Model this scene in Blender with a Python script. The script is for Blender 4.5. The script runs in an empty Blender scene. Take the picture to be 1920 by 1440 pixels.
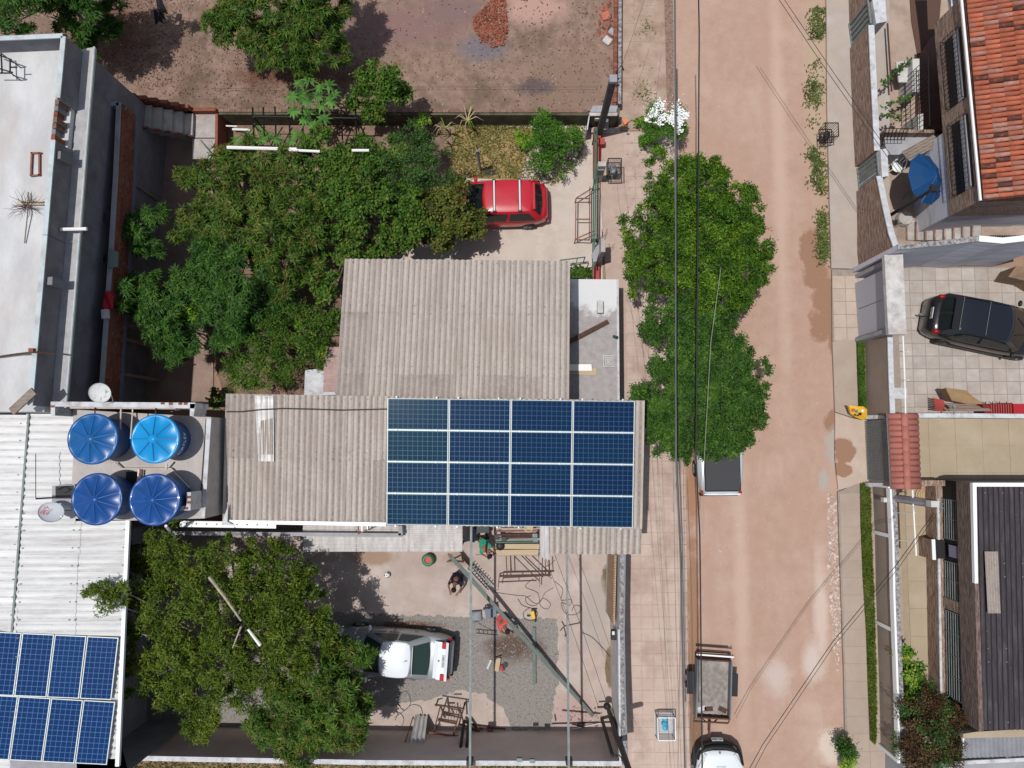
import bpy, math, random
import numpy as np
from mathutils import Vector, Matrix
random.seed(7); rng = np.random.default_rng(11)
SC = bpy.context.scene
# ---------------------------------------------------------------- camera
F_PX, CAM_H = 1380.0, 28.0
def cam_rot(nx=975, ny=830):
    d = Vector((nx-960, -(ny-720), -F_PX)).normalized()
    return d.rotation_difference(Vector((0, 0, -1))).to_matrix()
CR = cam_rot()
cam = bpy.data.cameras.new('camera'); camo = bpy.data.objects.new('camera', cam)
SC.collection.objects.link(camo); SC.camera = camo
camo.matrix_world = Matrix.Translation((0, 0, CAM_H)) @ CR.to_4x4()
cam.sensor_width = 36; cam.lens = F_PX/1920*36; cam.clip_start = .1; cam.clip_end = 900
# ---------------------------------------------------------------- light
LIGHT = Vector((0.225, 0.055, -1)).normalized()      # direction the sunlight travels
TO = -LIGHT
ELEV = math.asin(TO.z); AZ = math.atan2(TO.x, TO.y)
w = bpy.data.worlds.new('World'); SC.world = w; w.use_nodes = True
nt = w.node_tree; bg = nt.nodes['Background']
sky = nt.nodes.new('ShaderNodeTexSky'); sky.sky_type = 'NISHITA'; sky.sun_disc = False
sky.sun_elevation = ELEV; sky.sun_rotation = AZ
hs = nt.nodes.new('ShaderNodeHueSaturation'); hs.inputs['Saturation'].default_value = .62   # thin haze takes some blue out of the whole sky
nt.links.new(sky.outputs[0], hs.inputs['Color']); nt.links.new(hs.outputs[0], bg.inputs[0]); bg.inputs[1].default_value = 0.108
sl = bpy.data.lights.new('sun', 'SUN'); sl.energy = 3.6; sl.angle = math.radians(.5); sl.color = (1, .97, .935)
so = bpy.data.objects.new('sun', sl); SC.collection.objects.link(so)
so.rotation_euler = LIGHT.to_track_quat('-Z', 'Y').to_euler(); so.location = (0, 0, 40)
SC.view_settings.view_transform = 'Standard'; SC.view_settings.look = 'None'
SC.view_settings.exposure = 0; SC.view_settings.gamma = 1
SC.cycles.max_bounces = 5; SC.cycles.transparent_max_bounces = 6
# ---------------------------------------------------------------- helpers
def at(x, y, z=0.0):
    """world point that lies at height z on the sight line of photo pixel x, y (1920 x 1440)"""
    r = CR @ Vector((x-960, -(y-720), -F_PX)); t = (z-CAM_H)/r.z
    return Vector((r.x*t, r.y*t, z))
def px(z, n): return n*(CAM_H-z)/F_PX
def srgb(r, g, b, k=.78):
    f = lambda c: (c/255/12.92 if c/255 <= .04045 else ((c/255+.055)/1.055)**2.4)*k
    return (f(r), f(g), f(b))
def link(o): SC.collection.objects.link(o); return o
def tag(o, label=None, cat=None, group=None, kind=None):
    if label: o['label'] = label
    if cat: o['category'] = cat
    if group: o['group'] = group
    if kind: o['kind'] = kind
    return o
def wloc(o):
    v = Vector((0, 0, 0))
    while o: v += o.location; o = o.parent
    return v
def thing(name, loc, label, cat, group=None, rz=0):
    o = link(bpy.data.objects.new(name, None)); o.empty_display_size = .2
    o.location = loc; o.rotation_euler.z = rz
    return tag(o, label, cat, group)
def struct(name, kind='structure'):
    o = link(bpy.data.objects.new(name, None)); o['kind'] = kind; return o
def copy_tree(o, parent=None):
    c = o.copy(); link(c); c.parent = parent
    for ch in o.children: copy_tree(ch, c)
    return c
class MB:
    def __init__(s): s.v = []; s.f = []; s.m = []
    def add(s, vs, fs, mi=0):
        n = len(s.v); s.v += [tuple(v) for v in vs]; s.f += [tuple(i+n for i in f) for f in fs]; s.m += [mi]*len(fs); return s
    def prism(s, top, z0, mi=0):
        """vertical walls below a polygon of 3d points"""
        a = sum(top[i].x*top[(i+1) % len(top)].y-top[(i+1) % len(top)].x*top[i].y for i in range(len(top)))
        if a < 0: top = top[::-1]
        n = len(top); vs = list(top)+[Vector((p.x, p.y, z0)) for p in top]
        return s.add(vs, [tuple(range(n)), tuple(range(2*n-1, n-1, -1))]+[(i, n+i, n+(i+1) % n, (i+1) % n) for i in range(n)], mi)
    def box(s, c, d, rz=0, M=None, mi=0):
        R = M if M is not None else Matrix.Rotation(rz, 3, 'Z')
        c = Vector(c); vs = [c+R @ Vector((sx*d[0]/2, sy*d[1]/2, sz*d[2]/2)) for sz in (-1, 1) for sy in (-1, 1) for sx in (-1, 1)]
        return s.add(vs, [(0, 2, 3, 1), (4, 5, 7, 6), (0, 1, 5, 4), (2, 6, 7, 3), (0, 4, 6, 2), (1, 3, 7, 5)], mi)
    def bar(s, a, b, w, h=None, mi=0):
        a, b = Vector(a), Vector(b); d = b-a; h = h or w
        if d.length < 1e-6: return s
        q = d.to_track_quat('X', 'Z').to_matrix()
        return s.box((a+b)/2, (d.length, w, h), M=q, mi=mi)
    def tube(s, pts, r, n=6, mi=0, cap=True):
        pts = [Vector(p) for p in pts]; rs = r if isinstance(r, (list, tuple)) else [r]*len(pts)
        vs = []; fs = []
        for i, p in enumerate(pts):
            d = (pts[min(i+1, len(pts)-1)]-pts[max(i-1, 0)])
            if d.length < 1e-7: d = Vector((0, 0, 1))
            q = d.to_track_quat('Z', 'Y').to_matrix()
            for k in range(n):
                an = 2*math.pi*k/n; vs.append(p+q @ Vector((math.cos(an)*rs[i], math.sin(an)*rs[i], 0)))
        for i in range(len(pts)-1):
            for k in range(n): fs.append((i*n+k, i*n+(k+1) % n, (i+1)*n+(k+1) % n, (i+1)*n+k))
        if cap: fs += [tuple(range(n-1, -1, -1)), tuple(range((len(pts)-1)*n, len(pts)*n))]
        return s.add(vs, fs, mi)
    def lathe(s, c, prof, n=24, mi=0, M=None):
        """prof: list of (radius, z)"""
        c = Vector(c); vs = []; fs = []; M = M or Matrix.Identity(3)
        for r, z in prof:
            for k in range(n):
                an = 2*math.pi*k/n; vs.append(c+M @ Vector((math.cos(an)*r, math.sin(an)*r, z)))
        for i in range(len(prof)-1):
            for k in range(n): fs.append((i*n+k, i*n+(k+1) % n, (i+1)*n+(k+1) % n, (i+1)*n+k))
        return s.add(vs, fs, mi)
    def ball(s, c, r, n=8, sc=(1, 1, 1), mi=0):
        prof = [(math.sin(math.pi*i/n)*1.0+1e-4, -math.cos(math.pi*i/n)) for i in range(n+1)]
        M = Matrix.Diagonal((r*sc[0], r*sc[1], r*sc[2]))
        return s.lathe(c, prof, n+4, mi, M)
    def build(s, name, mat, parent=None, smooth=False, local=False, label=None, kind=None, bevel=0):
        me = bpy.data.meshes.new(name)
        v = np.array([tuple(p) for p in s.v], float)
        if parent is not None: off = Vector((0, 0, 0)) if local else wloc(parent); loc = Vector((0, 0, 0))
        elif local: off = loc = Vector((0, 0, 0))
        else:
            mn, mx = v.min(0), v.max(0); loc = off = Vector(((mn[0]+mx[0])/2, (mn[1]+mx[1])/2, mn[2]))
        v = v-np.array(off)
        me.from_pydata([tuple(p) for p in v], [], s.f)
        for m in (mat if isinstance(mat, (list, tuple)) else [mat]): me.materials.append(m)
        if max(s.m, default=0): me.polygons.foreach_set('material_index', s.m)
        if smooth: me.polygons.foreach_set('use_smooth', [True]*len(s.f))
        me.update()
        o = link(bpy.data.objects.new(name, me)); o.location = loc; o.parent = parent
        if bevel:
            b = o.modifiers.new('bevel', 'BEVEL'); b.width = bevel; b.segments = 1; b.limit_method = 'ANGLE'
        if label: o['label'] = label
        if kind: o['kind'] = kind
        return o
def offset_line(pts, t):
    """mitred outline of a polyline of 3d points"""
    L, R = [], []
    for i, p in enumerate(pts):
        d0 = (pts[i]-pts[i-1]).xy.normalized() if i else (pts[1]-pts[0]).xy.normalized()
        d1 = (pts[i+1]-pts[i]).xy.normalized() if i < len(pts)-1 else d0
        n = Vector((-(d0.y+d1.y), d0.x+d1.x)).normalized(); k = t/2/max(.4, n.dot(Vector((-d1.y, d1.x))))
        L.append(Vector((p.x+n.x*k, p.y+n.y*k, p.z))); R.append(Vector((p.x-n.x*k, p.y-n.y*k, p.z)))
    return L, R
def wall_mb(pts, t, z0, mb=None):
    mb = mb or MB(); L, R = offset_line(pts, t)
    for i in range(len(pts)-1): 
        mb.prism([R[i], R[i+1], L[i+1], L[i]], z0)
    return mb
def PX(lst, z): return [at(x, y, z) for x, y in lst]
# ---------------------------------------------------------------- materials
def mat(name, c1, c2=None, scale=3, rough=.8, metal=0, bump=0, bscale=None, detail=6, c3=None, s3=.6, blobs=(), coord='pos',
        stretch=(1, 1, 1), specks=None, streak=None, lo=.35, hi=.65, spec=.3, isl=0, coat=0):
    m = bpy.data.materials.new(name); m.use_nodes = True; N = m.node_tree.nodes; Lk = m.node_tree.links
    p = N['Principled BSDF']; p.inputs['Roughness'].default_value = rough; p.inputs['Metallic'].default_value = metal
    p.inputs['Specular IOR Level'].default_value = spec; p.inputs['Coat Weight'].default_value = coat
    if coord == 'pos': co = N.new('ShaderNodeNewGeometry').outputs['Position']
    else: co = N.new('ShaderNodeTexCoord').outputs['Object']
    mp = N.new('ShaderNodeMapping'); mp.inputs['Scale'].default_value = stretch; Lk.new(co, mp.inputs[0]); cs = mp.outputs[0]
    def noise(sc, det=detail, src=cs):
        n = N.new('ShaderNodeTexNoise'); n.inputs['Scale'].default_value = sc; n.inputs['Detail'].default_value = det
        n.inputs['Roughness'].default_value = .65; Lk.new(src, n.inputs['Vector']); return n.outputs[0]
    def ramp(v, a, b):
        r = N.new('ShaderNodeMapRange'); r.inputs[1].default_value = a; r.inputs[2].default_value = b; r.clamp = True
        Lk.new(v, r.inputs[0]); return r.outputs[0]
    def mix(f, a, b):
        x = N.new('ShaderNodeMix'); x.data_type = 'RGBA'
        if isinstance(f, float): x.inputs[0].default_value = f
        else: Lk.new(f, x.inputs[0])
        for i, v in ((6, a), (7, b)):
            if isinstance(v, tuple): x.inputs[i].default_value = (*v[:3], 1)
            else: Lk.new(v, x.inputs[i])
        return x.outputs[2]
    col = c1
    if c2: col = mix(ramp(noise(scale), lo, hi), c1, c2)
    if c3: col = mix(ramp(noise(s3, 4), .5, .72), col, c3)
    if streak:
        m2 = N.new('ShaderNodeMapping'); m2.inputs['Scale'].default_value = streak[0]; Lk.new(co, m2.inputs[0])
        col = mix(ramp(noise(1, 5, m2.outputs[0]), .47, .66), col, streak[1])
    for (bx, by, rx, ry, bc, soft) in blobs:
        sb = N.new('ShaderNodeVectorMath'); sb.operation = 'SUBTRACT'; Lk.new(co, sb.inputs[0]); sb.inputs[1].default_value = (bx, by, 0)
        dv = N.new('ShaderNodeVectorMath'); dv.operation = 'MULTIPLY'; Lk.new(sb.outputs[0], dv.inputs[0]); dv.inputs[1].default_value = (1/rx, 1/ry, 0)
        ln = N.new('ShaderNodeVectorMath'); ln.operation = 'LENGTH'; Lk.new(dv.outputs[0], ln.inputs[0])
        ad = N.new('ShaderNodeMath'); ad.operation = 'MULTIPLY_ADD'; Lk.new(noise(1.6, 8, co), ad.inputs[0]); ad.inputs[1].default_value = -1.7; Lk.new(ln.outputs['Value'], ad.inputs[2])
        col = mix(ramp(ad.outputs[0], .12+soft, .12-soft), col, bc)
    if specks:
        sc_, thr, c_ = specks
        vn = N.new('ShaderNodeTexVoronoi'); vn.inputs['Scale'].default_value = sc_; Lk.new(co, vn.inputs[0])
        sp = ramp(vn.outputs['Distance'], thr, thr*.6)
        g = ramp(noise(sc_*.35, 2, co), .5, .62); mm = N.new('ShaderNodeMath'); mm.operation = 'MULTIPLY'; Lk.new(sp, mm.inputs[0]); Lk.new(g, mm.inputs[1])
        col = mix(mm.outputs[0], col, c_)
    if isl:
        ge = N.new('ShaderNodeObjectInfo').outputs['Random'] if isl > 0 else N.new('ShaderNodeNewGeometry').outputs['Random Per Island']
        hv = N.new('ShaderNodeHueSaturation'); Lk.new(ramp(ge, 0, 1), hv.inputs['Value'])
        rr = hv.inputs['Value'].links[0].from_node; rr.inputs[3].default_value = 1-abs(isl); rr.inputs[4].default_value = 1+abs(isl)
        if isinstance(col, tuple): hv.inputs['Color'].default_value = (*col, 1)
        else: Lk.new(col, hv.inputs['Color'])
        col = hv.outputs[0]
    if isinstance(col, tuple): p.inputs['Base Color'].default_value = (*col, 1)
    else: Lk.new(col, p.inputs['Base Color'])
    if bump:
        b = N.new('ShaderNodeBump'); b.inputs['Strength'].default_value = min(1, bump); b.inputs['Distance'].default_value = .03
        Lk.new(noise(bscale or scale*4, 4), b.inputs['Height']); Lk.new(b.outputs[0], p.inputs['Normal'])
    return m
def leafmat(name, a, b, c=None, trans=.22, rough=.6):
    """leaf colour differs leaf by leaf and bough by bough"""
    m = bpy.data.materials.new(name); m.use_nodes = True; N = m.node_tree.nodes; Lk = m.node_tree.links
    a, b, c = [None if q is None else tuple(v*k for v, k in zip(q, (1.0, 1.2, .85))) for q in (tuple(v*.55 for v in a), b, c)]
    p = N['Principled BSDF']; p.inputs['Roughness'].default_value = rough; p.inputs['Specular IOR Level'].default_value = .2
    g = N.new('ShaderNodeNewGeometry')
    r = N.new('ShaderNodeValToRGB'); e = r.color_ramp.elements; e[0].color = (*a, 1); e[1].color = (*b, 1); e[1].position = .8
    if c: x = e.new(.95); x.color = (*c, 1)
    n = N.new('ShaderNodeTexNoise'); n.inputs['Scale'].default_value = 1.9; Lk.new(g.outputs['Position'], n.inputs[0])
    ad = N.new('ShaderNodeMath'); ad.operation = 'MULTIPLY_ADD'; Lk.new(n.outputs[0], ad.inputs[0]); ad.inputs[1].default_value = 1.3
    h = N.new('ShaderNodeMath'); h.operation = 'MULTIPLY_ADD'; Lk.new(g.outputs['Random Per Island'], h.inputs[0]); h.inputs[1].default_value = .8; h.inputs[2].default_value = -.55
    Lk.new(h.outputs[0], ad.inputs[2]); Lk.new(ad.outputs[0], r.inputs[0]); Lk.new(r.outputs[0], p.inputs['Base Color'])
    t = N.new('ShaderNodeBsdfTranslucent'); Lk.new(r.outputs[0], t.inputs[0]); mx = N.new('ShaderNodeMixShader'); mx.inputs[0].default_value = trans
    Lk.new(p.outputs[0], mx.inputs[1]); Lk.new(t.outputs[0], mx.inputs[2]); Lk.new(mx.outputs[0], N['Material Output'].inputs[0])
    return m
def glassmat(name, c=(.01, .014, .014), rough=.08):
    return mat(name, c, rough=rough, spec=.35)
# ---------------------------------------------------------------- the material list
def bl(x, y, rx, ry, c, soft=.12): q = at(x, y); return (q.x, q.y, px(0, rx), px(0, ry), c, soft)
WET = srgb(158, 122, 100); PALE = srgb(214, 196, 182); GREYD = srgb(178, 168, 158)
M_road = mat('road_dirt', srgb(189, 158, 140), srgb(179, 147, 128), scale=2.2, c3=srgb(195, 168, 151), s3=.35, bump=.5, bscale=16, rough=.98, streak=((1.5, .16, 1), srgb(184, 151, 134)),
    specks=(7, .10, srgb(232, 214, 196)), blobs=[
    bl(1525, 470, 24, 45, WET), bl(1530, 515, 26, 30, WET, .16), bl(1548, 560, 26, 48, WET, .16), bl(1542, 610, 24, 34, WET, .16), bl(1560, 625, 10, 40, WET, .16),
    bl(1568, 790, 26, 24, WET, .16), bl(1575, 840, 26, 40, GREYD, .25), bl(1580, 880, 12, 14, WET, .06), bl(1545, 900, 10, 20, GREYD, .25),
    bl(1530, 150, 20, 220, srgb(186, 162, 138), .4), bl(1540, 1150, 12, 90, srgb(208, 186, 172), .5), bl(1522, 1240, 16, 34, srgb(206, 188, 176), .5), bl(1455, 1270, 22, 30, srgb(202, 182, 172), .5),
    bl(1390, 1100, 12, 260, srgb(198, 170, 153), .6), bl(1462, 300, 12, 380, srgb(199, 170, 153), .6), bl(1302, 1240, 12, 260, srgb(160, 124, 98), .25), bl(1298, 930, 12, 60, srgb(168, 128, 100), .25), bl(1304, 1350, 12, 90, srgb(140, 110, 88), .25),
    bl(1560, 1400, 30, 30, PALE, .3)])
M_ground = mat('bare_ground', srgb(170, 140, 120), srgb(150, 122, 102), scale=1, bump=.4, bscale=12, rough=1)
M_soil = mat('lot_soil', srgb(158, 132, 118), srgb(128, 106, 90), scale=2.6, c3=srgb(108, 90, 76), s3=.5, bump=.8, bscale=9, rough=1,
    specks=(9, .12, srgb(220, 200, 186)), blobs=[bl(905, 100, 44, 26, srgb(120, 112, 116), .4), bl(1000, 20, 60, 40, srgb(186, 150, 136), .4),
    bl(1060, 170, 80, 60, srgb(140, 116, 100), .5), bl(1000, 170, 40, 16, srgb(104, 90, 88), .3), bl(760, 60, 110, 40, srgb(140, 110, 106), .5),
    bl(230, 70, 60, 70, srgb(112, 80, 66), .5), bl(560, 150, 110, 22, srgb(110, 78, 64), .4), bl(850, 30, 60, 30, srgb(132, 108, 104), .4)])
M_conc = mat('yard_concrete', srgb(192, 176, 166), srgb(178, 160, 150), scale=1.4, c3=srgb(204, 190, 182), s3=.5, bump=.25, bscale=16, rough=.95, specks=(10, .08, srgb(150, 136, 126)),
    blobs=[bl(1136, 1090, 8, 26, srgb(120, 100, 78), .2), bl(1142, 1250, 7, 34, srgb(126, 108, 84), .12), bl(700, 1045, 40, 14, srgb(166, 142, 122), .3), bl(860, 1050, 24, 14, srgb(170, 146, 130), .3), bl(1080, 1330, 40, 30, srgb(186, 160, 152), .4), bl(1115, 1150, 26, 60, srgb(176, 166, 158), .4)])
M_conc2 = mat('driveway_concrete', srgb(210, 196, 184), srgb(194, 178, 166), scale=2, c3=srgb(216, 204, 194), s3=.5, bump=.3, bscale=18, rough=.95, specks=(9, .08, srgb(170, 150, 138)))
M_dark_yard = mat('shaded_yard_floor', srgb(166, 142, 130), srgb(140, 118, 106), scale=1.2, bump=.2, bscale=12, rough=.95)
M_drygrass = mat('dry_lawn_soil', srgb(176, 148, 104), srgb(140, 122, 74), scale=1.5, c3=srgb(104, 104, 56), s3=1.0, bump=.8, bscale=20, rough=1)
M_gravelbed = mat('gravel_bed', srgb(162, 156, 150), srgb(136, 130, 125), scale=16, c3=srgb(150, 142, 138), s3=.7, bump=1, bscale=30, rough=1,
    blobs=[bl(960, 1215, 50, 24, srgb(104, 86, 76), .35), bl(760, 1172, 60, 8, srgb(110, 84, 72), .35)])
M_pave = mat('pavement_concrete', srgb(196, 174, 160), srgb(184, 160, 144), scale=1.5, c3=srgb(172, 146, 128), s3=.7, bump=.2, bscale=14, rough=.95)
M_tile = mat('pavement_tile', srgb(203, 182, 169), srgb(194, 172, 158), scale=2, c3=srgb(172, 148, 134), s3=.5, bump=.2, bscale=30, rough=.95, isl=.03)
M_pave_r = mat('right_pavement', srgb(186, 172, 160), srgb(174, 160, 150), scale=1, c3=srgb(194, 188, 184), s3=.5, bump=.2, bscale=20, rough=.95, specks=(6, .09, srgb(212, 204, 198)))
M_pave_r2 = mat('right_pavement_slab', srgb(178, 162, 146), srgb(170, 152, 138), scale=1.4, bump=.15, bscale=20, rough=.95, isl=.03)
M_court = mat('court_tile', srgb(190, 182, 174), srgb(174, 164, 156), scale=2.5, c3=srgb(176, 160, 148), s3=.8, bump=.25, bscale=26, rough=.9, isl=.09)
M_joint = mat('mortar_joint', srgb(168, 154, 142), srgb(152, 138, 126), scale=4, rough=1)
M_beige = mat('beige_slab', srgb(180, 164, 140), srgb(172, 156, 132), scale=1.2, c3=srgb(186, 172, 150), s3=.5, bump=.12, bscale=24, rough=.95, isl=.02)
M_yard_tr = mat('front_yard_concrete', srgb(188, 168, 152), srgb(168, 146, 130), scale=1.2, c3=srgb(150, 132, 120), s3=.8, bump=.2, bscale=18, rough=.95, specks=(7, .09, srgb(212, 196, 182)))
M_fib = mat('fibre_cement', srgb(206, 196, 186), srgb(188, 177, 167), scale=14, c3=srgb(184, 172, 162), s3=1.6, bump=.6, bscale=50, rough=.95, isl=.03, streak=((2.2, .5, 1), srgb(180, 168, 157)))
M_fib_v = mat('brown_grey_flutes', srgb(140, 128, 120), srgb(168, 156, 147), scale=9, bump=.5, bscale=50, rough=1)  # darker tone for the trough faces of corrugated sheets
M_fib_dark = mat('fibre_cement_old', srgb(188, 177, 168), srgb(170, 158, 149), scale=14, c3=srgb(158, 146, 138), s3=1.6, bump=.6, bscale=50, rough=.95, isl=.04)
M_fib_lt = mat('fibre_cement_new', srgb(216, 212, 208), srgb(186, 180, 176), scale=4, rough=.8, stretch=(2, .4, 1))
M_fib_pink = mat('fibre_cement_pink', srgb(190, 162, 156), srgb(170, 142, 136), scale=5, rough=.95)
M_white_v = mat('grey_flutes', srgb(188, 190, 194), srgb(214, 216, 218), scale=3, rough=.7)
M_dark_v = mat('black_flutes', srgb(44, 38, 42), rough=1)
M_whiteroof = mat('white_painted_roof', srgb(232, 231, 228, .86), srgb(208, 206, 202, .86), scale=1.6, c3=srgb(196, 192, 188), s3=1.1, rough=.6, bump=.15, bscale=8, isl=.03, stretch=(.3, 2.6, 1))
M_darkroof = mat('black_stained_roof', srgb(78, 72, 76), srgb(62, 57, 62), scale=6, c3=srgb(96, 90, 92), s3=2.2, bump=.5, bscale=30, rough=.95, stretch=(3, .35, 1), specks=(6, .07, srgb(200, 196, 190)))
M_slabw = mat('white_roof_slab', srgb(212, 212, 212, .82), srgb(192, 192, 192), scale=1.0, c3=srgb(196, 188, 184), s3=.8, bump=.25, bscale=14, rough=.9, stretch=(1, .5, 1), specks=(5, .07, srgb(240, 236, 230)))
M_plaster = mat('grey_plaster', srgb(176, 176, 180), srgb(160, 160, 166), scale=2, c3=srgb(150, 146, 146), s3=.8, bump=.25, bscale=16, rough=.95)
M_plaster_w = mat('white_plaster', srgb(214, 212, 208), srgb(196, 192, 188), scale=3, c3=srgb(176, 168, 160), s3=1.6, bump=.3, bscale=18, rough=.95)
M_plaster_b = mat('brown_grey_plaster', srgb(164, 148, 134), srgb(152, 136, 122), scale=1.2, bump=.15, bscale=26, rough=.95)
M_plaster_taupe = mat('lightened_taupe_plaster', srgb(238, 220, 208), srgb(224, 206, 194), scale=1.2, bump=.15, bscale=26, rough=.95)  # lightened well past taupe to make up for light the wall lacks
M_render = mat('cement_render', srgb(186, 178, 172), srgb(164, 156, 150), scale=3, c3=srgb(206, 200, 194), s3=1.4, bump=.4, bscale=20, rough=.95, specks=(12, .1, srgb(110, 104, 100)))
M_cap = mat('white_wall_cap', srgb(218, 220, 224), srgb(196, 196, 198), scale=4, c3=srgb(168, 160, 156), s3=2.6, bump=.4, bscale=20, rough=.9)
M_cap_rough = mat('lichen_wall_cap', srgb(176, 172, 170), srgb(108, 102, 104), scale=9, lo=.42, hi=.6, bump=.6, bscale=30, rough=1)
M_mossy = mat('mossy_wall', srgb(112, 106, 84), srgb(78, 76, 62), scale=2, c3=srgb(56, 58, 44), s3=1.2, bump=.4, bscale=16, rough=1)
M_brick = mat('red_brick', srgb(150, 92, 72), srgb(124, 74, 58), scale=9, rough=.95, bump=.3, bscale=30, isl=.22)
M_mortar = mat('brick_mortar', srgb(150, 136, 126), srgb(128, 114, 104), scale=8, rough=1, bump=.4)
M_stone = mat('split_stone_cladding', srgb(178, 154, 138), srgb(126, 102, 88), scale=3.4, lo=.42, hi=.58, stretch=(6, .9, 6), bump=1, bscale=3.4, detail=3, rough=.95, c3=srgb(150, 124, 108), s3=2)
M_stone_d = mat('dark_stone_cladding', srgb(136, 116, 106), srgb(98, 82, 76), scale=3.4, lo=.42, hi=.58, stretch=(6, .9, 6), bump=1, bscale=3.4, detail=3, rough=.95)
M_grey_wall = mat('blue_grey_wall', srgb(226, 226, 234), srgb(208, 208, 218), scale=1.4, stretch=(.5, 1, 3), c3=srgb(186, 186, 194), s3=.9, rough=.9)
M_clay = mat('old_clay_tile', srgb(196, 112, 84), srgb(166, 92, 68), scale=3, c3=srgb(150, 118, 108), s3=2.0, rough=.9, bump=.3, bscale=20, isl=.16)
M_clay_d = mat('blackened_clay_tile', srgb(96, 62, 54), srgb(166, 96, 72), scale=6, lo=.5, hi=.7, rough=.95, bump=.3, isl=.2)
M_clay_m = mat('weathered_clay_tile', srgb(188, 140, 124), srgb(160, 108, 92), scale=5, rough=.95, bump=.3, isl=.15)
M_clay_n = mat('new_clay_tile', srgb(188, 120, 106), srgb(176, 108, 96), scale=3, rough=.8, isl=.04)
M_cell = None
M_alu = mat('aluminium_frame', srgb(206, 216, 214), rough=.5, metal=.1, spec=.5)
M_galv = mat('galvanised_steel', srgb(138, 146, 144), srgb(116, 124, 122), scale=5, rough=.6, metal=.15)
M_beam = mat('grey_green_beam', srgb(112, 124, 118), srgb(98, 108, 102), scale=4, rough=.6)
M_black = mat('black_rubber', (.012, .012, .013), rough=.6)
M_blackm = mat('black_metal', (.02, .02, .022), rough=.5, metal=.3)
M_cable = mat('cable_sheath', (.018, .018, .02), rough=.6)
M_rust = mat('rusty_steel', srgb(104, 74, 62), srgb(76, 56, 50), scale=12, rough=.9, bump=.3)
M_rustl = mat('primer_red_steel', srgb(156, 104, 88), srgb(124, 84, 72), scale=8, rough=.8)
M_green = mat('green_enamel', srgb(44, 92, 72), rough=.5)
M_white = mat('white_enamel', srgb(236, 238, 238, .85), rough=.45)
M_pvc = mat('pvc_pipe', srgb(222, 208, 196), srgb(200, 182, 170), scale=6, rough=.5)
M_pvcw = mat('white_pvc', srgb(240, 238, 232, .85), rough=.4)
M_brownpipe = mat('brown_pvc', srgb(120, 62, 48), rough=.5)
M_wood = mat('pale_wood', srgb(206, 184, 152), srgb(186, 162, 130), scale=4, stretch=(.4, 5, 5), rough=.8)
M_woodg = mat('weathered_wood', srgb(158, 144, 132), srgb(124, 110, 100), scale=4, stretch=(.6, 5, 5), rough=.9)
M_bark = mat('tree_bark', srgb(132, 116, 100), srgb(96, 84, 72), scale=9, stretch=(3, 3, .6), rough=1, bump=.5)
M_barkl = mat('pale_bark', srgb(196, 184, 166), srgb(150, 138, 122), scale=8, rough=1, bump=.4)
M_red = mat('red_wall_paint', srgb(190, 84, 80), srgb(172, 74, 70), scale=3, rough=.85, bump=.2)
M_polyc = mat('grey_polycarbonate', srgb(150, 150, 154), srgb(132, 132, 138), scale=2, rough=.4)
M_tank = mat('blue_tank_lid', (.002, .078, .25), (.003, .09, .28), scale=3, rough=.34, spec=.35, coat=.1, c3=(.006, .075, .20), s3=2)
M_tank2 = mat('navy_tank_lid', (.002, .048, .20), (.003, .056, .23), scale=3, rough=.34, spec=.35, coat=.1, c3=(.006, .045, .16), s3=2)
M_tankl = mat('light_blue_tank_lid', (.0, .22, .50), (.0, .24, .54), scale=2, rough=.34, spec=.4, coat=.1)
M_tankb = mat('tank_body_blue', (.01, .07, .22), (.012, .08, .25), scale=2, rough=.45)
M_dish = mat('dish_grey', srgb(196, 200, 206), srgb(184, 188, 196), scale=3, rough=.5)
M_dishw = mat('dish_worn', srgb(214, 216, 214), srgb(150, 158, 150), scale=7, lo=.55, hi=.62, rough=.7)
M_redp = mat('red_print', srgb(206, 60, 60), rough=.6)
M_glass = glassmat('tinted_glass')
M_glassg = glassmat('green_tinted_glass', (.025, .045, .04), .15)
M_skin = mat('skin_brown', srgb(150, 98, 74), rough=.6)
M_hair = mat('black_hair', (.008, .007, .007), rough=.7)
M_turq = mat('turquoise_cloth', srgb(40, 160, 126), rough=.9)
M_navy = mat('navy_cloth', srgb(26, 30, 52), rough=.9)
M_pink = mat('coral_red_cloth', srgb(222, 92, 92), rough=.9)
M_jean = mat('dark_trousers', srgb(40, 38, 44), rough=.9)
M_yellow = mat('yellow_plastic', srgb(236, 190, 30), rough=.5)
M_greyp = mat('grey_blue_plastic', srgb(112, 120, 136), rough=.6)
M_grass = leafmat('grass_blades', (.045, .085, .012), (.10, .15, .03), (.17, .15, .06), trans=.2)
M_dgrass = leafmat('dry_grass_blades', (.10, .11, .03), (.22, .17, .08), (.30, .23, .12), trans=.1)
M_weed = leafmat('weed_leaves', (.06, .09, .025), (.17, .18, .07), (.30, .24, .14), trans=.15)
M_litter = mat('dry_leaves', srgb(122, 84, 66), srgb(92, 64, 52), scale=5, rough=.9, isl=-.35)
M_rubble = mat('brick_rubble', srgb(184, 112, 88), srgb(156, 96, 78), scale=5, rough=1, isl=-.3)
M_pebble = mat('pale_pebbles', srgb(206, 192, 178), srgb(180, 160, 146), scale=4, rough=.95, isl=-.25)
M_gravel = mat('grey_gravel', srgb(178, 172, 166), srgb(146, 140, 134), scale=6, rough=.95, isl=-.4)
L_mango = leafmat('mango_leaves', (.022, .055, .008), (.075, .125, .018), (.13, .15, .03))
L_mangod = leafmat('dark_mango_leaves', (.014, .045, .010), (.055, .115, .022), (.09, .15, .03))
L_young = leafmat('young_mango_leaves', (.07, .14, .01), (.16, .26, .02), (.2, .3, .03))
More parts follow.
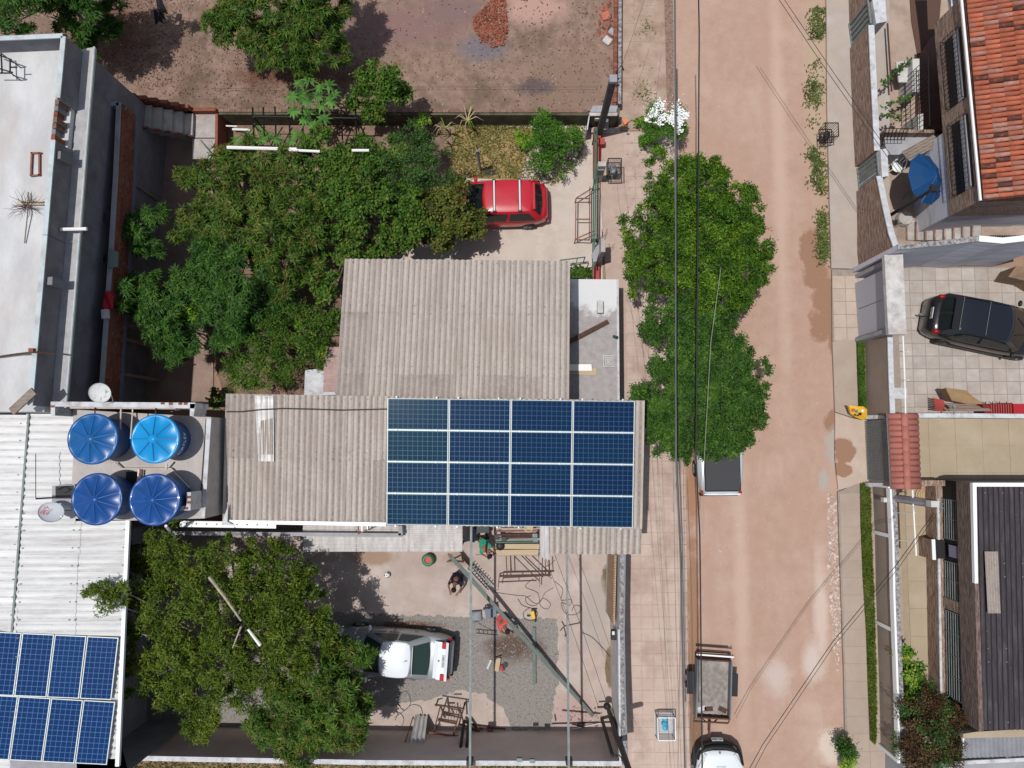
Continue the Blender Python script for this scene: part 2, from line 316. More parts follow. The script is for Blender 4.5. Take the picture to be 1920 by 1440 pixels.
L_citrus = leafmat('broad_leaves', (.022, .058, .008), (.085, .145, .02), (.16, .15, .04))
L_fine = leafmat('fine_dark_leaves', (.025, .055, .018), (.065, .12, .035), (.1, .16, .05))
L_olive = leafmat('olive_leaves', (.05, .065, .012), (.13, .13, .03), (.2, .13, .04))
L_street = leafmat('street_tree_leaves', (.018, .045, .006), (.085, .155, .013), (.20, .24, .02))
L_street2 = leafmat('street_tree_dark_leaves', (.016, .044, .009), (.062, .122, .022), (.12, .18, .028))
L_neem = leafmat('feathery_leaves', (.03, .055, .006), (.105, .135, .014), (.19, .18, .03))
L_papaya = leafmat('papaya_leaves', (.04, .11, .025), (.10, .20, .05), (.13, .24, .06))
L_bush = leafmat('bush_leaves', (.03, .085, .012), (.09, .19, .025), (.14, .25, .04))
L_lime = leafmat('lime_leaves', (.12, .2, .02), (.26, .34, .05))
L_maroon = leafmat('maroon_leaves', (.035, .018, .012), (.11, .05, .03), (.22, .14, .09))
L_shrub = leafmat('yellow_green_leaves', (.04, .11, .012), (.14, .24, .03), (.36, .26, .07))
L_panicle = leafmat('mango_flower_stalks', (.14, .11, .03), (.24, .17, .07), (.3, .18, .10), trans=.1)
L_petal = mat('white_petals', (.80, .81, .79), rough=.7)

M_cem = mat('unpainted_cement', srgb(140, 138, 142), srgb(122, 120, 126), scale=2, c3=srgb(108, 106, 110), s3=.9, bump=.25, bscale=16, rough=.95)
M_brick_old = mat('dusty_old_brick', srgb(150, 122, 106), srgb(122, 96, 84), scale=9, rough=1, bump=.3, isl=.2)
# ---------------------------------------------------------------- ground sheets
def sheet(name, pts, z, m, thick=.02, kind='structure'):
    mb = MB().prism(PX(pts, z), z-thick); o = mb.build(name, m); o['kind'] = kind; return o
g = MB(); g.add([(-200, -200, -.05), (200, -200, -.05), (200, 200, -.05), (-200, 200, -.05)], [(0, 1, 2, 3)])
g.build('ground', M_ground)['kind'] = 'structure'
sheet('dirt_road', [(1240, -90), (1575, -90), (1575, 500), (1585, 700), (1600, 1000), (1640, 1530), (1290, 1530), (1280, 1200), (1270, 800), (1255, 300)], 0, M_road)
sheet('vacant_lot_soil', [(-140, -90), (1151, -90), (1153, 208), (-140, 208)], .35, M_soil, thick=.38)
sheet('driveway', [(400, 236), (1130, 236), (1130, 530), (400, 530)], .0, M_conc2)
sheet('dry_lawn_soil', [(850, 232), (1000, 240), (975, 338), (840, 332)], .006, M_drygrass)
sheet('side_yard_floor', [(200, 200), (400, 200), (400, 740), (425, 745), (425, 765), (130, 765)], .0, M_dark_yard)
sheet('mango_bed_soil', [(400, 236), (862, 236), (840, 440), (640, 520), (640, 745), (420, 745), (380, 600), (400, 400)], .004, mat('mango_bed_soil', srgb(156, 128, 112), srgb(118, 96, 82), scale=2, rough=1, bump=.5, bscale=12))
sheet('work_yard_floor', [(225, 985), (1175, 985), (1178, 1420), (225, 1420)], .0, M_conc)
sheet('next_lot_soil', [(200, 1400), (1200, 1400), (1200, 1560), (200, 1560)], .0, mat('next_lot_soil', srgb(160, 134, 106), srgb(120, 100, 72), scale=7, rough=1, bump=.8, bscale=14), thick=.019)
# gravel bed with stones
gb = [(250, 1150), (640, 1150), (1045, 1160), (1046, 1280), (1040, 1300), (1034, 1368), (960, 1369), (946, 1330), (925, 1318), (905, 1300), (870, 1293), (810, 1310), (745, 1322), (640, 1330), (460, 1368), (275, 1368)]
def rag(poly, step, amp):
    o = []
    for i in range(len(poly)):
        a, b = poly[i], poly[(i+1) % len(poly)]; L = math.hypot(b[0]-a[0], b[1]-a[1]); k = max(1, int(L/step))
        for j in range(k): o.append((a[0]+(b[0]-a[0])*j/k+random.uniform(-amp, amp), a[1]+(b[1]-a[1])*j/k+random.uniform(-amp, amp)))
    return o
gb = rag(gb, 6, 3.2)
sheet('gravel_bed', gb, .006, M_gravelbed, thick=.004)
def inside(x, y, poly):
    c = False; j = len(poly)-1
    for i in range(len(poly)):
        if (poly[i][1] > y) != (poly[j][1] > y) and x < (poly[j][0]-poly[i][0])*(y-poly[i][1])/(poly[j][1]-poly[i][1])+poly[i][0]: c = not c
        j = i
    return c
def stones(name, poly, n, smin, smax, m, z=0., flat=.6, label=None, dens=None):
    """loose stones, one irregular eight-sided body each, scattered over a polygon of photo pixels"""
    xs = [p[0] for p in poly]; ys = [p[1] for p in poly]; V = []; Fs = []; k = 0
    base = np.array([(1, 0, 0), (-1, 0, 0), (0, 1, 0), (0, -1, 0), (0, 0, 1), (0, 0, -1)], float)
    fc = [(0, 2, 4), (2, 1, 4), (1, 3, 4), (3, 0, 4), (2, 0, 5), (1, 2, 5), (3, 1, 5), (0, 3, 5)]
    while k < n:
        x = random.uniform(min(xs), max(xs)); y = random.uniform(min(ys), max(ys))
        if not inside(x, y, poly) or (dens and random.random() > dens(x, y)): k += .2; continue
        s = smin+(smax-smin)*random.random()**3; p = at(x, y, z+s*flat*.4)
        b = base*np.array([s*random.uniform(.6, 1.2), s*random.uniform(.5, 1), s*flat]); a = random.random()*6.28
        R = np.array([[math.cos(a), -math.sin(a), 0], [math.sin(a), math.cos(a), 0], [0, 0, 1]])
        b = b @ R.T*rng.uniform(.75, 1.25, (6, 1))+np.array(p); i0 = len(V)
        V += [tuple(q) for q in b]; Fs += [tuple(i+i0 for i in f) for f in fc]; k += 1
    mb = MB(); mb.v = V; mb.f = Fs; mb.m = [0]*len(Fs)
    o = mb.build(name, m, kind='stuff'); 
    if label: tag(o, label, name)
    return o
def flakes(name, poly, n, smin, smax, m, z=0., lift=.02, label=None, cat=None, dens=None):
    """small curled leaves lying on the ground"""
    xs = [p[0] for p in poly]; ys = [p[1] for p in poly]; mb = MB(); k = 0
    while k < n:
        x = random.uniform(min(xs), max(xs)); y = random.uniform(min(ys), max(ys))
        if not inside(x, y, poly) or (dens and random.random() > dens(x, y)): k += .2; continue
        s = random.uniform(smin, smax); p = at(x, y, z+.006); a = random.random()*6.28; c, q = math.cos(a)*s, math.sin(a)*s; h = lift*random.random()
        mb.add([p+Vector((-c, -q, h)), p+Vector((q*.45, -c*.45, 0)), p+Vector((c, q, h)), p+Vector((-q*.45, c*.45, 0))], [(0, 1, 2, 3)]); k += 1
    o = mb.build(name, m, kind='stuff')
    if label: tag(o, label, cat)
    return o
stones('gravel', gb, 15000, .015, .035, M_gravel, .004, .7, 'loose grey gravel spread around the silver car')
lot = [(-100, -80), (1148, -80), (1150, 204), (400, 204), (215, 150), (-100, 60)]
stones('gravel_fringe', [(640, 1140), (1065, 1150), (1066, 1300), (1050, 1368), (930, 1368), (900, 1320), (860, 1306), (740, 1340), (640, 1345)], 1500, .012, .03, M_gravel, .002, .7, 'stray gravel stones kicked out over the concrete')
stones('pebbles', lot, 2600, .006, .032, M_pebble, .355, .5, 'pale stones and rubble bits scattered over the vacant lot')
flakes('leaf_litter', lot, 8000, .02, .055, M_litter, .355, label='brown fallen leaves carpeting the vacant lot under the mango trees', cat='leaf litter',
    dens=lambda x, y: min(1, .05+math.exp(-((x-240)/110)**2)*.9+math.exp(-((x-560)/150)**2-((y-150)/60)**2)*1.0+(.15 if x > 900 else 0)))
flakes('rubble_flakes', [(890, 30), (925, -5), (950, 0), (952, 60), (946, 84), (920, 90), (900, 78), (886, 50)], 900, .03, .09, M_rubble, .36, .12, 'heap of orange broken tile chips on the vacant lot', 'rubble heap')
stones('rubble', [(1118, 20), (1145, 0), (1148, 88), (1130, 84), (1120, 60)], 70, .03, .16, M_rubble, .36, .6, 'broken brick and plaster lumps lying along the low brick wall')
road = [(1275, -60), (1555, -60), (1560, 600), (1570, 800), (1580, 1440), (1310, 1440)]
stones('road_grit', road, 1500, .008, .028, M_pebble, 0, .5, 'small pale grit scattered on the dirt road')
stones('kerb_rubble', [(1552, 925), (1568, 930), (1578, 1190), (1572, 1270), (1560, 1200), (1552, 1050)], 1500, .015, .07, mat('white_rubble', srgb(226, 214, 204), srgb(186, 160, 144), scale=5, isl=-.3, rough=1), 0, .5, 'line of crumbled white rubble along the right kerb')
# ---------------------------------------------------------------- left pavement with tiles
pav = struct('left_pavement')
MB().prism(PX([(1160, -90), (1252, -90), (1266, 245), (1160, 245)], .10), -.02).build('worn_slab', mat('worn_pavement', srgb(186, 164, 148), srgb(168, 142, 124), scale=2.4, c3=srgb(150, 122, 104), s3=.9, bump=.3, bscale=16, rough=.95), pav)
MB().prism(PX([(1120, 246), (1262, 246), (1279, 800), (1288, 1200), (1294, 1530), (1165, 1530), (1163, 1000)], .09), -.02).build('mortar_bed', mat('tile_joint_bed', srgb(196, 173, 160), srgb(184, 161, 147), scale=4, rough=1), pav)
MB().prism(PX([(1243, -90), (1258, -90), (1270, 245), (1252, 245)], .115), -.02).build('kerb_edge', mat('rough_kerb', srgb(168, 140, 124), srgb(120, 96, 82), scale=14, bump=.8, rough=1), pav)
for i in range(7):   # joints of the worn slabs
    y = 10+i*34; MB().bar(at(1172, y, .102), at(1196 if i % 2 else 1232, y, .102), .014, .006).build('slab_joint', M_joint, pav)
MB().bar(at(1188, -40, .102), at(1189, 245, .102), .012, .006).build('slab_joint', M_joint, pav)
tile_mesh = None
def tiles(parent, name, x0, y0, nx, ny, dx, dy, z, m, gap=.012, skip=None, jit=.004, limit=300):
    """square tiles in world metres, each an object that shares one mesh"""
    mb = MB(); a, b = (dx-gap)/2, (dy-gap)/2; c = .008
    mb.add([(-a, -b, -.02), (a, -b, -.02), (a, b, -.02), (-a, b, -.02), (-a+c, -b+c, 0), (a-c, -b+c, 0), (a-c, b-c, 0), (-a+c, b-c, 0)],
           [(0, 1, 5, 4), (1, 2, 6, 5), (2, 3, 7, 6), (3, 0, 4, 7), (4, 5, 6, 7)])
    first = None; n = 0
    for j in range(ny):
        for i in range(nx):
            x, y = x0+(i+.5)*dx, y0-(j+.5)*dy
            if (skip and skip(x, y)) or n >= limit: continue
            if first is None: o = first = mb.build(name, m, parent, local=True)
            else: o = first.copy(); link(o)
            o.parent = parent; o.location = (x, y, z+random.uniform(-jit, jit)); n += 1
    return n
a = at(1173, 248, .1); b = at(1173, 1440, .1)
def skp(x, y):   # keep to the pavement strip
    f = (a.y-y)/(a.y-b.y); xl = at(1176, 248, .1).x-.3*0; return x < 4.02-.0*f or x > at(1262, 248, .1).x+.33*f-.2
tiles(pav, 'pavement_tile', 4.05, a.y-.02, 5, 56, .432, .44, .1, M_tile, skip=lambda x, y: x > 6.25 or x < 4.0, gap=.007, limit=290)
# ---------------------------------------------------------------- right pavement
rp = struct('right_pavement')
MB().prism(PX([(1549, -90), (1668, -90), (1668, 505), (1559, 503), (1551, 200)], .12), -.02).build('concrete_slab', M_pave_r, rp)
MB().prism(PX([(1560, 505), (1672, 505), (1672, 640), (1561, 640)], .112), -.02).build('mortar_bed', M_joint, rp)
p0 = at(1560, 517, .12); tiles(rp, 'pavement_tile', p0.x, p0.y, 3, 5, .49, .50, .12, mat('right_pavement_tile', srgb(196, 178, 162), srgb(184, 166, 150), scale=2, bump=.2, bscale=30, isl=.05))
MB().prism(PX([(1561, 641), (1624, 625), (1670, 625), (1670, 790), (1600, 783), (1566, 772)], .12), -.02).build('concrete_slab', M_pave_r2, rp)
MB().prism(PX([(1566, 774), (1600, 785), (1660, 792), (1664, 905), (1636, 905), (1572, 918), (1566, 860)], .10), -.02).build('ramp_slab', mat('ramp_slab', srgb(200, 180, 166), srgb(188, 168, 152), scale=1.4, bump=.15, rough=.95, blobs=[bl(1580, 845, 20, 26, WET, .08), bl(1575, 880, 24, 12, WET, .06)]), rp)
MB().prism(PX([(1571, 922), (1618, 903), (1680, 903), (1700, 1440), (1700, 1530), (1592, 1530), (1586, 1440), (1582, 1250), (1576, 1080)], .112), -.02).build('mortar_bed', M_joint, rp)
p0 = at(1574, 925, .12); ang = None
yy = p0.y
for j in range(18):      # slabs in two columns that follow the slant of the kerb
    y1 = yy-.62; f = j/18; xa = at(1574+j*.95, 925+j*30, .12).x
    for i, (u, v) in enumerate(((0, .80), (.81, 2.2))):
        mb = MB().box((0, 0, -.01), (v-u-.01, .61, .02)); o = mb.build('pavement_slab', M_pave_r2, rp, local=True); o.location = (xa+(u+v)/2, yy-.31, .12+random.uniform(-.002, .002))
    yy = y1
# dirt ramp beside the gate, bright concrete apron
# ---------------------------------------------------------------- tiled court (right)
court = struct('tiled_court')
MB().prism(PX([(1668, 500), (2010, 500), (2010, 780), (1668, 780)], .04), -.02).build('mortar_bed', M_joint, court)
c0 = at(1677, 505, .06)
tiles(court, 'court_tile', c0.x+.05, c0.y+.05, 11, 12, .50, .485, .055, M_court, gap=.014, jit=.003)
bs = struct('beige_court')
MB().prism(PX([(1660, 780), (2010, 780), (2010, 1480), (1660, 1480)], .03), -.02).build('mortar_bed', mat('beige_joint', srgb(172, 154, 130), srgb(162, 146, 122), scale=3), bs)
c0 = at(1700, 786, .05); n = 0
for j in range(11):
    for i in range(8):
        wd = 1.0; mb = MB().box((0, 0, -.01), (wd-.008, .992, .02)) if n == 0 else None
        if i > 1 and j > 2: continue
        if mb: o = bmesh0 = mb.build('beige_slab', M_beige, bs, local=True)
        else: o = bmesh0.copy(); link(o)
        o.location = (c0.x+.3+wd*i, c0.y-.5-1.0*j, .05+random.uniform(-.002, .002)); n += 1
sheet('front_yard_floor', [(1640, -90), (1960, -90), (1960, 462), (1655, 462)], .05, M_yard_tr)
# ---------------------------------------------------------------- grass and weeds
def blades(name, fn, n, h, m, label, cat, wid=.012, lean=.5):
    """grass blades: fn() gives a root position"""
    mb = MB()
    for _ in range(n):
        p = fn(); a = random.random()*6.28; hh = h*random.uniform(.5, 1.3); d = Vector((math.cos(a), math.sin(a), 0)); s = Vector((-d.y, d.x, 0))*wid
        t = p+d*hh*lean*random.uniform(.3, 1.6)+Vector((0, 0, hh)); mdl = (p+t)/2+Vector((0, 0, hh*.12))
        mb.add([p-s, p+s, mdl+s*.8, t, mdl-s*.8], [(0, 1, 2, 4), (4, 2, 3)])
    o = mb.build(name, m, kind='stuff'); return tag(o, label, cat)
def strip(pl, w0, w1, z=0.1):
    def f():
        i = random.randrange(len(pl)-1); t = random.random(); x = pl[i][0]*(1-t)+pl[i+1][0]*t; y = pl[i][1]*(1-t)+pl[i+1][1]*t
        return at(x+random.uniform(w0, w1), y, z)
    return f
sheet('turf_bed', [(1606, 632), (1619, 628), (1621, 768), (1610, 768)], .17, mat('turf_soil', srgb(58, 82, 34), srgb(40, 62, 24), scale=8, bump=.6, rough=1), thick=.06)
blades('grass_strip', strip([(1607, 633), (1608, 700), (1612, 768)], 0, 13, .17), 4200, .06, M_grass, 'narrow bright green turf strip at the foot of the brown wall above the gate', 'grass', .016, .7)
TB = [(1614, 912), (1617, 950), (1614, 1000), (1620, 1100), (1625, 1190), (1630, 1300), (1634, 1390)]
mb = MB()
turf = [(1613, 908), (1626, 903), (1632, 915), (1634, 1000), (1638, 1100), (1641, 1200), (1643, 1300), (1643, 1388), (1640, 1396), (1632, 1388), (1628, 1290), (1625, 1190), (1618, 1080), (1614, 980)]
sheet('turf_bed', turf, .17, mat('turf_soil_olive', srgb(98, 104, 48), srgb(76, 84, 36), scale=5, bump=.6, rough=1, c3=srgb(120, 104, 62), s3=1.4), thick=.06)
def infn(poly, z):
    xs = [p[0] for p in poly]; ys = [p[1] for p in poly]
    def f():
        while True:
            x = random.uniform(min(xs)-1, max(xs)+1); y = random.uniform(min(ys), max(ys))
            if inside(x, y, poly): return at(x, y, z)
    return f
blades('grass_strip', infn(turf, .17), 9000, .06, leafmat('olive_turf', (.06, .085, .015), (.13, .15, .03), (.2, .16, .07), trans=.15), 'long olive green turf strip at the foot of the lower right wall', 'grass', .016, .7)
def ragged(xc, w, y0, y1, gap):
    def f():
        while True:
            y = random.uniform(y0, y1); x = random.gauss(xc(y), w)
            if math.sin(y*.045)+math.sin(y*.11+1)*.6+random.gauss(0, .5) > gap: return at(x, y, .02)
    return f
blades('weeds', ragged(lambda y: 1533+max(0, y-60)*.006-(8 if 120 < y < 300 else 0), 9, 15, 350, .25), 1500, .10, M_weed, 'ragged green weeds along the upper right kerb of the dirt road', 'weeds', .022, .9)
blades('weeds', ragged(lambda y: 1541+(y-360)*.02, 7, 350, 500, -.2), 1000, .10, M_weed, 'dry weeds at the kerb beside the wet patches', 'weeds', .022, .9)
blades('weeds', ragged(lambda y: 1206, 9, 30, 235, .7), 420, .12, M_weed, 'small weeds growing in the cracks of the left pavement', 'weeds', .02, 1)
blades('lawn_grass', infn([(852, 232), (1100, 236), (1090, 300), (1040, 350), (980, 335), (840, 330)], .01), 5200, .09, M_dgrass, 'dry yellowed lawn grass beside the red car', 'grass', .016, .8)
blades('lawn_grass', infn([(200, 1428), (1160, 1434), (1160, 1500), (200, 1500)], .02), 7000, .12, M_dgrass, 'brown dry grass beyond the bottom yard wall', 'grass', .02, .8)
# ---------------------------------------------------------------- walls
def wall(name, pts, z, z0, t, m, label, cap=None, cat='wall', capt=.05, group=None):
    P = [at(*p[:2], p[2] if len(p) > 2 else z) for p in pts]
    if cap is None: o = wall_mb(P, t, z0).build(name, m); return tag(o, label, cat, group)
    r = thing(name, (P[0].x, P[0].y, z0), label, cat, group)
    wall_mb([p-Vector((0, 0, .03)) for p in P], t, z0).build('wall_body', m, r)
    L = [p.copy() for p in P]; mb = MB(); A, B = offset_line(L, t+capt)
    for i in range(len(L)-1):
        top = [B[i], B[i+1], A[i+1], A[i]]; n = len(mb.v)
        mb.add(top+[q-Vector((0, 0, .05)) for q in top], [(0, 1, 2, 3), (7, 6, 5, 4), (0, 4, 5, 1), (1, 5, 6, 2), (2, 6, 7, 3), (3, 7, 4, 0)])
    mb.build('wall_cap', cap, r); return r
def brick_run(parent, a, b, h, rows, m, bl_=.2, bh=.07, t=.1, off=0, lim=300):
    """single bricks laid along a line, running bond; a, b bottom ends"""
    d = (b-a); L = d.xy.length; u = Vector((d.x/L, d.y/L, d.z/L)); q = math.atan2(u.y, u.x); first = None; n = 0
    for r in range(rows):
        s = (r % 2)*bl_/2
        while s < L-bl_*.3 and n < lim:
            if first is None: o = first = MB().box((0, 0, 0), (bl_-.012, t, bh-.012)).build('brick', m, parent, local=True)
            else: o = first.copy(); link(o)
            p = a+u*(s+bl_/2)+Vector((0, 0, bh*(r+.5))); o.location = p-wloc(parent)+Vector((random.uniform(-.004, .004), random.uniform(-.004, .004), 0)); o.rotation_euler.z = q+random.uniform(-.02, .02)
            s += bl_; n += 1
    return n
lw = thing('lot_wall', at(760, 212, .35), 'long mossy dark wall with a rough brick top between the vacant lot and the driveway', 'wall')
wall_mb(PX([(408, 211.5), (1104, 213)], .92), .13, -.02).build('wall_body', M_mossy, lw)
brick_run(lw, at(410, 208, .92), at(1102, 209, .92), .07, 1, M_brick_old, bl_=.22, bh=.06, t=.12)
bw = thing('brick_wall', at(1156, 100, 0), 'low brick wall on the right edge of the vacant lot beside the pavement', 'wall')
wall_mb(PX([(1163, -80), (1162, 195)], .68), .12, -.02).build('wall_body', M_cap_rough, bw)
brick_run(bw, at(1155, -60, .5), at(1152, 196, .5), .07, 2, M_brick, bl_=.2, bh=.07, t=.14)
# meter enclosure at the corner
me_ = thing('meter_niche', at(1130, 225, 0), 'roofless masonry meter niche with mossy brown sides at the corner of the vacant lot', 'meter niche')
wall_mb(PX([(1104, 214), (1158, 214)], 1.02), .14, -.02).build('back_wall', M_mossy, me_)
wall_mb(PX([(1105, 216), (1101, 243)], 1.0), .04, -.02).build('side_wall', M_cap, me_)
wall_mb(PX([(1160, 202), (1159, 216)], 1.0), .10, -.02).build('side_wall', M_mossy, me_)
MB().prism(PX([(1105, 211), (1158, 211), (1157, 217), (1105, 217)], 1.06), 1.0).build('coping', M_render, me_)
MB().prism(PX([(1112, 198), (1158, 198), (1158, 210), (1106, 210)], .8), -.02).build('rear_shelf', M_plaster, me_)
MB().prism(PX([(1108, 240), (1162, 240), (1162, 248), (1108, 248)], .2), -.02).build('step', M_render, me_)
for x, y in ((1119, 222), (1136, 228), (1137, 236)): MB().box(at(x, y, .75), (.16, .14, .2)).build('meter_box', M_plaster_w if x < 1125 else M_galv, me_)
# red bench-like kerb of the driveway front
rk = thing('red_planter_kerb', at(1118, 280, 0), 'faded red painted kerb wall beside the green gate rail', 'kerb wall')
MB().prism(PX([(1113, 241), (1120, 238), (1127, 252), (1126, 300), (1121, 330), (1113, 330)], .32), -.02).build('kerb_body', M_red, rk)
MB().prism(PX([(1120, 259), (1134, 259), (1134, 270), (1122, 271)], .5), -.02).build('kerb_block', M_red, rk)
tag(MB().prism(PX([(1113, 496), (1124, 496), (1124, 524), (1112, 524)], .5), -.02).build('red_gate_base', M_red), 'short red painted block at the lower end of the green gate', 'gate base')
def pillar(name, p, d, h, m, label, cat='pillar', **k):
    q = at(*p, h); r = thing(name, (q.x, q.y, 0), label, cat); MB().box((q.x, q.y, h/2), (d[0], d[1], h)).build('shaft', m, r, bevel=.01); return r
mp = pillar('meter_pillar', (1129, 307), (.30, .18, 1.5), 1.75, M_plaster_w, 'white meter pillar standing beside the upper black wire basket', 'pillar')
q = at(1129, 307, 1.75); MB().box((q.x+.01, q.y-.115, 1.2), (.24, .05, .5)).build('meter_door', M_galv, mp)
pl2 = pillar('concrete_post', (1131, 457), (.16, .6, 1), 2.1, M_render, 'unfinished pale concrete gate post with bare rebar ends', 'post')
q = at(1131, 457, 2.1)
for dx, dy in ((-.05, .28), (.05, .28), (-.05, .2), (.05, .16)): MB().tube([q+Vector((dx, dy, -.1)), q+Vector((dx, dy, .25)), q+Vector((dx*2, dy+.12, .5))], .009).build('rebar', M_rust, pl2)
# retaining walls of the bottom yard
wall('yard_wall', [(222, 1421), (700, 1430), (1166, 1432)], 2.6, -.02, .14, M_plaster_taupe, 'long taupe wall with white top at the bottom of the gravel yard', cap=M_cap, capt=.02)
yw = wall('street_wall', [(1167, 1036), (1165, 1180), (1167, 1300), (1172, 1436)], 2.6, -.02, .15, M_plaster_w, 'whitewashed street wall along the right side of the gravel yard', cap=M_cap_rough, capt=.0)
pp = PX([(1159, 1180), (1160, 1300), (1163, 1370)], 2.3); MB().tube(pp, .025).build('conduit', M_galv, yw)
wall_mb(PX([(1160.5, 1180), (1163, 1432)], 2.605), .06, 2.3).build('inner_coping', M_cap, yw)
wall_mb(PX([(1172, 1036), (1170, 1180), (1172, 1300), (1177, 1436)], 2.61), .05, 2.2).build('outer_coping', M_galv, yw)
# sliding gate with spikes
sg = thing('sheet_gate', at(1150, 1110, 0), 'tan sheet metal sliding gate with a row of spikes on top', 'gate')
A, B = at(1153, 1040, 2.2), at(1150, 1172, 2.2)
for i in range(3):
    a_, b_ = A.lerp(B, i/3), A.lerp(B, (i+.985)/3); wall_mb([a_, b_], .04, .05).build('gate_panel', mat('tan_sheet', srgb(182, 148, 116), srgb(166, 132, 104), scale=3, rough=.6) if i == 0 else bpy.data.materials['tan_sheet'], sg)
for i in range(28):
    p = A.lerp(B, (i+.5)/28); MB().tube([p, p+Vector((.03, 0, .14))], [.012, .003], 4).build('spike', M_blackm, sg)
MB().bar(A+Vector((.03, 0, .02)), B+Vector((.03, 0, .02)), .04).build('top_rail', M_wood, sg)
MB().bar(A+Vector((-.03, 0, -1.9)), B+Vector((-.03, 0, -1.9)), .04).build('track', M_galv, sg)
# right-hand street walls
R1 = [(1634, 47, 1.75), (1637, 120, 1.75), (1641, 200, 1.75), (1645, 282, 1.75)]
sw = wall('stone_wall', R1, 0, -.02, .16, M_stone, 'stone-clad street wall with white coping between the two shuttered gates', cap=M_cap, capt=.05)
sw2 = wall('stone_wall', [(1649, 330, 1.8), (1660, 385, 2.15), (1672, 438, 2.6), (1682, 466, 2.85)], 0, -.02, .16, M_stone, 'stone-clad street wall with four glass blocks, rising towards the concrete portal', cap=M_cap, capt=.05)
wall('stone_wall', [(1631, -80, 1.75), (1633, -2, 1.75)], 0, -.02, .16, M_stone, 'end of stone wall at the top edge of the photo above the upper gate', cap=M_cap, capt=.05)
for i in range(4):
    q = at(1631+i*1.6, 418+i*14, .9+.03*i); MB().box((q.x-.02, q.y, q.z), (.09, .17, .17)).build('glass_block', mat('glass_block', srgb(190, 186, 172), rough=.3) if i == 0 else bpy.data.materials['glass_block'], sw2, bevel=.015)
def shutter(p0, p1, z, label, n):
    a_, b_ = at(*p0, z), at(*p1, z); r = thing('gate', ((a_.x+b_.x)/2, (a_.y+b_.y)/2, 0), label, 'gate')
    for i in range(n):
        u = a_.lerp(b_, (i+.5)/n); MB().box((u.x+.03*(i % 2), u.y, z/2), (.03, (b_-a_).length/n*.8, z-.1)).build('gate_slat', M_galv, r)
    MB().bar(a_, b_, .06).build('top_rail', M_galv, r); MB().bar(Vector((a_.x, a_.y, .15)), Vector((b_.x, b_.y, .15)), .06).build('bottom_rail', M_galv, r)
    return r
shutter((1627, 0), (1633, 45), 1.7, 'grey slatted gate at the top between stone wall ends', 9)
shutter((1644, 286), (1648, 328), 1.7, 'grey slatted gate below the long stone wall', 9)
tag(MB().prism(PX([(1636, 0), (1660, 0), (1663, 40), (1643, 44)], 1.85), -.02).build('gate_lintel', M_cap), 'white painted concrete slab above the top gate', 'slab')
tag(MB().prism(PX([(1651, 280), (1664, 278), (1666, 330), (1654, 332)], 1.9), -.02).build('gate_lintel', M_cap), 'white ledge beside the lower slatted gate', 'slab')
# concrete portal and its gate
po = thing('concrete_portal', at(1679, 550, 0), 'blotchy white concrete slab portal over the garage gate', 'portal')
MB().prism(PX([(1658, 478), (1693, 477), (1700, 627), (1666, 627)], 2.9), 2.72).build('portal_slab', mat('blotchy_slab', srgb(216, 214, 210), srgb(176, 170, 166), scale=3, c3=srgb(198, 178, 166), s3=1.2, bump=.5, bscale=14, rough=1), po)
for y in (487, 618):
    q = at(1680, y, 2.7); MB().box((q.x, q.y, 1.35), (.5, .14, 2.72)).build('portal_leg', M_plaster, po)
ga = thing('garage_gate', at(1650, 560, 0), 'pale grey panel garage gate under the concrete portal', 'gate')
a_, b_ = at(1659, 505, 2.4), at(1667, 615, 2.4)
for i in range(2):
    u, v = a_.lerp(b_, i/2), a_.lerp(b_, (i+.97)/2); wall_mb([u, v], .05, .1).build('gate_panel', mat('gate_paint', srgb(186, 190, 202), rough=.5) if i == 0 else bpy.data.materials['gate_paint'], ga)
wall('side_wall', [(1683, 463), (1760, 456), (1835, 447)], 3.55, -.02, .16, M_grey_wall, 'tall blue-grey side wall with rough lichened top above the tiled court', cap=M_cap_rough, capt=0.02)
wall('side_wall', [(1836, 447), (1880, 451), (1925, 446), (1990, 447)], 3.57, -.02, .18, M_grey_wall, 'white-capped end of the tall grey side wall at the right edge', cap=M_white, capt=0.02)
wall('front_wall', [(1669, 628), (1671, 700), (1674, 776)], 1.9, -.02, .14, M_plaster_b, 'brown-grey street wall with white cap beside the tiled court', cap=M_cap, capt=.04)
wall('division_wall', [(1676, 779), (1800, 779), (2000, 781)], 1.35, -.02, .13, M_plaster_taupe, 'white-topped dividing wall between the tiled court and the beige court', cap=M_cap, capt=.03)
lwv = thing('front_wall', at(1650, 1150, 0), 'long taupe street wall with dark speckled cap and white pilasters at lower right', 'wall')
RW = PX([(1676, 916), (1681, 1020), (1683, 1120), (1686, 1200), (1690, 1310), (1693, 1428)], 1.55)
wall_mb([p-Vector((0, 0, .03)) for p in RW], .15, -.02).build('wall_body', M_plaster_b, lwv)
wall_mb(RW, .16, 1.50).build('wall_cap', M_cap_rough, lwv)
wall_mb([p+Vector((-.115, 0, .01)) for p in RW], .07, 1.30).build('cap_edge', M_white, lwv)
for x, y in ((1672, 912), (1678, 1006), (1684, 1184), (1690, 1428)):
    q = at(x, y, 1.5); MB().box((q.x-.08, q.y, .74), (.09, .13, 1.5)).build('pilaster', M_white, lwv)
for x, y in ((1658, 768),):
    q = at(x, y, 1.2); MB().box((q.x-.03, q.y, 1.2), (.1, .14, .2)).build('electric_box', M_white, lwv)
q = at(1660, 937, 1.25); MB().box((q.x-.05, q.y, 1.25), (.12, .16, .22)).build('wall_lamp', M_plaster_w, lwv)
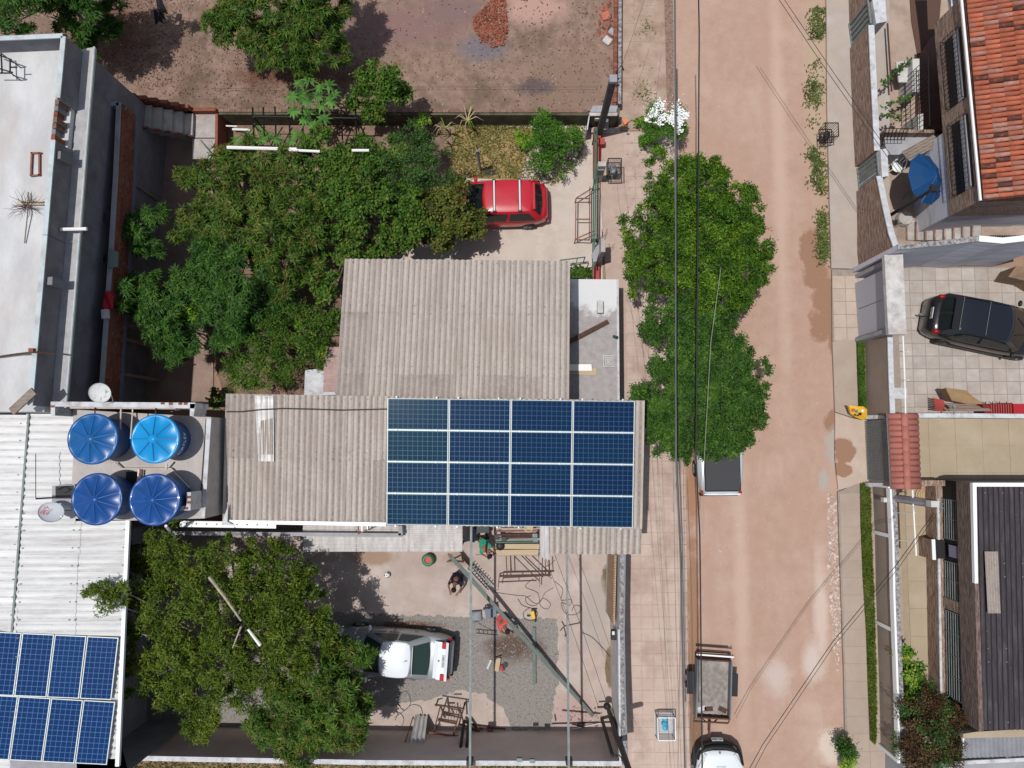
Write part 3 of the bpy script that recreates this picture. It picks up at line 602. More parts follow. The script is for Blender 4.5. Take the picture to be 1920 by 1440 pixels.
# low beds closing the garage opening
for y, lab in ((782, 'white sloped plinth at the upper side of the ribbed garage door'), (909, 'white sloped plinth at the lower side of the ribbed garage door')):
    tag(wall_mb([at(1624 if y < 800 else 1628, y, .45), at(1668, y, 1.5)], .14, -.02).build('door_plinth', M_cap), lab, 'plinth')
tc = thing('tiled_canopy', at(1692, 845, 0), 'small salmon clay-tiled canopy over the ribbed garage door', 'canopy')
zc = 2.25; A, B, C_, D_ = at(1666, 778, zc), at(1700, 776, zc+.22), at(1711, 917, zc+.22), at(1671, 915, zc)
A = at(1665, 775, zc); D_ = at(1672, 917, zc); E1, E2 = at(1719, 775, zc), at(1724, 917, zc); R_a, R_b = at(1695, 775, zc+.22), at(1701, 917, zc+.22)
def barrel_mesh(L, w0, w1, h, n=6):
    mb = MB()
    for k, wd in ((0, w0), (1, w1)):
        for i in range(n+1):
            an = math.pi*i/n; mb.v.append((k*L, -math.cos(an)*wd/2, math.sin(an)*h*(1 if k == 0 else .85)+(.012 if k == 0 else 0)))
    mb.f = [(i, i+1, n+2+i, n+1+i) for i in range(n)]+[tuple(range(n, -1, -1))]; mb.m = [0]*len(mb.f)
    return mb
def lay(o, p, xdir, ydir):
    x = xdir.normalized(); z = x.cross(ydir).normalized(); z = z if z.z > 0 else -z; y = z.cross(x)
    o.matrix_local = Matrix.Translation(p) @ Matrix((x, y, z)).transposed().to_4x4()
f1 = None
for side, (ea, eb) in enumerate(((A, D_), (E1, E2))):
    for i in range(13):
        t = (i+.5)/13; lo, hi = ea.lerp(eb, t), R_a.lerp(R_b, t); Ls = (hi-lo).length
        if f1 is None: o = f1 = barrel_mesh(Ls*1.02, .215, .19, .075).build('roof_tile', M_clay_n, tc, smooth=True, local=True)
        else: o = f1.copy(); link(o)
        lay(o, lo-wloc(tc), hi-lo, eb-ea); o.scale.x = Ls/((A.lerp(D_, .5)-R_a.lerp(R_b, .5)).length)
dr = (R_b-R_a); 
for i in range(6):
    p = R_a+dr*(i/6); o = barrel_mesh(dr.length/6*1.03, .25, .23, .10).build('ridge_tile', M_clay_n, tc, smooth=True, local=True); lay(o, p-wloc(tc)+Vector((0, 0, .03)), dr, Vector((1, 0, 0)))
MB().prism([p-Vector((0, 0, .02)) for p in (A, D_, E2, E1)], zc-.12).build('canopy_slab', M_plaster_w, tc)
for y in (782, 909):
    q = at(1695, y, zc-.1); MB().box((q.x, q.y, (zc-.1)/2), (.5, .16, zc-.1)).build('canopy_pier', M_plaster_b, tc)
gd = thing('ribbed_garage_door', at(1660, 845, 0), 'grey ribbed roller door beneath the salmon tiled canopy', 'door')
a_, b_ = at(1668, 786, 2.0), at(1674, 905, 2.0)
for i in range(30):
    u = a_.lerp(b_, (i+.5)/30); MB().box((u.x+.02, u.y, 1.02), (.04, .05, 2.0)).build('door_rib', M_galv, gd)
MB().box((a_.x+.08, (a_.y+b_.y)/2, 1.0), (.03, abs(a_.y-b_.y), 2.0)).build('door_sheet', M_plaster, gd)
# ---------------------------------------------------------------- corrugated sheets
def corr(A, B, C_, D_, waves, amp, seg=6, rows=1, thick=.008, dark_troughs=False):
    """sheet A-B-C-D; the waves run across A->B; B->C is down the flute"""
    mb = MB(); n = int(waves*seg); nrm = (B-A).cross(D_-A).normalized(); nrm = nrm if nrm.z > 0 else -nrm
    for j in range(rows+1):
        v = j/rows
        for i in range(n+1):
            u = i/n; p = (A.lerp(B, u)).lerp(D_.lerp(C_, u), v); mb.v.append(p+nrm*(amp*math.cos(2*math.pi*waves*u)))
    for j in range(rows):
        for i in range(n):
            k = j*(n+1)+i; mb.f.append((k, k+1, k+n+2, k+n+1)); mb.m.append(1 if dark_troughs and math.cos(2*math.pi*waves*(i+.5)/n) < -.55 else 0)
    return mb
def sheet_roof(parent, A, B, C_, D_, nu, rowsv, waves, amp, m, name='roof_sheet', alt=None, ov=.012, lift=.012, overlap=.06):
    """A top-left, B top-right, C bottom-right, D bottom-left; nu sheets across, rowsv = list of fractions down"""
    nrm = (B-A).cross(D_-A).normalized(); nrm = nrm if nrm.z > 0 else -nrm
    P = lambda u, v: A.lerp(B, u).lerp(D_.lerp(C_, u), v)
    for j in range(len(rowsv)-1):
        for i in range(nu):
            u0, u1 = i/nu, (i+1)/nu+ov/nu; v0, v1 = rowsv[j], rowsv[j+1]+(overlap*(rowsv[j+1]-rowsv[j]) if j < len(rowsv)-2 else 0)
            h0 = nrm*(lift*(i % 2)+.0); h1 = nrm*(lift*(i % 2)+lift*1.2)
            jt = random.uniform(-.006, .006)
            mm = alt(i, j) if alt else m
            corr(P(u0, v0)+h0, P(u1, v0)+h0, P(u1, v1+jt)+h1, P(u0, v1+jt)+h1, waves, amp, dark_troughs=True, seg=8).build(name, [mm or m, {M_whiteroof: M_white_v, M_darkroof: M_dark_v}.get(mm or m, M_fib_v)], parent, smooth=True)
    bt = MB(); L_ = (B-A).length
    for v in rowsv:
        for dv in (.025, -.03):
            if not 0 < v+dv < 1: continue
            for k in range(int(L_/.53)):
                p = P((k+.5)/int(L_/.53), v+dv)+nrm*(amp+.02); bt.box(p, (.035, .035, .02))
    if bt.v: bt.build('roof_bolts', M_galv, parent, kind='stuff')
def flipz(p, z): return Vector((p.x, p.y, z))
# ---------------------------------------------------------------- house A (upper grey roof)
hA = thing('roofed_shed', at(850, 620, 0), 'upper house under a wide grey corrugated fibre-cement roof beside the mango trees', 'house')
A, B, C_, D_ = at(647, 485, 3.95), at(1068, 489, 3.95), at(1066, 760, 4.3), at(629, 755, 4.3)
def altA(i, j): return M_fib_dark if (i == 0 and j > 0) or (j == 2 and i > 0 and (i*7) % 3 != 1) else M_fib
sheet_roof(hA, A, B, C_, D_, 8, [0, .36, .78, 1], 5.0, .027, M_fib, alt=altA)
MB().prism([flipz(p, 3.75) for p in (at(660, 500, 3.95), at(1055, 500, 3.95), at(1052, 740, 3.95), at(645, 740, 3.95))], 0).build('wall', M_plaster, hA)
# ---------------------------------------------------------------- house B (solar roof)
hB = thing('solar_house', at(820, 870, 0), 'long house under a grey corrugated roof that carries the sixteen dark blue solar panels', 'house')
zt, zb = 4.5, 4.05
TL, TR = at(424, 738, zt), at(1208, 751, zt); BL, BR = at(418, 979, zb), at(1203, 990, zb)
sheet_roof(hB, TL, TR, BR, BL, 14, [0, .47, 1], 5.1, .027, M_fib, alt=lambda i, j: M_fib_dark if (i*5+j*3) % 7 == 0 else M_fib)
# lower flap right of x=1010
sheet_roof(hB, at(1012, 984, 4.04), at(1203, 986, 4.04), at(1201, 1039, 3.9), at(1012, 1038, 3.9), 3, [0, 1], 5.6, .027, M_fib)
corr(at(1012, 984, 4.09), at(1030, 984, 4.09), at(1030, 1050, 3.94), at(1012, 1044, 3.94), 2.5, .02).build('patch_sheet', M_fib_lt, hB, smooth=True)
MB().prism([flipz(p, 3.85) for p in (at(440, 752, 4), at(1160, 760, 4), at(1150, 975, 4), at(435, 968, 4))], 0).build('wall', M_plaster_w, hB)
MB().bar(at(424, 978, 4.1), at(724, 983, 4.1), .12, .09).build('gutter', M_white, hB)
corr(at(478, 741, 4.545), at(513, 742, 4.545), at(514, 865, 4.31), at(485, 865, 4.31), 4, .027).build('skylight_sheet', M_whiteroof, hB, smooth=True)
corr(at(489, 789, 4.475), at(510, 784, 4.485), at(510, 852, 4.36), at(489, 852, 4.36), 5, .02).build('inner_sheet', M_fib, hB, smooth=True)
MB().tube([at(x, y, 4.6) for x, y in ((425, 772), (450, 772), (490, 768), (530, 766), (580, 767), (640, 769), (680, 768), (726, 767))], .022).build('cable', M_cable, hB)
# ---------------------------------------------------------------- solar panels
def cellmat(name, base, alt, line, nx, ny, W, H):
    m = bpy.data.materials.new(name); m.use_nodes = True; N = m.node_tree.nodes; Lk = m.node_tree.links; p = N['Principled BSDF']
    p.inputs['Roughness'].default_value = .12; p.inputs['Specular IOR Level'].default_value = .12
    tc_ = N.new('ShaderNodeTexCoord'); sx = N.new('ShaderNodeSeparateXYZ'); Lk.new(tc_.outputs['Object'], sx.inputs[0])
    def grid(sock, pitch, wd, off=0):
        a = N.new('ShaderNodeMath'); a.operation = 'MULTIPLY_ADD'; Lk.new(sock, a.inputs[0]); a.inputs[1].default_value = 1/pitch; a.inputs[2].default_value = 50+off
        f = N.new('ShaderNodeMath'); f.operation = 'FRACT'; Lk.new(a.outputs[0], f.inputs[0])
        s = N.new('ShaderNodeMath'); s.operation = 'SUBTRACT'; Lk.new(f.outputs[0], s.inputs[0]); s.inputs[1].default_value = .5
        b = N.new('ShaderNodeMath'); b.operation = 'ABSOLUTE'; Lk.new(s.outputs[0], b.inputs[0])
        c = N.new('ShaderNodeMath'); c.operation = 'GREATER_THAN'; Lk.new(b.outputs[0], c.inputs[0]); c.inputs[1].default_value = .5-wd/pitch/2; return c.outputs[0]
    gx = grid(sx.outputs[0], W/nx, .011); gy = grid(sx.outputs[1], H/ny, .011)
    gb = grid(sx.outputs[1], H/ny/3, .003, .5)
    mx = N.new('ShaderNodeMath'); mx.operation = 'MAXIMUM'; Lk.new(gx, mx.inputs[0]); Lk.new(gy, mx.inputs[1])
    no = N.new('ShaderNodeTexVoronoi'); no.inputs['Scale'].default_value = 7; Lk.new(tc_.outputs['Object'], no.inputs[0])
    oi = N.new('ShaderNodeObjectInfo')
    r = N.new('ShaderNodeMix'); r.data_type = 'RGBA'; r.inputs[6].default_value = (*base, 1); r.inputs[7].default_value = (*alt, 1)
    sm = N.new('ShaderNodeMath'); sm.operation = 'MULTIPLY_ADD'; Lk.new(no.outputs['Color'], sm.inputs[0]); sm.inputs[1].default_value = .5; Lk.new(oi.outputs['Random'], sm.inputs[2])
    sm2 = N.new('ShaderNodeMath'); sm2.operation = 'MULTIPLY'; Lk.new(sm.outputs[0], sm2.inputs[0]); sm2.inputs[1].default_value = .7; Lk.new(sm2.outputs[0], r.inputs[0])
    m1 = N.new('ShaderNodeMix'); m1.data_type = 'RGBA'; Lk.new(gb, m1.inputs[0]); Lk.new(r.outputs[2], m1.inputs[6]); m1.inputs[7].default_value = (*[c*.5 for c in line], 1)
    m2 = N.new('ShaderNodeMix'); m2.data_type = 'RGBA'; Lk.new(mx.outputs[0], m2.inputs[0]); Lk.new(m1.outputs[2], m2.inputs[6]); m2.inputs[7].default_value = (*line, 1)
    Lk.new(m2.outputs[2], p.inputs['Base Color']); return m
def make_panel(label, group, W, H, nx, ny, m):
    r = thing('solar_module', (0, 0, 0), label, 'solar panel', group)
    fr = MB(); f = .024
    for sx_ in (-1, 1): fr.box((sx_*(W/2-f/2), 0, -.015), (f, H, .045))
    f2 = f if H > W else .014
    for sy in (-1, 1): fr.box((0, sy*(H/2-f2/2), -.016), (W-2*f, f2, .043))
    fr.build('frame', M_alu, r, local=True)
    g_ = MB().box((0, 0, -.01), (W-2*f, H-2*f2, .02)); g_.build('cell_glass', m, r, local=True)
    return r
def panel_array(A, B, C_, D_, nu, nv, gap, label_fn, group, nx, ny, m, tint=None):
    """A top-left B top-right C bottom-right D bottom-left"""
    W = ((B-A).length+(C_-D_).length)/2/nu; H = ((D_-A).length+(C_-B).length)/2/nv; proto = None
    P = lambda u, v: A.lerp(B, u).lerp(D_.lerp(C_, u), v)
    for j in range(nv):
        for i in range(nu):
            lab = label_fn(i, j)
            if proto is None: o = proto = make_panel(lab, group, W-gap, H-gap, nx, ny, m)
            else: o = copy_tree(proto); o['label'] = lab
            if tint:
                gslot = [c for c in o.children if c.name.startswith('cell')][0].material_slots[0]; gslot.link = 'OBJECT'; gslot.material = tint[i] if i < 2 else m
            x = (P((i+1)/nu, (j+.5)/nv)-P(i/nu, (j+.5)/nv)).normalized(); y0 = (P((i+.5)/nu, j/nv)-P((i+.5)/nu, (j+1)/nv)).normalized()
            z = x.cross(y0).normalized(); y = z.cross(x)
            o.matrix_world = Matrix.Translation(P((i+.5)/nu, (j+.5)/nv)+Vector((0, 0, random.uniform(-.003, .003)))) @ Matrix((x, y, z)).transposed().to_4x4()
    return W, H
COL = ['first', 'second', 'third', 'last']; ROW = ['top', 'second', 'third', 'bottom']
M_cellB = cellmat('blue_cells', (.003, .013, .055), (.003, .022, .058), (.045, .10, .17), 12, 6, 1.90, .92)
M_cellG = cellmat('green_blue_cells', (.004, .030, .052), (.010, .020, .07), (.07, .16, .19), 12, 6, 1.90, .92); M_cellH = cellmat('teal_blue_cells', (.003, .021, .055), (.007, .018, .065), (.07, .15, .21), 12, 6, 1.90, .92)
WH = panel_array(at(726, 746, zt+.13), at(1191, 752, zt+.13), at(1187, 990, zb+.15), at(724, 984, zb+.15), 4, 4, .022,
    lambda i, j: f'dark blue solar panel on the grey roof, {ROW[j]} row, {COL[i]} from the left', 'sixteen solar panels on the grey roof', 12, 6, M_cellB, (M_cellG, M_cellH))
print('PANEL', WH)
for j in range(5):   # mounting rails that stick out at the edges, and clamps
    pass
rl = thing('panel_rails', at(950, 870, 4.4), 'aluminium rails and clamps showing between the sixteen roof panels', 'rails')
for j in range(1, 4):
    v = j/4; a_ = at(726, 746, zt+.10).lerp(at(724, 984, zb+.12), v); b_ = at(1191, 752, zt+.10).lerp(at(1187, 990, zb+.12), v); MB().bar(a_, b_, .035, .03).build('rail', M_alu, rl)
for i in range(4):
    for du in (.15, .8):
        for j in range(5):
            u, v = (i+du)/4, j/4; p = at(726, 746, zt+.145).lerp(at(1191, 752, zt+.145), u).lerp(at(724, 984, zb+.165).lerp(at(1187, 990, zb+.165), u), v)
            p.y += .03*(1 if j == 0 else 0)-.03*(j == 4); MB().box(p, (.05, .06, .03)).build('clamp', M_alu, rl)
# ---------------------------------------------------------------- house C: white roof at lower left with eight panels
hC = thing('white_roof_house', at(100, 1100, 0), 'house under a white painted corrugated roof at lower left with a long white gutter', 'house')
zc0, zc1 = 5.05, 4.6
hl, hr = [(-140, 770), (41, 775)], None
Ra = [at(-300, 776, 4.7), at(52, 778, zc0), at(20, 1186, zc0), at(-300, 1190, 4.7)]
def hroof(A, B, C_, D_, nu, vr, waves, amp, m, **k):   # flutes along x: swap axes
    sheet_roof(hC, A, D_, C_, B, nu, vr, waves, amp, m, **k)
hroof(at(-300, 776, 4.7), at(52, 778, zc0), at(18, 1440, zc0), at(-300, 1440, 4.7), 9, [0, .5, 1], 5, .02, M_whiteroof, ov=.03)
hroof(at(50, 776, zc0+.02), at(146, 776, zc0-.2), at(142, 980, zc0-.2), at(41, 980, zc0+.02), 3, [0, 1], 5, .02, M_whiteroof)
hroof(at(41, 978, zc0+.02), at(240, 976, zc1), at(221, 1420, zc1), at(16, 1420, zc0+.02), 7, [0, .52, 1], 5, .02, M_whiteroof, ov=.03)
MB().bar(at(54, 776, zc0+.04), at(22, 1186, zc0+.04), .06, .03).build('ridge_strip', M_galv, hC)
MB().bar(at(241, 975, zc1+.03), at(221, 1436, zc1+.03), .12, .10).build('gutter', M_white, hC)
for y in (998, 1000, 1006):
    pass
MB().prism([flipz(p, 4.3) for p in (at(-300, 790, 4), at(130, 790, 4), at(130, 985, 4), at(276, 985, 0), at(276, 1366, 0), at(250, 1440, 4), at(-300, 1440, 4))], 0).build('wall', M_plaster, hC)
M_cellC = cellmat('blue_cells_lower', (.004, .024, .10), (.004, .030, .115), (.08, .17, .32), 6, 12, .92, 1.90)
WH = panel_array(at(-24, 1184, 5.2), at(220, 1194, 4.78), at(205, 1436, 4.78), at(-40, 1422, 5.2), 4, 2, .03,
    lambda i, j: f'blue solar panel on the white roof, {["upper", "lower"][j]} row, {["cut by the photo edge", "second", "third", "nearest the gutter"][i]}', 'solar panels on the white roof', 6, 12, M_cellC)
print('PANEL C', WH)
# ---------------------------------------------------------------- tank house
zT = 5.15
th = thing('tank_house', at(270, 870, 0), 'grey flat-roofed block that carries the four round blue water tanks', 'building')
MB().prism(PX([(137, 768), (396, 782), (384, 972), (245, 976), (131, 972), (137, 862)], zT), -.02).build('roof_slab', mat('slab_cement', srgb(196, 188, 182), srgb(180, 172, 166), scale=2, c3=srgb(204, 198, 194), s3=1.2, bump=.3, bscale=18, rough=.95), th)
MB().prism(PX([(98, 753), (366, 755), (366, 766), (98, 762)], 5.95), 5.0).build('parapet', M_cap, th)
MB().prism(PX([(95, 753), (103, 753), (103, 779), (95, 779)], 5.96), 5.0).build('parapet', M_cap, th)
MB().prism(PX([(356, 757), (366, 757), (363, 780), (356, 780)], 5.95), 5.1).build('parapet', M_cap, th)
MB().prism(PX([(350, 923), (358, 923), (357, 957), (332, 957), (332, 949), (349, 949)], 5.95), 5.1).build('parapet', M_cap, th)
MB().prism(PX([(387, 785), (396, 785), (384, 970), (378, 970)], zT+.03), zT).build('slab_edge', M_cap, th)
MB().bar(at(386.5, 785, zT+.02), at(377, 920, zT+.02), .03, .01).build('expansion_joint', M_black, th)
MB().box(at(247, 901, zT+.02), (.35, .55, .03)).build('hatch', M_black, th)
# exposed bricks in parapets
for x, y in ((305, 756), (320, 757), (338, 757), (348, 757), (99, 762), (354.5, 932), (354.5, 942), (349, 953)):
    MB().box(at(x, y, 5.96), (.11, .07, .02)).build('brick', M_brick, th)
def tank(c, rpx, zlid, m, ribs, label, rot=0, mb_body=None, text=None):
    q = at(*c, zlid); r_ = px(zlid, rpx); t = thing('water_tank', (q.x, q.y, zT+.0), label, 'water tank', 'round blue water tanks on the slab')
    h = zlid-zT
    MB().lathe((0, 0, 0), [(r_*.76, 0), (r_*.80, .02), (r_*.88, h*.5), (r_*.955, h*.9), (r_*.97, h-.05), (.001, h-.05)], 40).build('tank_body', mb_body or M_tankb, t, smooth=True, local=True)
    # lid: shallow cone with recessed facets between raised ribs
    mb = MB(); n = ribs*8; prof = [(1.0, -.06), (1.0, 0.0), (.965, .02), (.94, .012), (.9, .03), (.2, .15), (.17, .17), (.0, .185)]
    vs = []
    for i, (rr, z) in enumerate(prof):
        for k in range(n):
            ph = (k % 8)/8; sag = -.022*math.sin(math.pi*ph)*(1 if .2 <= rr < .94 else 0)
            an = 2*math.pi*k/n+rot; vs.append((math.cos(an)*rr*r_, math.sin(an)*rr*r_, h+z+sag))
    fs = [(i*n+k, i*n+(k+1) % n, (i+1)*n+(k+1) % n, (i+1)*n+k) for i in range(len(prof)-1) for k in range(n)]
    mb.add(vs, fs); lid = mb.build('lid', m, t, smooth=True, local=True)
    rb = MB()
    for k in range(ribs):
        an = 2*math.pi*k/ribs+rot; d = Vector((math.cos(an), math.sin(an), 0)); rb.bar(d*r_*.17+Vector((0, 0, h+.162)), d*r_*.90+Vector((0, 0, h+.035)), .018, .018)
    rb.build('rib', M_tankb, lid, local=True)
    MB().lathe((0, 0, 0), [(r_*1.0, h-.07), (r_*1.015, h-.05), (r_*1.015, h+.005), (r_*.99, h+.015)], 48).build('rim', m, lid, smooth=True, local=True)
    return t
t1 = tank((174, 823), 47.5, 6.25, M_tank, 10, 'blue ribbed tank at the upper left of the four, beside the worn dish', .25)
t2 = tank((291, 823), 45.5, 6.25, M_tankl, 8, 'light cyan-blue tank, brightest of the four', .0)
t3 = tank((182, 936), 48, 6.25, M_tank2, 10, 'navy ribbed tank at the lower left of the four, beside the branded dish', .3)
t4 = tank((290, 937), 48, 6.25, M_tank2, 10, 'navy ribbed tank at the lower right of the four, next to the brick-end parapet', .1)
def text(s, size, m, parent, M, name='lettering', ext=.002, align='CENTER', local=True):
    c = bpy.data.curves.new(name, 'FONT'); c.body = s; c.size = size; c.extrude = ext; c.align_x = align; c.align_y = 'CENTER'; c.materials.append(m)
    t_ = bpy.data.objects.new('t', c); me = bpy.data.meshes.new_from_object(t_); bpy.data.objects.remove(t_); o = link(bpy.data.objects.new(name, me)); o.parent = parent; o.matrix_local = M; return o
for k, ch in enumerate('FORTLEV'):     # printed round the side of the light tank
    an = math.radians(-42+k*9); rr = px(6.25, 45.5)*.93; M = Matrix.Rotation(an, 4, 'Z') @ Matrix.Translation((rr, 0, .62)) @ Matrix.Rotation(math.pi/2, 4, 'Z') @ Matrix.Rotation(math.pi/2*.92, 4, 'X')
    text(ch, .17, M_white, t2, M)
# plumbing
def pipe(pts, r, m, label, z=None, cat='pipe', name='pipe', n=7):
    P = [at(*p) if len(p) == 3 else at(*p, z) for p in pts]; return tag(MB().tube(P, r, n).build(name, m, smooth=False), label, cat)
pipe([(132, 764.5, 5.75), (330, 766, 5.75)], .028, M_pvc, 'long horizontal pvc pipe along the top parapet above the tanks')
pipe([(227, 766, 5.78), (225, 823, 5.9)], .026, M_pvc, 'pvc feed pipe dropping beside the upper left tank')
pipe([(249, 766, 5.78), (245, 823, 5.9)], .022, M_pvc, 'pvc feed pipe dropping beside the light cyan tank')
pipe([(178, 765, 5.78), (178, 776, 6.1)], .02, M_brownpipe, 'short copper elbow above the upper left tank')
pipe([(292, 766, 5.78), (292, 778, 6.1)], .02, M_brownpipe, 'short copper elbow above the light cyan tank')
pipe([(215, 868, 5.3), (230, 879, 5.25), (321, 879, 5.25), (355, 915, 5.3)], .03, M_pvc, 'crooked pvc pipe run between the upper and lower tanks')
pipe([(260, 880, 5.32), (258, 905, 5.32)], .022, M_pvcw, 'short white pipe beside the lower right tank')
pipe([(264, 880, 5.32), (262, 905, 5.32)], .03, M_brownpipe, 'short red-brown pipe beside the lower right tank')
pipe([(312, 879, 5.28), (313, 868, 5.5)], .03, M_pvcw, 'white pipe stub under the light cyan tank')
pipe([(311, 986, 4.9), (330, 1008, 3.2)], .045, M_pvcw, 'white downpipe leaning out below the lower right tank')
# dishes
def dish(c, z, rx, ry, m, label, tilt, rz):
    q = at(*c, z); r = thing('satellite_dish', q, label, 'satellite dish')
    R = Matrix.Rotation(rz, 3, 'Z') @ Matrix.Rotation(tilt, 3, 'X')
    a_, b_ = px(z, rx), px(z, ry); D = Matrix.Diagonal((a_, b_, 1))
    MB().lathe((0, 0, 0), [(1.0, .10), (1.0, .085), (.8, .05), (.5, .015), (.2, 0), (.001, 0)], 40, M=R @ D).build('reflector', m, r, smooth=True, local=True)
    return r, R, a_, b_
d1, R, a_, b_ = dish((190, 736), 6.0, 21.5, 19, M_dishw, 'worn grey dish behind the top parapet', math.radians(12), .1)
MB().tube([(.0, 0, -.02), (.05, -.1, -.35), (.05, -.25, -.6)], .02).build('mast', M_galv, d1, local=True); MB().tube([(.35, -.05, .1), (.4, -.25, .05), (.3, -.32, .02)], .012).build('feed_arm', M_galv, d1, local=True)
d2, R, a_, b_ = dish((99, 961), 5.6, 24.5, 18.5, M_dish, 'grey oval dish lettered SKY on the white roof', math.radians(-14), math.radians(-12))
text('SKY', .15, M_redp, d2, Matrix.Translation((-.22, .07, .085)) @ Matrix.Rotation(math.radians(58), 4, 'Z'), ext=.004)
text('HDTV', .08, M_redp, d2, Matrix.Translation((-.10, .02, .075)) @ Matrix.Rotation(math.radians(52), 4, 'Z'), ext=.004)
MB().tube([(.26, -.2, .06), (.36, -.14, .16), (.4, -.10, .2)], .014).build('feed_arm', M_galv, d2, local=True); MB().ball((.40, -.10, .2), .035).build('feed_horn', M_white, d2, local=True)
MB().tube([(0, 0, -.03), (.3, .05, -.2), (.62, .03, -.3)], .02).build('bracket', M_galv, d2, local=True)
an_ = thing('antenna_mast', at(72, 934, 5.3), 'thin grey antenna bar with upright arm on the white roof', 'antenna')
MB().tube([at(67, 935, 5.8), at(138, 931, 5.35)], .025).build('boom', M_blackm, an_); MB().tube([at(67, 935, 5.8), at(67, 851, 5.8)], .012).build('element', M_blackm, an_)
cb = thing('concrete_stub', at(116, 922, 4.6), 'small grey concrete stub with dark recess on the white roof', 'stub')
MB().prism(PX([(98, 911), (140, 908), (140, 944), (97, 944)], 5.25), 4.6).build('stub_body', M_plaster, cb); MB().prism(PX([(104, 912), (138, 910), (138, 935), (104, 935)], 5.262), 5.2).build('recess', M_black, cb)
MB().tube([at(108, 918, 5.3), at(118, 912, 5.4), at(132, 918, 5.3), at(120, 924, 5.3)], .015).build('wire_coil', M_cable, cb)
# ---------------------------------------------------------------- left two-storey house
hL = thing('two_storey_house', at(60, 400, 0), 'tall unfinished two-storey house with white flat roof and grey ledge, top left', 'building')
zr, zp, zl, zf = 5.85, 6.55, 5.65, 3.0
edge = [(121, 63), (98, 300), (72, 560), (56, 745)]
roofp = [(-500, 70)]+[(121, 63), (98, 300), (72, 560), (56, 770)]+[(-500, 770)]
MB().prism([flipz(p, zr) for p in PX([(-500, 72), (119, 66), (96, 300), (70, 560), (54, 770), (-500, 770)], zp)], 2.9).build('roof_slab', M_slabw, hL)
def pseg(a, b, z=zp, t=.14, z0=zl-.3, m=None, name='parapet'): return wall_mb([at(*a, z), at(*b, z)], t, z0).build(name, m or M_cap, hL)
M_par = mat('parapet_teal_white', srgb(202, 212, 214), srgb(186, 198, 202), scale=3, c3=srgb(176, 172, 170), s3=1.6, rough=.9)
def pwall(a, b, t=.14):
    pseg(a, b, t=t, m=M_cem); P_, Q_ = at(*a, zp+.012), at(*b, zp+.012); wall_mb([P_, Q_], t+.012, zp-.03).build('parapet_top', M_par, hL)
pwall((118.5, 68), (108, 183)); pwall((99, 262), (84, 440)); pwall((84, 441), (56, 760)); pwall((-400, 89), (117, 66.5), .13)
for (x, y) in ((96, 288), (80, 525)):   # stub columns between parapet and ledge
    a1, b1 = at(x, y, zp), at(x+38, y+14, zl+.2); MB().bar(a1-Vector((-.1, 0, .12)), Vector((b1.x, a1.y-.0, zl+.25)), .24, .25).build('beam_stub', M_cem, hL)
# broken brick part of parapet
for k in range(7):
    pa, pb = (107-k*1.2, 186+k*11), (106-k*1.2, 196+k*11); wall_mb([at(*pa, zp-.2-.08*(k % 3)), at(*pb, zp-.2-.08*(k % 3))], .12, zl).build('brick', [M_brick_old, M_cem, M_brick, M_brick_old][k % 4], hL)
ledge = [(150, 85), (179, 86), (178, 100), (166, 250), (152, 400), (139, 560), (126, 700), (122, 752), (92, 752), (106, 560), (122, 300), (140, 100)]
mbL = MB(); inner = [flipz(at(x, y, zp), zl) for x, y in edge]; outer = PX([(177, 88), (160, 300), (140, 560), (123, 765)], zl)
for i in range(3): mbL.prism([inner[i], outer[i], outer[i+1], inner[i+1]], zl-.14)
mbL.build('ledge', mat('ledge_cement', srgb(188, 186, 186), srgb(168, 166, 168), scale=4, c3=srgb(198, 192, 188), s3=.9, bump=.6, bscale=16, rough=1, blobs=[]), hL)
for i in range(3):
    MB().tube([outer[i]+Vector((.0, 0, .0)), outer[i+1]+Vector((.0, 0, .0))], .035).build('ledge_lip', M_par, hL)
# body wall below ledge
bi = [p.copy() for p in inner]
for p in bi: p.x += .05
mbW = MB()
for i in range(3): mbW.prism([flipz(bi[i]-Vector((.4, 0, 0)), zl-.15), flipz(bi[i], zl-.15), flipz(bi[i+1], zl-.15), flipz(bi[i+1]-Vector((.4, 0, 0)), zl-.15)], 0)
mbW.build('body_wall', M_cem, hL)  # darker cement carries the deep shade below the ledge in its colour
# upper balcony floor and brick balustrade
br_px = [(222, 192), (216, 330), (207, 480), (197, 620), (188, 752)]
br = [at(x, y, 3.95) for x, y in br_px]
mbF = MB()
for i in range(len(br)-1):
    a_, b_ = br[i], br[i+1]; mbF.prism([Vector((a_.x-2.6, a_.y, zf)), Vector((a_.x+.12, a_.y, zf)), Vector((b_.x+.12, b_.y, zf)), Vector((b_.x-2.6, b_.y, zf))], zf-.18)
mbF.build('balcony_floor', mat('balcony_floor', srgb(120, 124, 138), srgb(104, 108, 124), scale=1.5, rough=.8), hL)  # floor colour darkened to stand in for deep shade under the ledge
for i in range(len(br)-1): wall_mb([br[i]-Vector((0, 0, .02)), br[i+1]-Vector((0, 0, .02))], .12, zf).build('balustrade', M_mortar, hL)
for i in range(len(br)-1): wall_mb([br[i], br[i+1]], .15, 3.9).build('balustrade_cap', M_plaster, hL)
nb = None
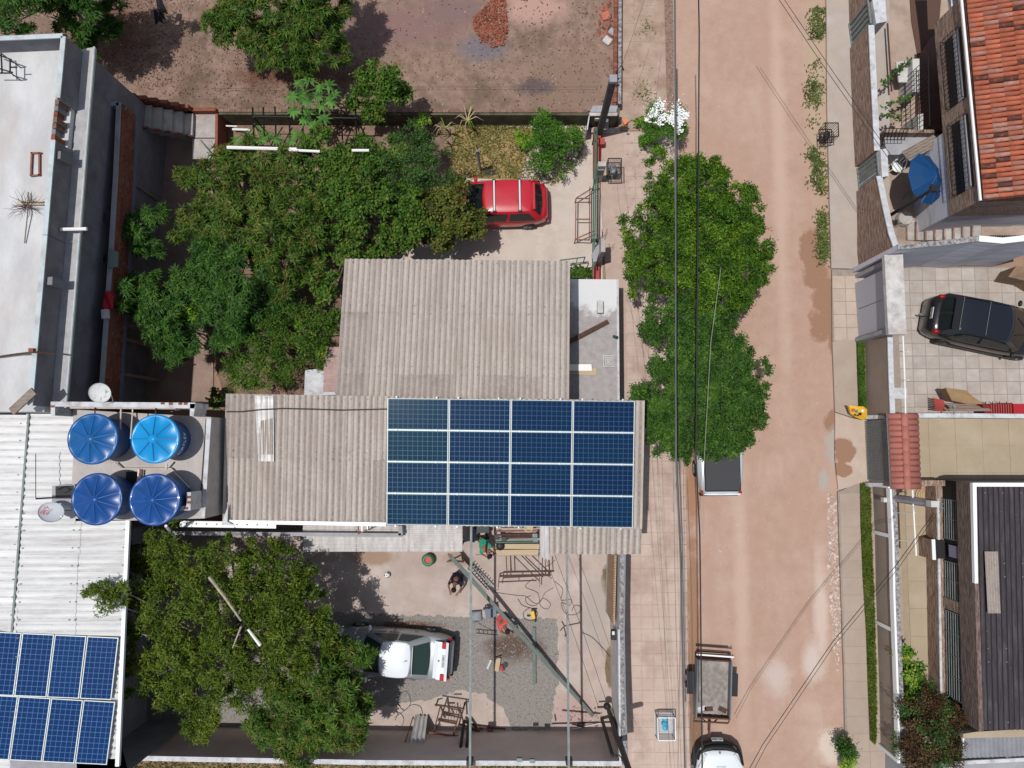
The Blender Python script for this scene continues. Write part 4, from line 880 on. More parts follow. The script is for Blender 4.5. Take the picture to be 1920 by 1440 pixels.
for i in range(len(br)-1):     # brick face on the courtyard side
    a_, b_ = br[i], br[i+1]; d = (b_-a_); L = d.xy.length; u = Vector((d.x/L, d.y/L, 0)); nrm = Vector((-u.y, u.x, 0)); nrm = nrm if nrm.x > 0 else -nrm; q = math.atan2(u.y, u.x)
    for r_ in range(5):
        s = (r_ % 2)*.13
        while s < L-.1:
            if nb is None: o = nb = MB().box((0, 0, 0), (.245, .05, .155)).build('brick', M_brick, hL, local=True)
            else: o = nb.copy(); link(o)
            p = a_+u*(s+.13); o.location = Vector((p.x, p.y, zf+.09+r_*.17))+nrm*.075-wloc(hL); o.rotation_euler.z = q; s += .26
pa = [at(196, 194, 3.95), at(222, 194, 3.95)]; wall_mb(pa, .14, zf).build('balustrade', M_plaster, hL)
# ground floor posts, beams, ground-floor brick wall
for x, y in ((228, 232), (230, 272), (228, 330), (229, 420), (229, 520), (228, 606), (226, 634), (222, 700)):
    q = at(x, y, zf-.1); MB().box((q.x, q.y, (zf-.1)/2), (.11, .11, zf-.18)).build('post', M_woodg, hL)
for (y0, y1) in ((290, 345), (420, 470)):
    a_, b_ = at(228, y0, zf-.2), at(227, y1, zf-.2); wall_mb([a_+Vector((-.5, 0, 0)), b_+Vector((-.5, 0, 0))], .12, 0).build('ground_floor_wall', M_brick, hL)
a_ = at(226, 200, 2.8); b_ = at(222, 752, 2.8); wall_mb([a_-Vector((1.9, 0, 0)), b_-Vector((1.9, 0, 0))], .15, 0).build('rear_wall', M_cem, hL)
# cloth, box and clutter on the balcony
def drape(name, c, z, sx_, sy, rz, m, label, cat, th_=.02):
    q = at(*c, z); n = 6; mb = MB()
    for j in range(n+1):
        for i in range(n+1): mb.v.append((sx_*(i/n-.5)*(1+.12*math.sin(j*1.7)), sy*(j/n-.5)*(1+.1*math.sin(i*2.1)), .05*math.sin(i*1.3+j*.9)+.04))
    mb.f = [(j*(n+1)+i, j*(n+1)+i+1, (j+1)*(n+1)+i+1, (j+1)*(n+1)+i) for j in range(n) for i in range(n)]; mb.m = [0]*len(mb.f)
    o = mb.build(name, m, smooth=True, local=True); o.location = q; o.rotation_euler.z = rz; md = o.modifiers.new('thickness', 'SOLIDIFY'); md.thickness = th_; return tag(o, label, cat)
drape('cloth', (163, 554), zf+.01, .32, .36, .7, mat('blue_cloth', (.012, .03, .12), rough=.9), 'small blue cloth lying on the shaded balcony floor', 'cloth')
drape('towel', (204, 564), 3.97, .32, .62, 0.05, mat('red_towel', (.35, .015, .03), rough=.9), 'red towel hanging over the brick balustrade', 'towel')
tag(MB().box(at(198, 589, 4.02), (.22, .3, .12), rz=.1).build('carton', M_plaster_w), 'small white box on the balustrade below the red towel', 'box')
tag(MB().prism(PX([(203, 466), (221, 472), (220, 500), (202, 502)], 4.05), 4.0).build('board', mat('green_board', srgb(120, 136, 128), rough=.8)), 'grey-green board lying over the brick balustrade', 'board')
pipe([(114, 430, 6.0), (163, 429, 6.0)], .055, M_pvcw, 'white pvc pipe jutting over the grey ledge of the two-storey house')
cw = thing('wire_bundle', at(185, 470, zf), 'tangled black cables hanging on the shaded balcony', 'cables')
for k in range(7):
    MB().tube([at(153+k*2, 440+k*3, 3.2), at(158+k*3, 462+k*4, 3.3), at(172+k, 482+k*2, 3.25), at(198, 478+k*2, 3.6)], .012, 5).build('cable', M_cable, cw)
for k in range(4): MB().tube([at(162, 425-k*2, 3.4), at(178, 404+k*3, 3.5), at(200, 402+k*4, 3.9)], .014, 5).build('cable', M_cable, cw)
# things lying on the white roof
fr = thing('timber_lattice', at(68, 307, zr), 'small rusty wooden frame lying on the white roof', 'frame')
for a_, b_ in (((60, 286), (58, 330)), ((74, 286), (74, 330)), ((58, 287), (78, 287)), ((58, 330), (76, 328))): MB().bar(at(*a_, zr+.05), at(*b_, zr+.05), .05).build('lath', M_rustl, fr)
stk = thing('branch_pile', at(50, 385, zr), 'dry twiggy branch and sticks on the white roof', 'dry branch')
MB().tube([at(53, 360, zr+.1), at(52, 400, zr+.15), at(46, 456, zr+.05)], .02, 5).build('stick', M_woodg, stk)
for y in (378, 383): MB().bar(at(34, y, zr+.12), at(82, y, zr+.12), .035).build('stick', M_wood, stk)
tw = MB()
for k in range(26):
    p = at(48, 388, zr+.1); an = random.random()*6.28; L = random.uniform(.2, .6); q1 = p+Vector((math.cos(an)*L*.5, math.sin(an)*L*.5, random.uniform(0, .2)))
    for s_ in (-.5, .4): tw.tube([p, q1, q1+Vector((math.cos(an+s_)*L*.5, math.sin(an+s_)*L*.5, random.uniform(-.05, .15)))], [.01, .007, .003], 4)
tw.build('twigs', M_rust, stk)
pipe([(-10, 670, 6.0), (30, 664, 6.1), (66, 660, 6.65), (104, 664, 6.3)], .03, M_rust, 'rusty iron bar sticking out over the left roof parapet', cat='iron bar', name='iron_bar')
tag(MB().box(at(60, 657, zp+.06), (.14, .12, .12)).build('brick', M_brick), 'single brick set on the parapet of the white roof', 'brick')
tag(MB().bar(at(22, 772, zp+.1), at(64, 733, zp+.2), .24, .06).build('plank', M_woodg), 'weathered plank lying across the parapet corner by the white roofs', 'plank')
rk_ = thing('metal_rack', at(5, 118, zr), 'black metal rack standing at the corner of the white roof', 'rack')
for a_, b_ in (((-20, 97), (22, 112)), ((-20, 137), (22, 137)), ((2, 100), (4, 138)), ((-4, 128), (24, 136)), ((19, 112), (19, 136)), ((20, 126), (32, 126))): MB().bar(at(*a_, zr+.5), at(*b_, zr+.5), .035).build('rack_bar', M_blackm, rk_)
for x, y in ((2, 100), (19, 112), (19, 136)): 
    q = at(x, y, zr+.5); MB().tube([q, (q.x, q.y, zr)], .018).build('rack_leg', M_blackm, rk_)
# ---------------------------------------------------------------- outside stairs
st = thing('outdoor_staircase', at(320, 210, 0), 'concrete outside staircase with stepped brick parapet beside the vacant lot wall', 'stairs')
MB().prism(PX([(366, 214), (404, 214), (404, 258), (366, 258)], .85), 0).build('landing', M_render, st)
MB().prism(PX([(361, 260), (405, 260), (405, 298), (360, 298)], .80), 0).build('landing', M_render, st)
y0, y1 = at(366, 217, .85).y, at(366, 257, .85).y; X0 = at(366, 217, .85).x; n = 12; run = .31
for k in range(n):
    z = .85+(k+1)*(3.0-.85)/(n); MB().prism([Vector((X0-run*(k+1), y0-.0, z)), Vector((X0-run*k, y0, z)), Vector((X0-run*k, y1, z)), Vector((X0-run*(k+1), y1, z))], z-.6).build('tread', M_render, st)
for k in range(n):
    z = 1.05+(k+1)*(3.0-.85)/n; x = X0-run*(k+.5); nbk = MB().box((x, y0+.12, z-.25), (run-.015, .14, .9)).build('brick_step', M_brick, st)
MB().box((X0+.35, y0+.12, .65), (1.1, .14, 1.0)).build('brick_step', M_brick, st)
for k in range(n):
    z = .85+(k+1)*(3.0-.85)/n; x = X0-run*(k+.5); MB().box((x, y1-.04, z+.04), (.2, .07, .1)).build('edge_brick', M_brick, st)
wall_mb([at(406, 213, .98), at(405, 300, .98)], .1, 0).build('side_wall', M_brick, st)
MB().bar(at(375, 262, .85), at(403, 297, 1.0), .03).build('leaning_bar', M_galv, st)
# ---------------------------------------------------------------- slab of the small gate house
gh = thing('gate_house', at(1115, 640, 0), 'small flat concrete slab roof between the corrugated roof and the pavement', 'building')
M_gh = mat('gatehouse_slab', srgb(178, 172, 170), srgb(160, 154, 152), scale=5, bump=.5, bscale=16, rough=1, specks=(8, .07, srgb(214, 210, 206)), blobs=[bl(1115, 560, 62, 48, srgb(222, 222, 222), .12), bl(1130, 530, 40, 30, srgb(222, 222, 222), .12)])
MB().prism(PX([(1040, 523), (1159, 524), (1161, 760), (1040, 760)], 2.05), -.02).build('roof_slab', M_gh, gh)
MB().prism(PX([(1156, 524), (1160, 524), (1162, 760), (1158, 760)], 2.08), 2.0).build('slab_edge', M_cap, gh)
tag(MB().bar(at(1040, 655, 2.25), at(1140, 603, 2.12), .16, .08).build('beam', M_rust), 'dark beam lying aslant on the small concrete slab', 'beam')
tag(MB().box(at(1125, 576, 2.2), (.2, .44, .22)).build('concrete_block', M_plaster_w, bevel=.01), 'pale concrete block standing on the white part of the slab', 'block')
vt = thing('vent_block', at(1141, 677, 2.05), 'square white vent block with concentric pattern on the slab', 'vent block')
q = at(1141, 677, 2.1); s = px(2.1, 20)
for f_ in (1, .62, .3):
    for sx_ in (-1, 1):
        MB().box((q.x+sx_*s*f_/2, q.y, 2.1), (.035, s*f_+.03, .07)).build('bar', M_plaster_w, vt); MB().box((q.x, q.y+sx_*s*f_/2, 2.102), (s*f_+.03, .035, .07)).build('bar', M_plaster_w, vt)
MB().box((q.x, q.y, 2.09), (.06, .06, .06)).build('bar', M_plaster_w, vt); MB().box((q.x, q.y, 2.06), (s, s, .02)).build('backing', M_plaster, vt)
tag(MB().prism(PX([(1050, 683), (1109, 683), (1110, 695), (1050, 695)], 2.16), 2.11).build('plank', M_pvcw), 'white board sticking out from under the roof onto the slab', 'board')
tag(MB().prism(PX([(1060, 697), (1119, 690), (1118, 704), (1060, 701)], 2.10), 2.06).build('plank', M_wood), 'pale wooden board under the white board on the slab', 'board')
tag(MB().tube([at(1151, 631, 2.06), at(1157, 633, 2.2)], .06, 8).build('bucket', M_green), 'small dark green can at the edge of the slab', 'can')
# lean-to roofs left of house A
lt = thing('lean_to_roof', at(605, 700, 0), 'small pink and white lean-to sheets under the mango trees left of the grey roof', 'lean-to')
corr(at(640, 650, 2.9), at(640, 735, 2.9), at(606, 735, 2.8), at(608, 652, 2.8), 8, .02).build('pink_sheet', M_fib_pink, lt, smooth=True)
MB().prism(PX([(572, 694), (612, 690), (630, 740), (570, 742)], 2.7), 2.6).build('white_slab', M_cap, lt)
MB().prism([flipz(p, 2.5) for p in PX([(580, 700, ), (630, 690), (630, 738), (580, 738)], 2.7)], 0).build('wall', M_plaster, lt)
# ---------------------------------------------------------------- parapet wall and truss south of house B
sw_ = thing('side_passage_wall', at(560, 1000, 0), 'long grey passage wall just below the white gutter', 'wall')
MB().prism(PX([(312, 996), (752, 1000), (752, 1003), (752, 1007), (312, 1003)], 2.7), 0).build('wall_body', M_plaster, sw_)
wall_mb(PX([(750, 986), (751, 1004)], 2.7), .14, 0).build('return_wall', M_plaster, sw_)
tr = thing('truss_beam', at(420, 982, 3.4), 'white bolted metal beam below the tank slab', 'beam')
MB().bar(at(338, 982, 3.5), at(518, 985, 3.5), .2, .06).build('beam_body', M_white, tr)
for k in range(9): MB().tube([at(349+k*19, 982+k*.3, 3.53), at(349+k*19, 982+k*.3, 3.56)], .022, 6).build('bolt', M_blackm, tr)
sr = thing('corrugated_lean_to', at(720, 1010, 0), 'low white-grey corrugated lean-to roof under the tree shade beside the passage wall', 'roof')
for k in range(3):
    x0, x1 = 568+k*99, 568+(k+1)*99+2
    corr(at(x0, 984, 2.35), at(x0, 1034, 2.2), at(x1, 1034, 2.2), at(x1, 984, 2.35), 7, .022).build('roof_sheet', M_fib_lt, sr, smooth=True)
for x in (580, 700, 860):
    q = at(x, 1030, 2.1); MB().box((q.x, q.y, 1.05), (.08, .08, 2.1)).build('post', M_woodg, sr)
ws = thing('window_frame', at(757, 990, 2.7), 'small white ladder-like frame on the passage wall', 'frame')
for a_, b_ in (((672, 983), (690, 983)), ((672, 985), (672, 1001)), ((679, 984), (679, 997)), ((689, 983), (689, 993)), ((672, 1001), (689, 993))): MB().bar(at(*a_, 3.1), at(*b_, 3.1), .04).build('frame_bar', M_white if a_[0] > 673 else M_rustl, ws)
tag(MB().prism(PX([(415, 984), (428, 946), (426, 978), (440, 985)], 4.25), 4.2).build('broken_sheet', M_cap), 'broken cement flashing at the corner of the tank slab', 'flashing')
# ---------------------------------------------------------------- right houses
hT = thing('clay_tiled_house', at(1860, 200, 0), 'upper right house with weathered orange clay tile roof and stone-clad wall', 'house')
ze = 4.2
def TP(x, y, s): return at(x, y, ze+s)
E0, E1_ = at(1805, -60, ze), at(1842, 376, ze); ux = (E1_-E0).normalized(); nx_ = Vector((-ux.y, ux.x, 0)); nx_ = nx_ if nx_.x > 0 else -nx_
L = (E1_-E0).length; slope = .28; f1 = None; rowsN = int(L/.167); k = 0
for i in range(rowsN):
    for j in range(6):
        r_ = random.random(); m_ = M_clay if r_ < .68 else (M_clay_d if r_ < .80 else M_clay_m)
        if f1 is None: o = f1 = barrel_mesh(.47, .165, .135, .09, 6).build('roof_tile', M_clay, hT, smooth=True, local=True)
        else: o = f1.copy(); link(o)
        o.parent = hT
        if m_ != M_clay: o.material_slots[0].link = 'OBJECT'; o.material_slots[0].material = m_
        p = E0+ux*(.167*(i+.5))+nx_*(j*.41)+Vector((0, 0, slope*j*.41+.05+.012*j*0))
        lay(o, p-wloc(hT)+Vector((0, 0, random.uniform(-.006, .01))), nx_+Vector((0, 0, slope))+ux*random.uniform(-.02, .02), ux); k += 1
mb = MB(); mb.prism([E0+Vector((0, 0, -.02)), E1_+Vector((0, 0, -.02)), E1_+nx_*2.7+Vector((0, 0, slope*2.7-.02)), E0+nx_*2.7+Vector((0, 0, slope*2.7-.02))], ze-.15); mb.build('roof_deck', M_clay_d, hT)
MB().bar(at(1797, -60, ze-.02), at(1838, 376, ze-.02), .07, .06).build('gutter', M_white, hT)
wp0, wp1 = E0-nx_*.0+Vector((.02, 0, -.16)), E1_+Vector((.02, 0, -.16)); 
mbt = MB(); a_ = E0+ux*.9; mbt.prism([a_+Vector((.0, 0, -.16)), E1_-ux*.05+Vector((.0, 0, -.16)), E1_+nx_*3+Vector((0, 0, -.16)), a_+nx_*3+Vector((0, 0, -.16))], 2.35); mbt.build('upper_wall', M_stone, hT)
sp_ = (at(1765, 248, 2.35)-E0).dot(ux); c_ = E0+ux*sp_
mbt = MB(); mbt.prism([flipz(c_+nx_*.04, 2.35), flipz(E1_-ux*.1+nx_*.04, 2.35), flipz(E1_+nx_*3, 2.35), flipz(c_+nx_*3, 2.35)], 0); mbt.build('lower_wall', M_grey_wall, hT)
mbt = MB(); mbt.prism([flipz(a_+nx_*1.6, 2.35), flipz(c_+nx_*1.6, 2.35), flipz(c_+nx_*3, 2.35), flipz(a_+nx_*3, 2.35)], 0); mbt.build('lower_wall', M_cem, hT)
def grille_window(s0, s1, z0, z1, nb_):
    w_ = MB(); p, q = E0+ux*s0-nx_*.012, E0+ux*s1-nx_*.012
    fr_ = MB().prism([flipz(p, z1), flipz(q, z1), flipz(q+nx_*.1, z1), flipz(p+nx_*.1, z1)], z0).build('window', M_black, hT)
    MB().prism([flipz(p-nx_*.03, z1-.12), flipz(q-nx_*.03, z1-.12), flipz(q, z1-.12), flipz(p, z1-.12)], z1-.42).build('curtain', M_plaster, fr_)
    g_ = MB()
    for i in range(nb_):
        u = p.lerp(q, i/(nb_-1))-nx_*.16; g_.bar(flipz(u, z0), flipz(u, z1), .014)
        if i < nb_-1:
            v = p.lerp(q, (i+.5)/(nb_-1))-nx_*.16
            for zz in (z0+.2, z0+.45, z0+.7): g_.bar(flipz(u, zz), flipz(v, zz+.12), .01); g_.bar(flipz(v, zz+.12), flipz(p.lerp(q, (i+1)/(nb_-1))-nx_*.16, zz), .01)
    for zz in (z0, z1): g_.bar(flipz(p, zz)-nx_*.16, flipz(q, zz)-nx_*.16, .02); g_.bar(flipz(p, zz), flipz(p, zz)-nx_*.16, .02); g_.bar(flipz(q, zz), flipz(q, zz)-nx_*.16, .02)
    g_.build('grille', M_blackm, fr_)
sA, sB = (at(1798, 50, 3.9)-E0).dot(ux), (at(1808, 180, 3.9)-E0).dot(ux); grille_window(sA, sB, 2.9, 3.85, 16)
sA, sB = (at(1812, 212, 3.9)-E0).dot(ux), (at(1824, 348, 3.9)-E0).dot(ux); grille_window(sA, sB, 2.9, 3.85, 16)
# porch of the ground floor
pr = thing('porch', at(1745, 160, 0), 'dark shaded porch with black grille gates under the clay-tiled house', 'porch')
MB().prism(PX([(1722, 112), (1745, 70), (1850, 70), (1850, 250), (1722, 243)], .3), .04).build('porch_floor', mat('porch_tiles', srgb(120, 84, 74), srgb(100, 70, 62), scale=4, rough=.5), pr)
MB().prism(PX([(1711, 110), (1724, 110), (1724, 172), (1711, 172)], 1.1), 0).build('porch_wall', M_plaster_w, pr)
MB().prism(PX([(1719, 215), (1731, 213), (1731, 243), (1719, 243)], 1.1), 0).build('porch_wall', M_plaster_w, pr)
for k in range(15):
    q = at(1724+.2*k, 112+k*9, 2.0); MB().tube([(q.x+.2, q.y, .3), (q.x+.2, q.y, 2.2)], .012, 5).build('grille_bar', M_blackm, pr)
for z in (.6, 1.4, 2.2): a_, b_ = at(1724, 112, 2.0), at(1727, 240, 2.0); MB().bar((a_.x+.2, a_.y, z), (b_.x+.2, b_.y, z), .025).build('grille_rail', M_blackm, pr)
MB().prism(PX([(1700, -90), (1772, -90), (1760, 55), (1722, 112), (1709, 40)], .09), .06).build('porch_apron', mat('dark_apron', srgb(96, 72, 62), rough=.9), pr)
tag(MB().prism(PX([(1768, -90), (1792, -90), (1797, 14), (1783, 22)], 3.2), 3.1).build('canopy_sheet', M_cap), 'white sheet canopy above the upper right porch', 'canopy')
ct = thing('concrete_bench', at(1700, 130, 0), 'pale grey concrete table slab beside the porch', 'table'); MB().prism(PX([(1680, 115), (1720, 112), (1722, 146), (1702, 154), (1686, 154)], .75), .65).build('table_top', M_plaster_w, ct, bevel=.02); MB().box(at(1702, 132, .35), (.5, .5, .65)).build('table_base', M_plaster, ct)
# concrete shed
sh = thing('low_shed', at(1710, 262, 0), 'low grey shed with brick edge and iron railing in the upper right yard', 'shed')
MB().prism(PX([(1658, 243), (1752, 243), (1754, 249), (1658, 249)], 1.5), 0).build('brick_edge', M_stone, sh)
MB().prism(PX([(1658, 250), (1750, 250), (1700, 290), (1662, 290)], 1.1), 0).build('shed_top', M_plaster, sh)
corr(at(1690, 285, 1.35), at(1705, 302, 1.3), at(1766, 268, 1.75), at(1750, 252, 1.8), 4, .02).build('asbestos_sheet', M_woodg, sh, smooth=True)
for k in range(7):
    MB().bar(at(1661+k*7, 241, 1.9), at(1656+k*6.5, 262, 1.5), .02).build('railing_bar', M_blackm, sh)
for y, z in ((241, 1.9), (251, 1.7), (262, 1.5)): MB().bar(at(1660, y, z), at(1708-(y-241)*.5, y, z), .022).build('railing_bar', M_blackm, sh)
ss = thing('garden_stairs', at(1760, 430, 0), 'pale concrete garden steps with brown risers above the tall grey wall', 'stairs')
for k in range(8):
    z = .12+k*.13; x0_ = 1700+k*17.5; MB().prism(PX([(x0_, 414), (x0_+17, 414), (x0_+17, 450), (x0_, 450)], z), 0).build('step', M_render, ss)
    MB().bar(at(x0_+1, 415, z+.012), at(x0_+1, 450, z+.012), .06, .02).build('nosing', M_stone, ss)
tag(MB().prism(PX([(1768, 408), (1840, 374), (2000, 374), (2000, 408)], 1.9), 0).build('grey_annex', M_grey_wall), 'grey annex wall beneath the corner of the clay-tiled house', 'annex')
tag(MB().prism(PX([(1840, 412), (2010, 412), (2010, 447), (1840, 447)], .9), 0).build('earth_bank', M_yard_tr), 'brown earth bank with debris above the white-capped wall', 'bank')
# ---------------------------------------------------------------- lower right house
hD = thing('dark_roof_house', at(1860, 1100, 0), 'lower right house with black-stained corrugated roof and stone-clad front', 'house')
zD = 2.75
F0, F1 = at(1822, 905, zD), at(1836, 1372, zD)
MB().prism([F0, F1, F1+Vector((.14, 0, 0)), F0+Vector((.14, 0, 0))], 1.85).build('fascia', M_stone_d, hD); MB().prism([q_+Vector((dx, 0, -.6)) for q_, dx in ((F0, .14), (F1, .14), (F1, 6), (F0, 6))], 1.85).build('ceiling_slab', M_plaster, hD)
MB().prism([flipz(F0+Vector((.12, 0, 0)), 1.85), flipz(F1+Vector((.12, 0, 0)), 1.85), F1+Vector((6, 0, -1)), F0+Vector((6, 0, -1))], 0.0).build('inner_wall', M_black, hD)
b0, b1 = flipz(at(1765, 935, .78), .78), flipz(at(1771, 1300, .78), .78)
b0.x -= .04; b1.x -= .04
MB().prism([b0+Vector((-.14, .55, 0)), b1+Vector((-.14, -.4, 0)), b1+Vector((.22, -.4, 0)), b0+Vector((.22, .55, 0))], 0).build('lower_wall', M_stone, hD)
MB().bar(b0+Vector((-.1, .0, .03)), b1+Vector((-.1, 0, .03)), .08, .05).build('window_sill', M_cap, hD)
def hb(y): return flipz(at(1765+(y-935)*.0165, y, .78), 0)
for y0_, y1_ in ((935, 1008), (1050, 1118), (1142, 1300)):
    p, q = hb(y0_), hb(y1_); p.x += .02; q.x += .02
    w_ = MB().prism([flipz(p+Vector((.1, 0, 0)), 1.85), flipz(q+Vector((.1, 0, 0)), 1.85), flipz(q+Vector((.14, 0, 0)), 1.85), flipz(p+Vector((.14, 0, 0)), 1.85)], .8).build('window', M_glass, hD)
    for k in range(7):
        z = .92+k*.14; MB().bar(flipz(p, z), flipz(q, z), .022).build('grille_bar', M_galv, w_)
    nn = max(2, int((y1_-y0_)/36))
    for k in range(nn+1): u = p.lerp(q, k/nn); MB().bar(flipz(u, .8), flipz(u, 1.85), .026).build('grille_post', M_galv, w_)
for yy in (1129,): p = hb(yy); MB().box((p.x+.05, p.y, 1.3), (.12, .38, 1.1)).build('wall_pier', M_stone, hD)
dr_ = MB(); p, q = hb(1012), hb(1046); MB().box((p.x-.22, (p.y+q.y)/2, .52), (.4, abs(p.y-q.y), .9)).build('doorway_shade_box', M_black, hD)  # solid black box in place of the shade inside the doorway
MB().box((p.x-.42, (p.y+q.y)/2, .47), (.10, abs(p.y-q.y)+.05, .94)).build('door_jamb', M_stone, hD); MB().box((p.x-.42, (p.y+q.y)/2, .96), (.12, abs(p.y-q.y)+.08, .05)).build('door_step', M_white, hD)
MB().box((p.x+.0, (p.y+q.y)/2, 1.45), (.03, .42, .5)).build('notice_board', mat('notice_grey', srgb(150, 142, 160), rough=.7), hD)
MB().box((F0.x-.46, F0.y-.1, .6), (.9, .2, 1.2)).build('porch_side_wall', M_stone, hD)
rfA, rfB = F0+Vector((.14, -.14, -.06)), F1+Vector((.14, .02, -.06))
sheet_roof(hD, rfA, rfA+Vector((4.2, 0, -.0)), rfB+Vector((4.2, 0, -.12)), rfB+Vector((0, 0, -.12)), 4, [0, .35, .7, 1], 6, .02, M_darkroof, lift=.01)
MB().prism([F0+Vector((-.0, 0, .05)), F0+Vector((.13, 0, .05)), flipz(at(1834, 1094, zD+.05), zD+.05), flipz(at(1828, 1094, zD+.05), zD+.05)], zD-.1).build('parapet_cap', M_white, hD)
MB().prism([F0+Vector((.13, 0, .05)), F0+Vector((6, 0, .05)), F0+Vector((6, -.13, .05)), F0+Vector((.13, -.13, .05))], zD-.1).build('parapet_cap', M_white, hD)
corr(at(1845, 1034, 2.77), at(1870, 1034, 2.77), at(1875, 1150, 2.75), at(1851, 1150, 2.75), 5, .03, seg=8, dark_troughs=True).build('patch_sheet', [M_fib_dark, M_fib_v], hD, smooth=True)
tag(MB().prism(PX([(1806, 1376), (1832, 1372), (2010, 1362), (2010, 1380), (1806, 1384)], 2.35), 0).build('rear_wall', M_beige), 'beige wall strip along the lower edge of the dark roof', 'wall')
vr = thing('plastic_veranda', at(1860, 1400, 0), 'grey plastic veranda roof below the dark-roofed house', 'veranda')
for k in range(5): corr(at(1802+k*42, 1384-k*1, 2.2), at(1844+k*42, 1383-k*1, 2.2), at(1846+k*42, 1420-k*1.5, 2.1), at(1803+k*42, 1422-k*1.5, 2.1), 5, .012).build('plastic_sheet', M_polyc, vr, smooth=True)
MB().bar(at(1790, 1430, 2.12), at(2010, 1419, 2.12), .12, .08).build('edge_beam', M_cap, vr)
for x in (1800, 1900): q = at(x, 1424, 2.0); MB().box((q.x, q.y, 1), (.1, .1, 2)).build('post', M_white, vr)
pipe([(1806, 1372, 2.2), (1806, 1404, 2.2)], .03, M_white, 'short white upright rail beside the red-leaved bush', name='rail', cat='rail')
tag(MB().prism(PX([(1694, 1432), (1800, 1432), (2000, 1425), (2000, 1520), (1694, 1520)], 1.4), 0).build('patio_block', M_plaster), 'grey rubble-topped wall at the lower right corner', 'wall')
# ---------------------------------------------------------------- vehicles (x forward, y left, metres)
def body_mb(L, W, stations, nose=.12, ex=5):
    """stations: list of (x, half-width factor, deck height); lofted lower body"""
    mb = MB(); xs = []; n = 40
    for i in range(n+1):
        x = L/2-L*i/n; t = abs(2*x/L); hw = W/2*(1-.26*t**ex-.02*t*t)
        if i in (0, n): hw *= .9
        ss = stations
        for a_, b_ in zip(ss, ss[1:]):
            if a_[0] >= x >= b_[0]: f = (a_[0]-x)/max(1e-6, a_[0]-b_[0]); f = f*f*(3-2*f)*.5+f*.5; zt_ = a_[1]*(1-f)+b_[1]*f
        lowz = .26+.10*max(0, t-.8)*3
        pr = [(.80, lowz-.06), (.95, lowz), (1.0, .50), (.985, .66), (.95, zt_-.06), (.86, zt_-.008), (.5, zt_+.02), (0, zt_+.03)]
        ring = [(x, hw*a, z) for a, z in pr]+[(x, -hw*a, z) for a, z in pr[-2::-1]]
        xs.append(ring)
    m = len(xs[0])
    for r in xs: mb.v += r
    for i in range(n):
        for k in range(m-1): mb.f.append((i*m+k, (i+1)*m+k, (i+1)*m+k+1, i*m+k+1))
        mb.f.append((i*m+m-1, (i+1)*m+m-1, (i+1)*m, i*m))
    mb.f.append(tuple(range(m))); mb.f.append(tuple(range(n*m+m-1, n*m-1, -1))); mb.m = [0]*len(mb.f)
    return mb
def ring(xf, xr, b, r, bf, br_, bs, z):
    """rounded outline; returns points and the index ranges of front, left, rear, right"""
    P = []; n = 7; idx = {}
    def seg(name, pts): idx[name] = (len(P), len(P)+len(pts)-1); P.extend(pts)
    seg('front', [(xf-bf*(t)**2, t*(b-r*.6), z) for t in [-1+2*i/n for i in range(n+1)]])
    seg('left', [(xf-bf-r+(xr+br_+r-(xf-bf-r))*i/n, b+bs*(1-(2*i/n-1)**2), z) for i in range(n+1)])
    seg('rear', [(xr+br_*t*t, t*(b-r*.6), z) for t in [1-2*i/n for i in range(n+1)]])
    seg('right', [(xr+br_+r+(xf-bf-r-(xr+br_+r))*i/n, -b-bs*(1-(2*i/n-1)**2), z) for i in range(n+1)])
    return P, idx
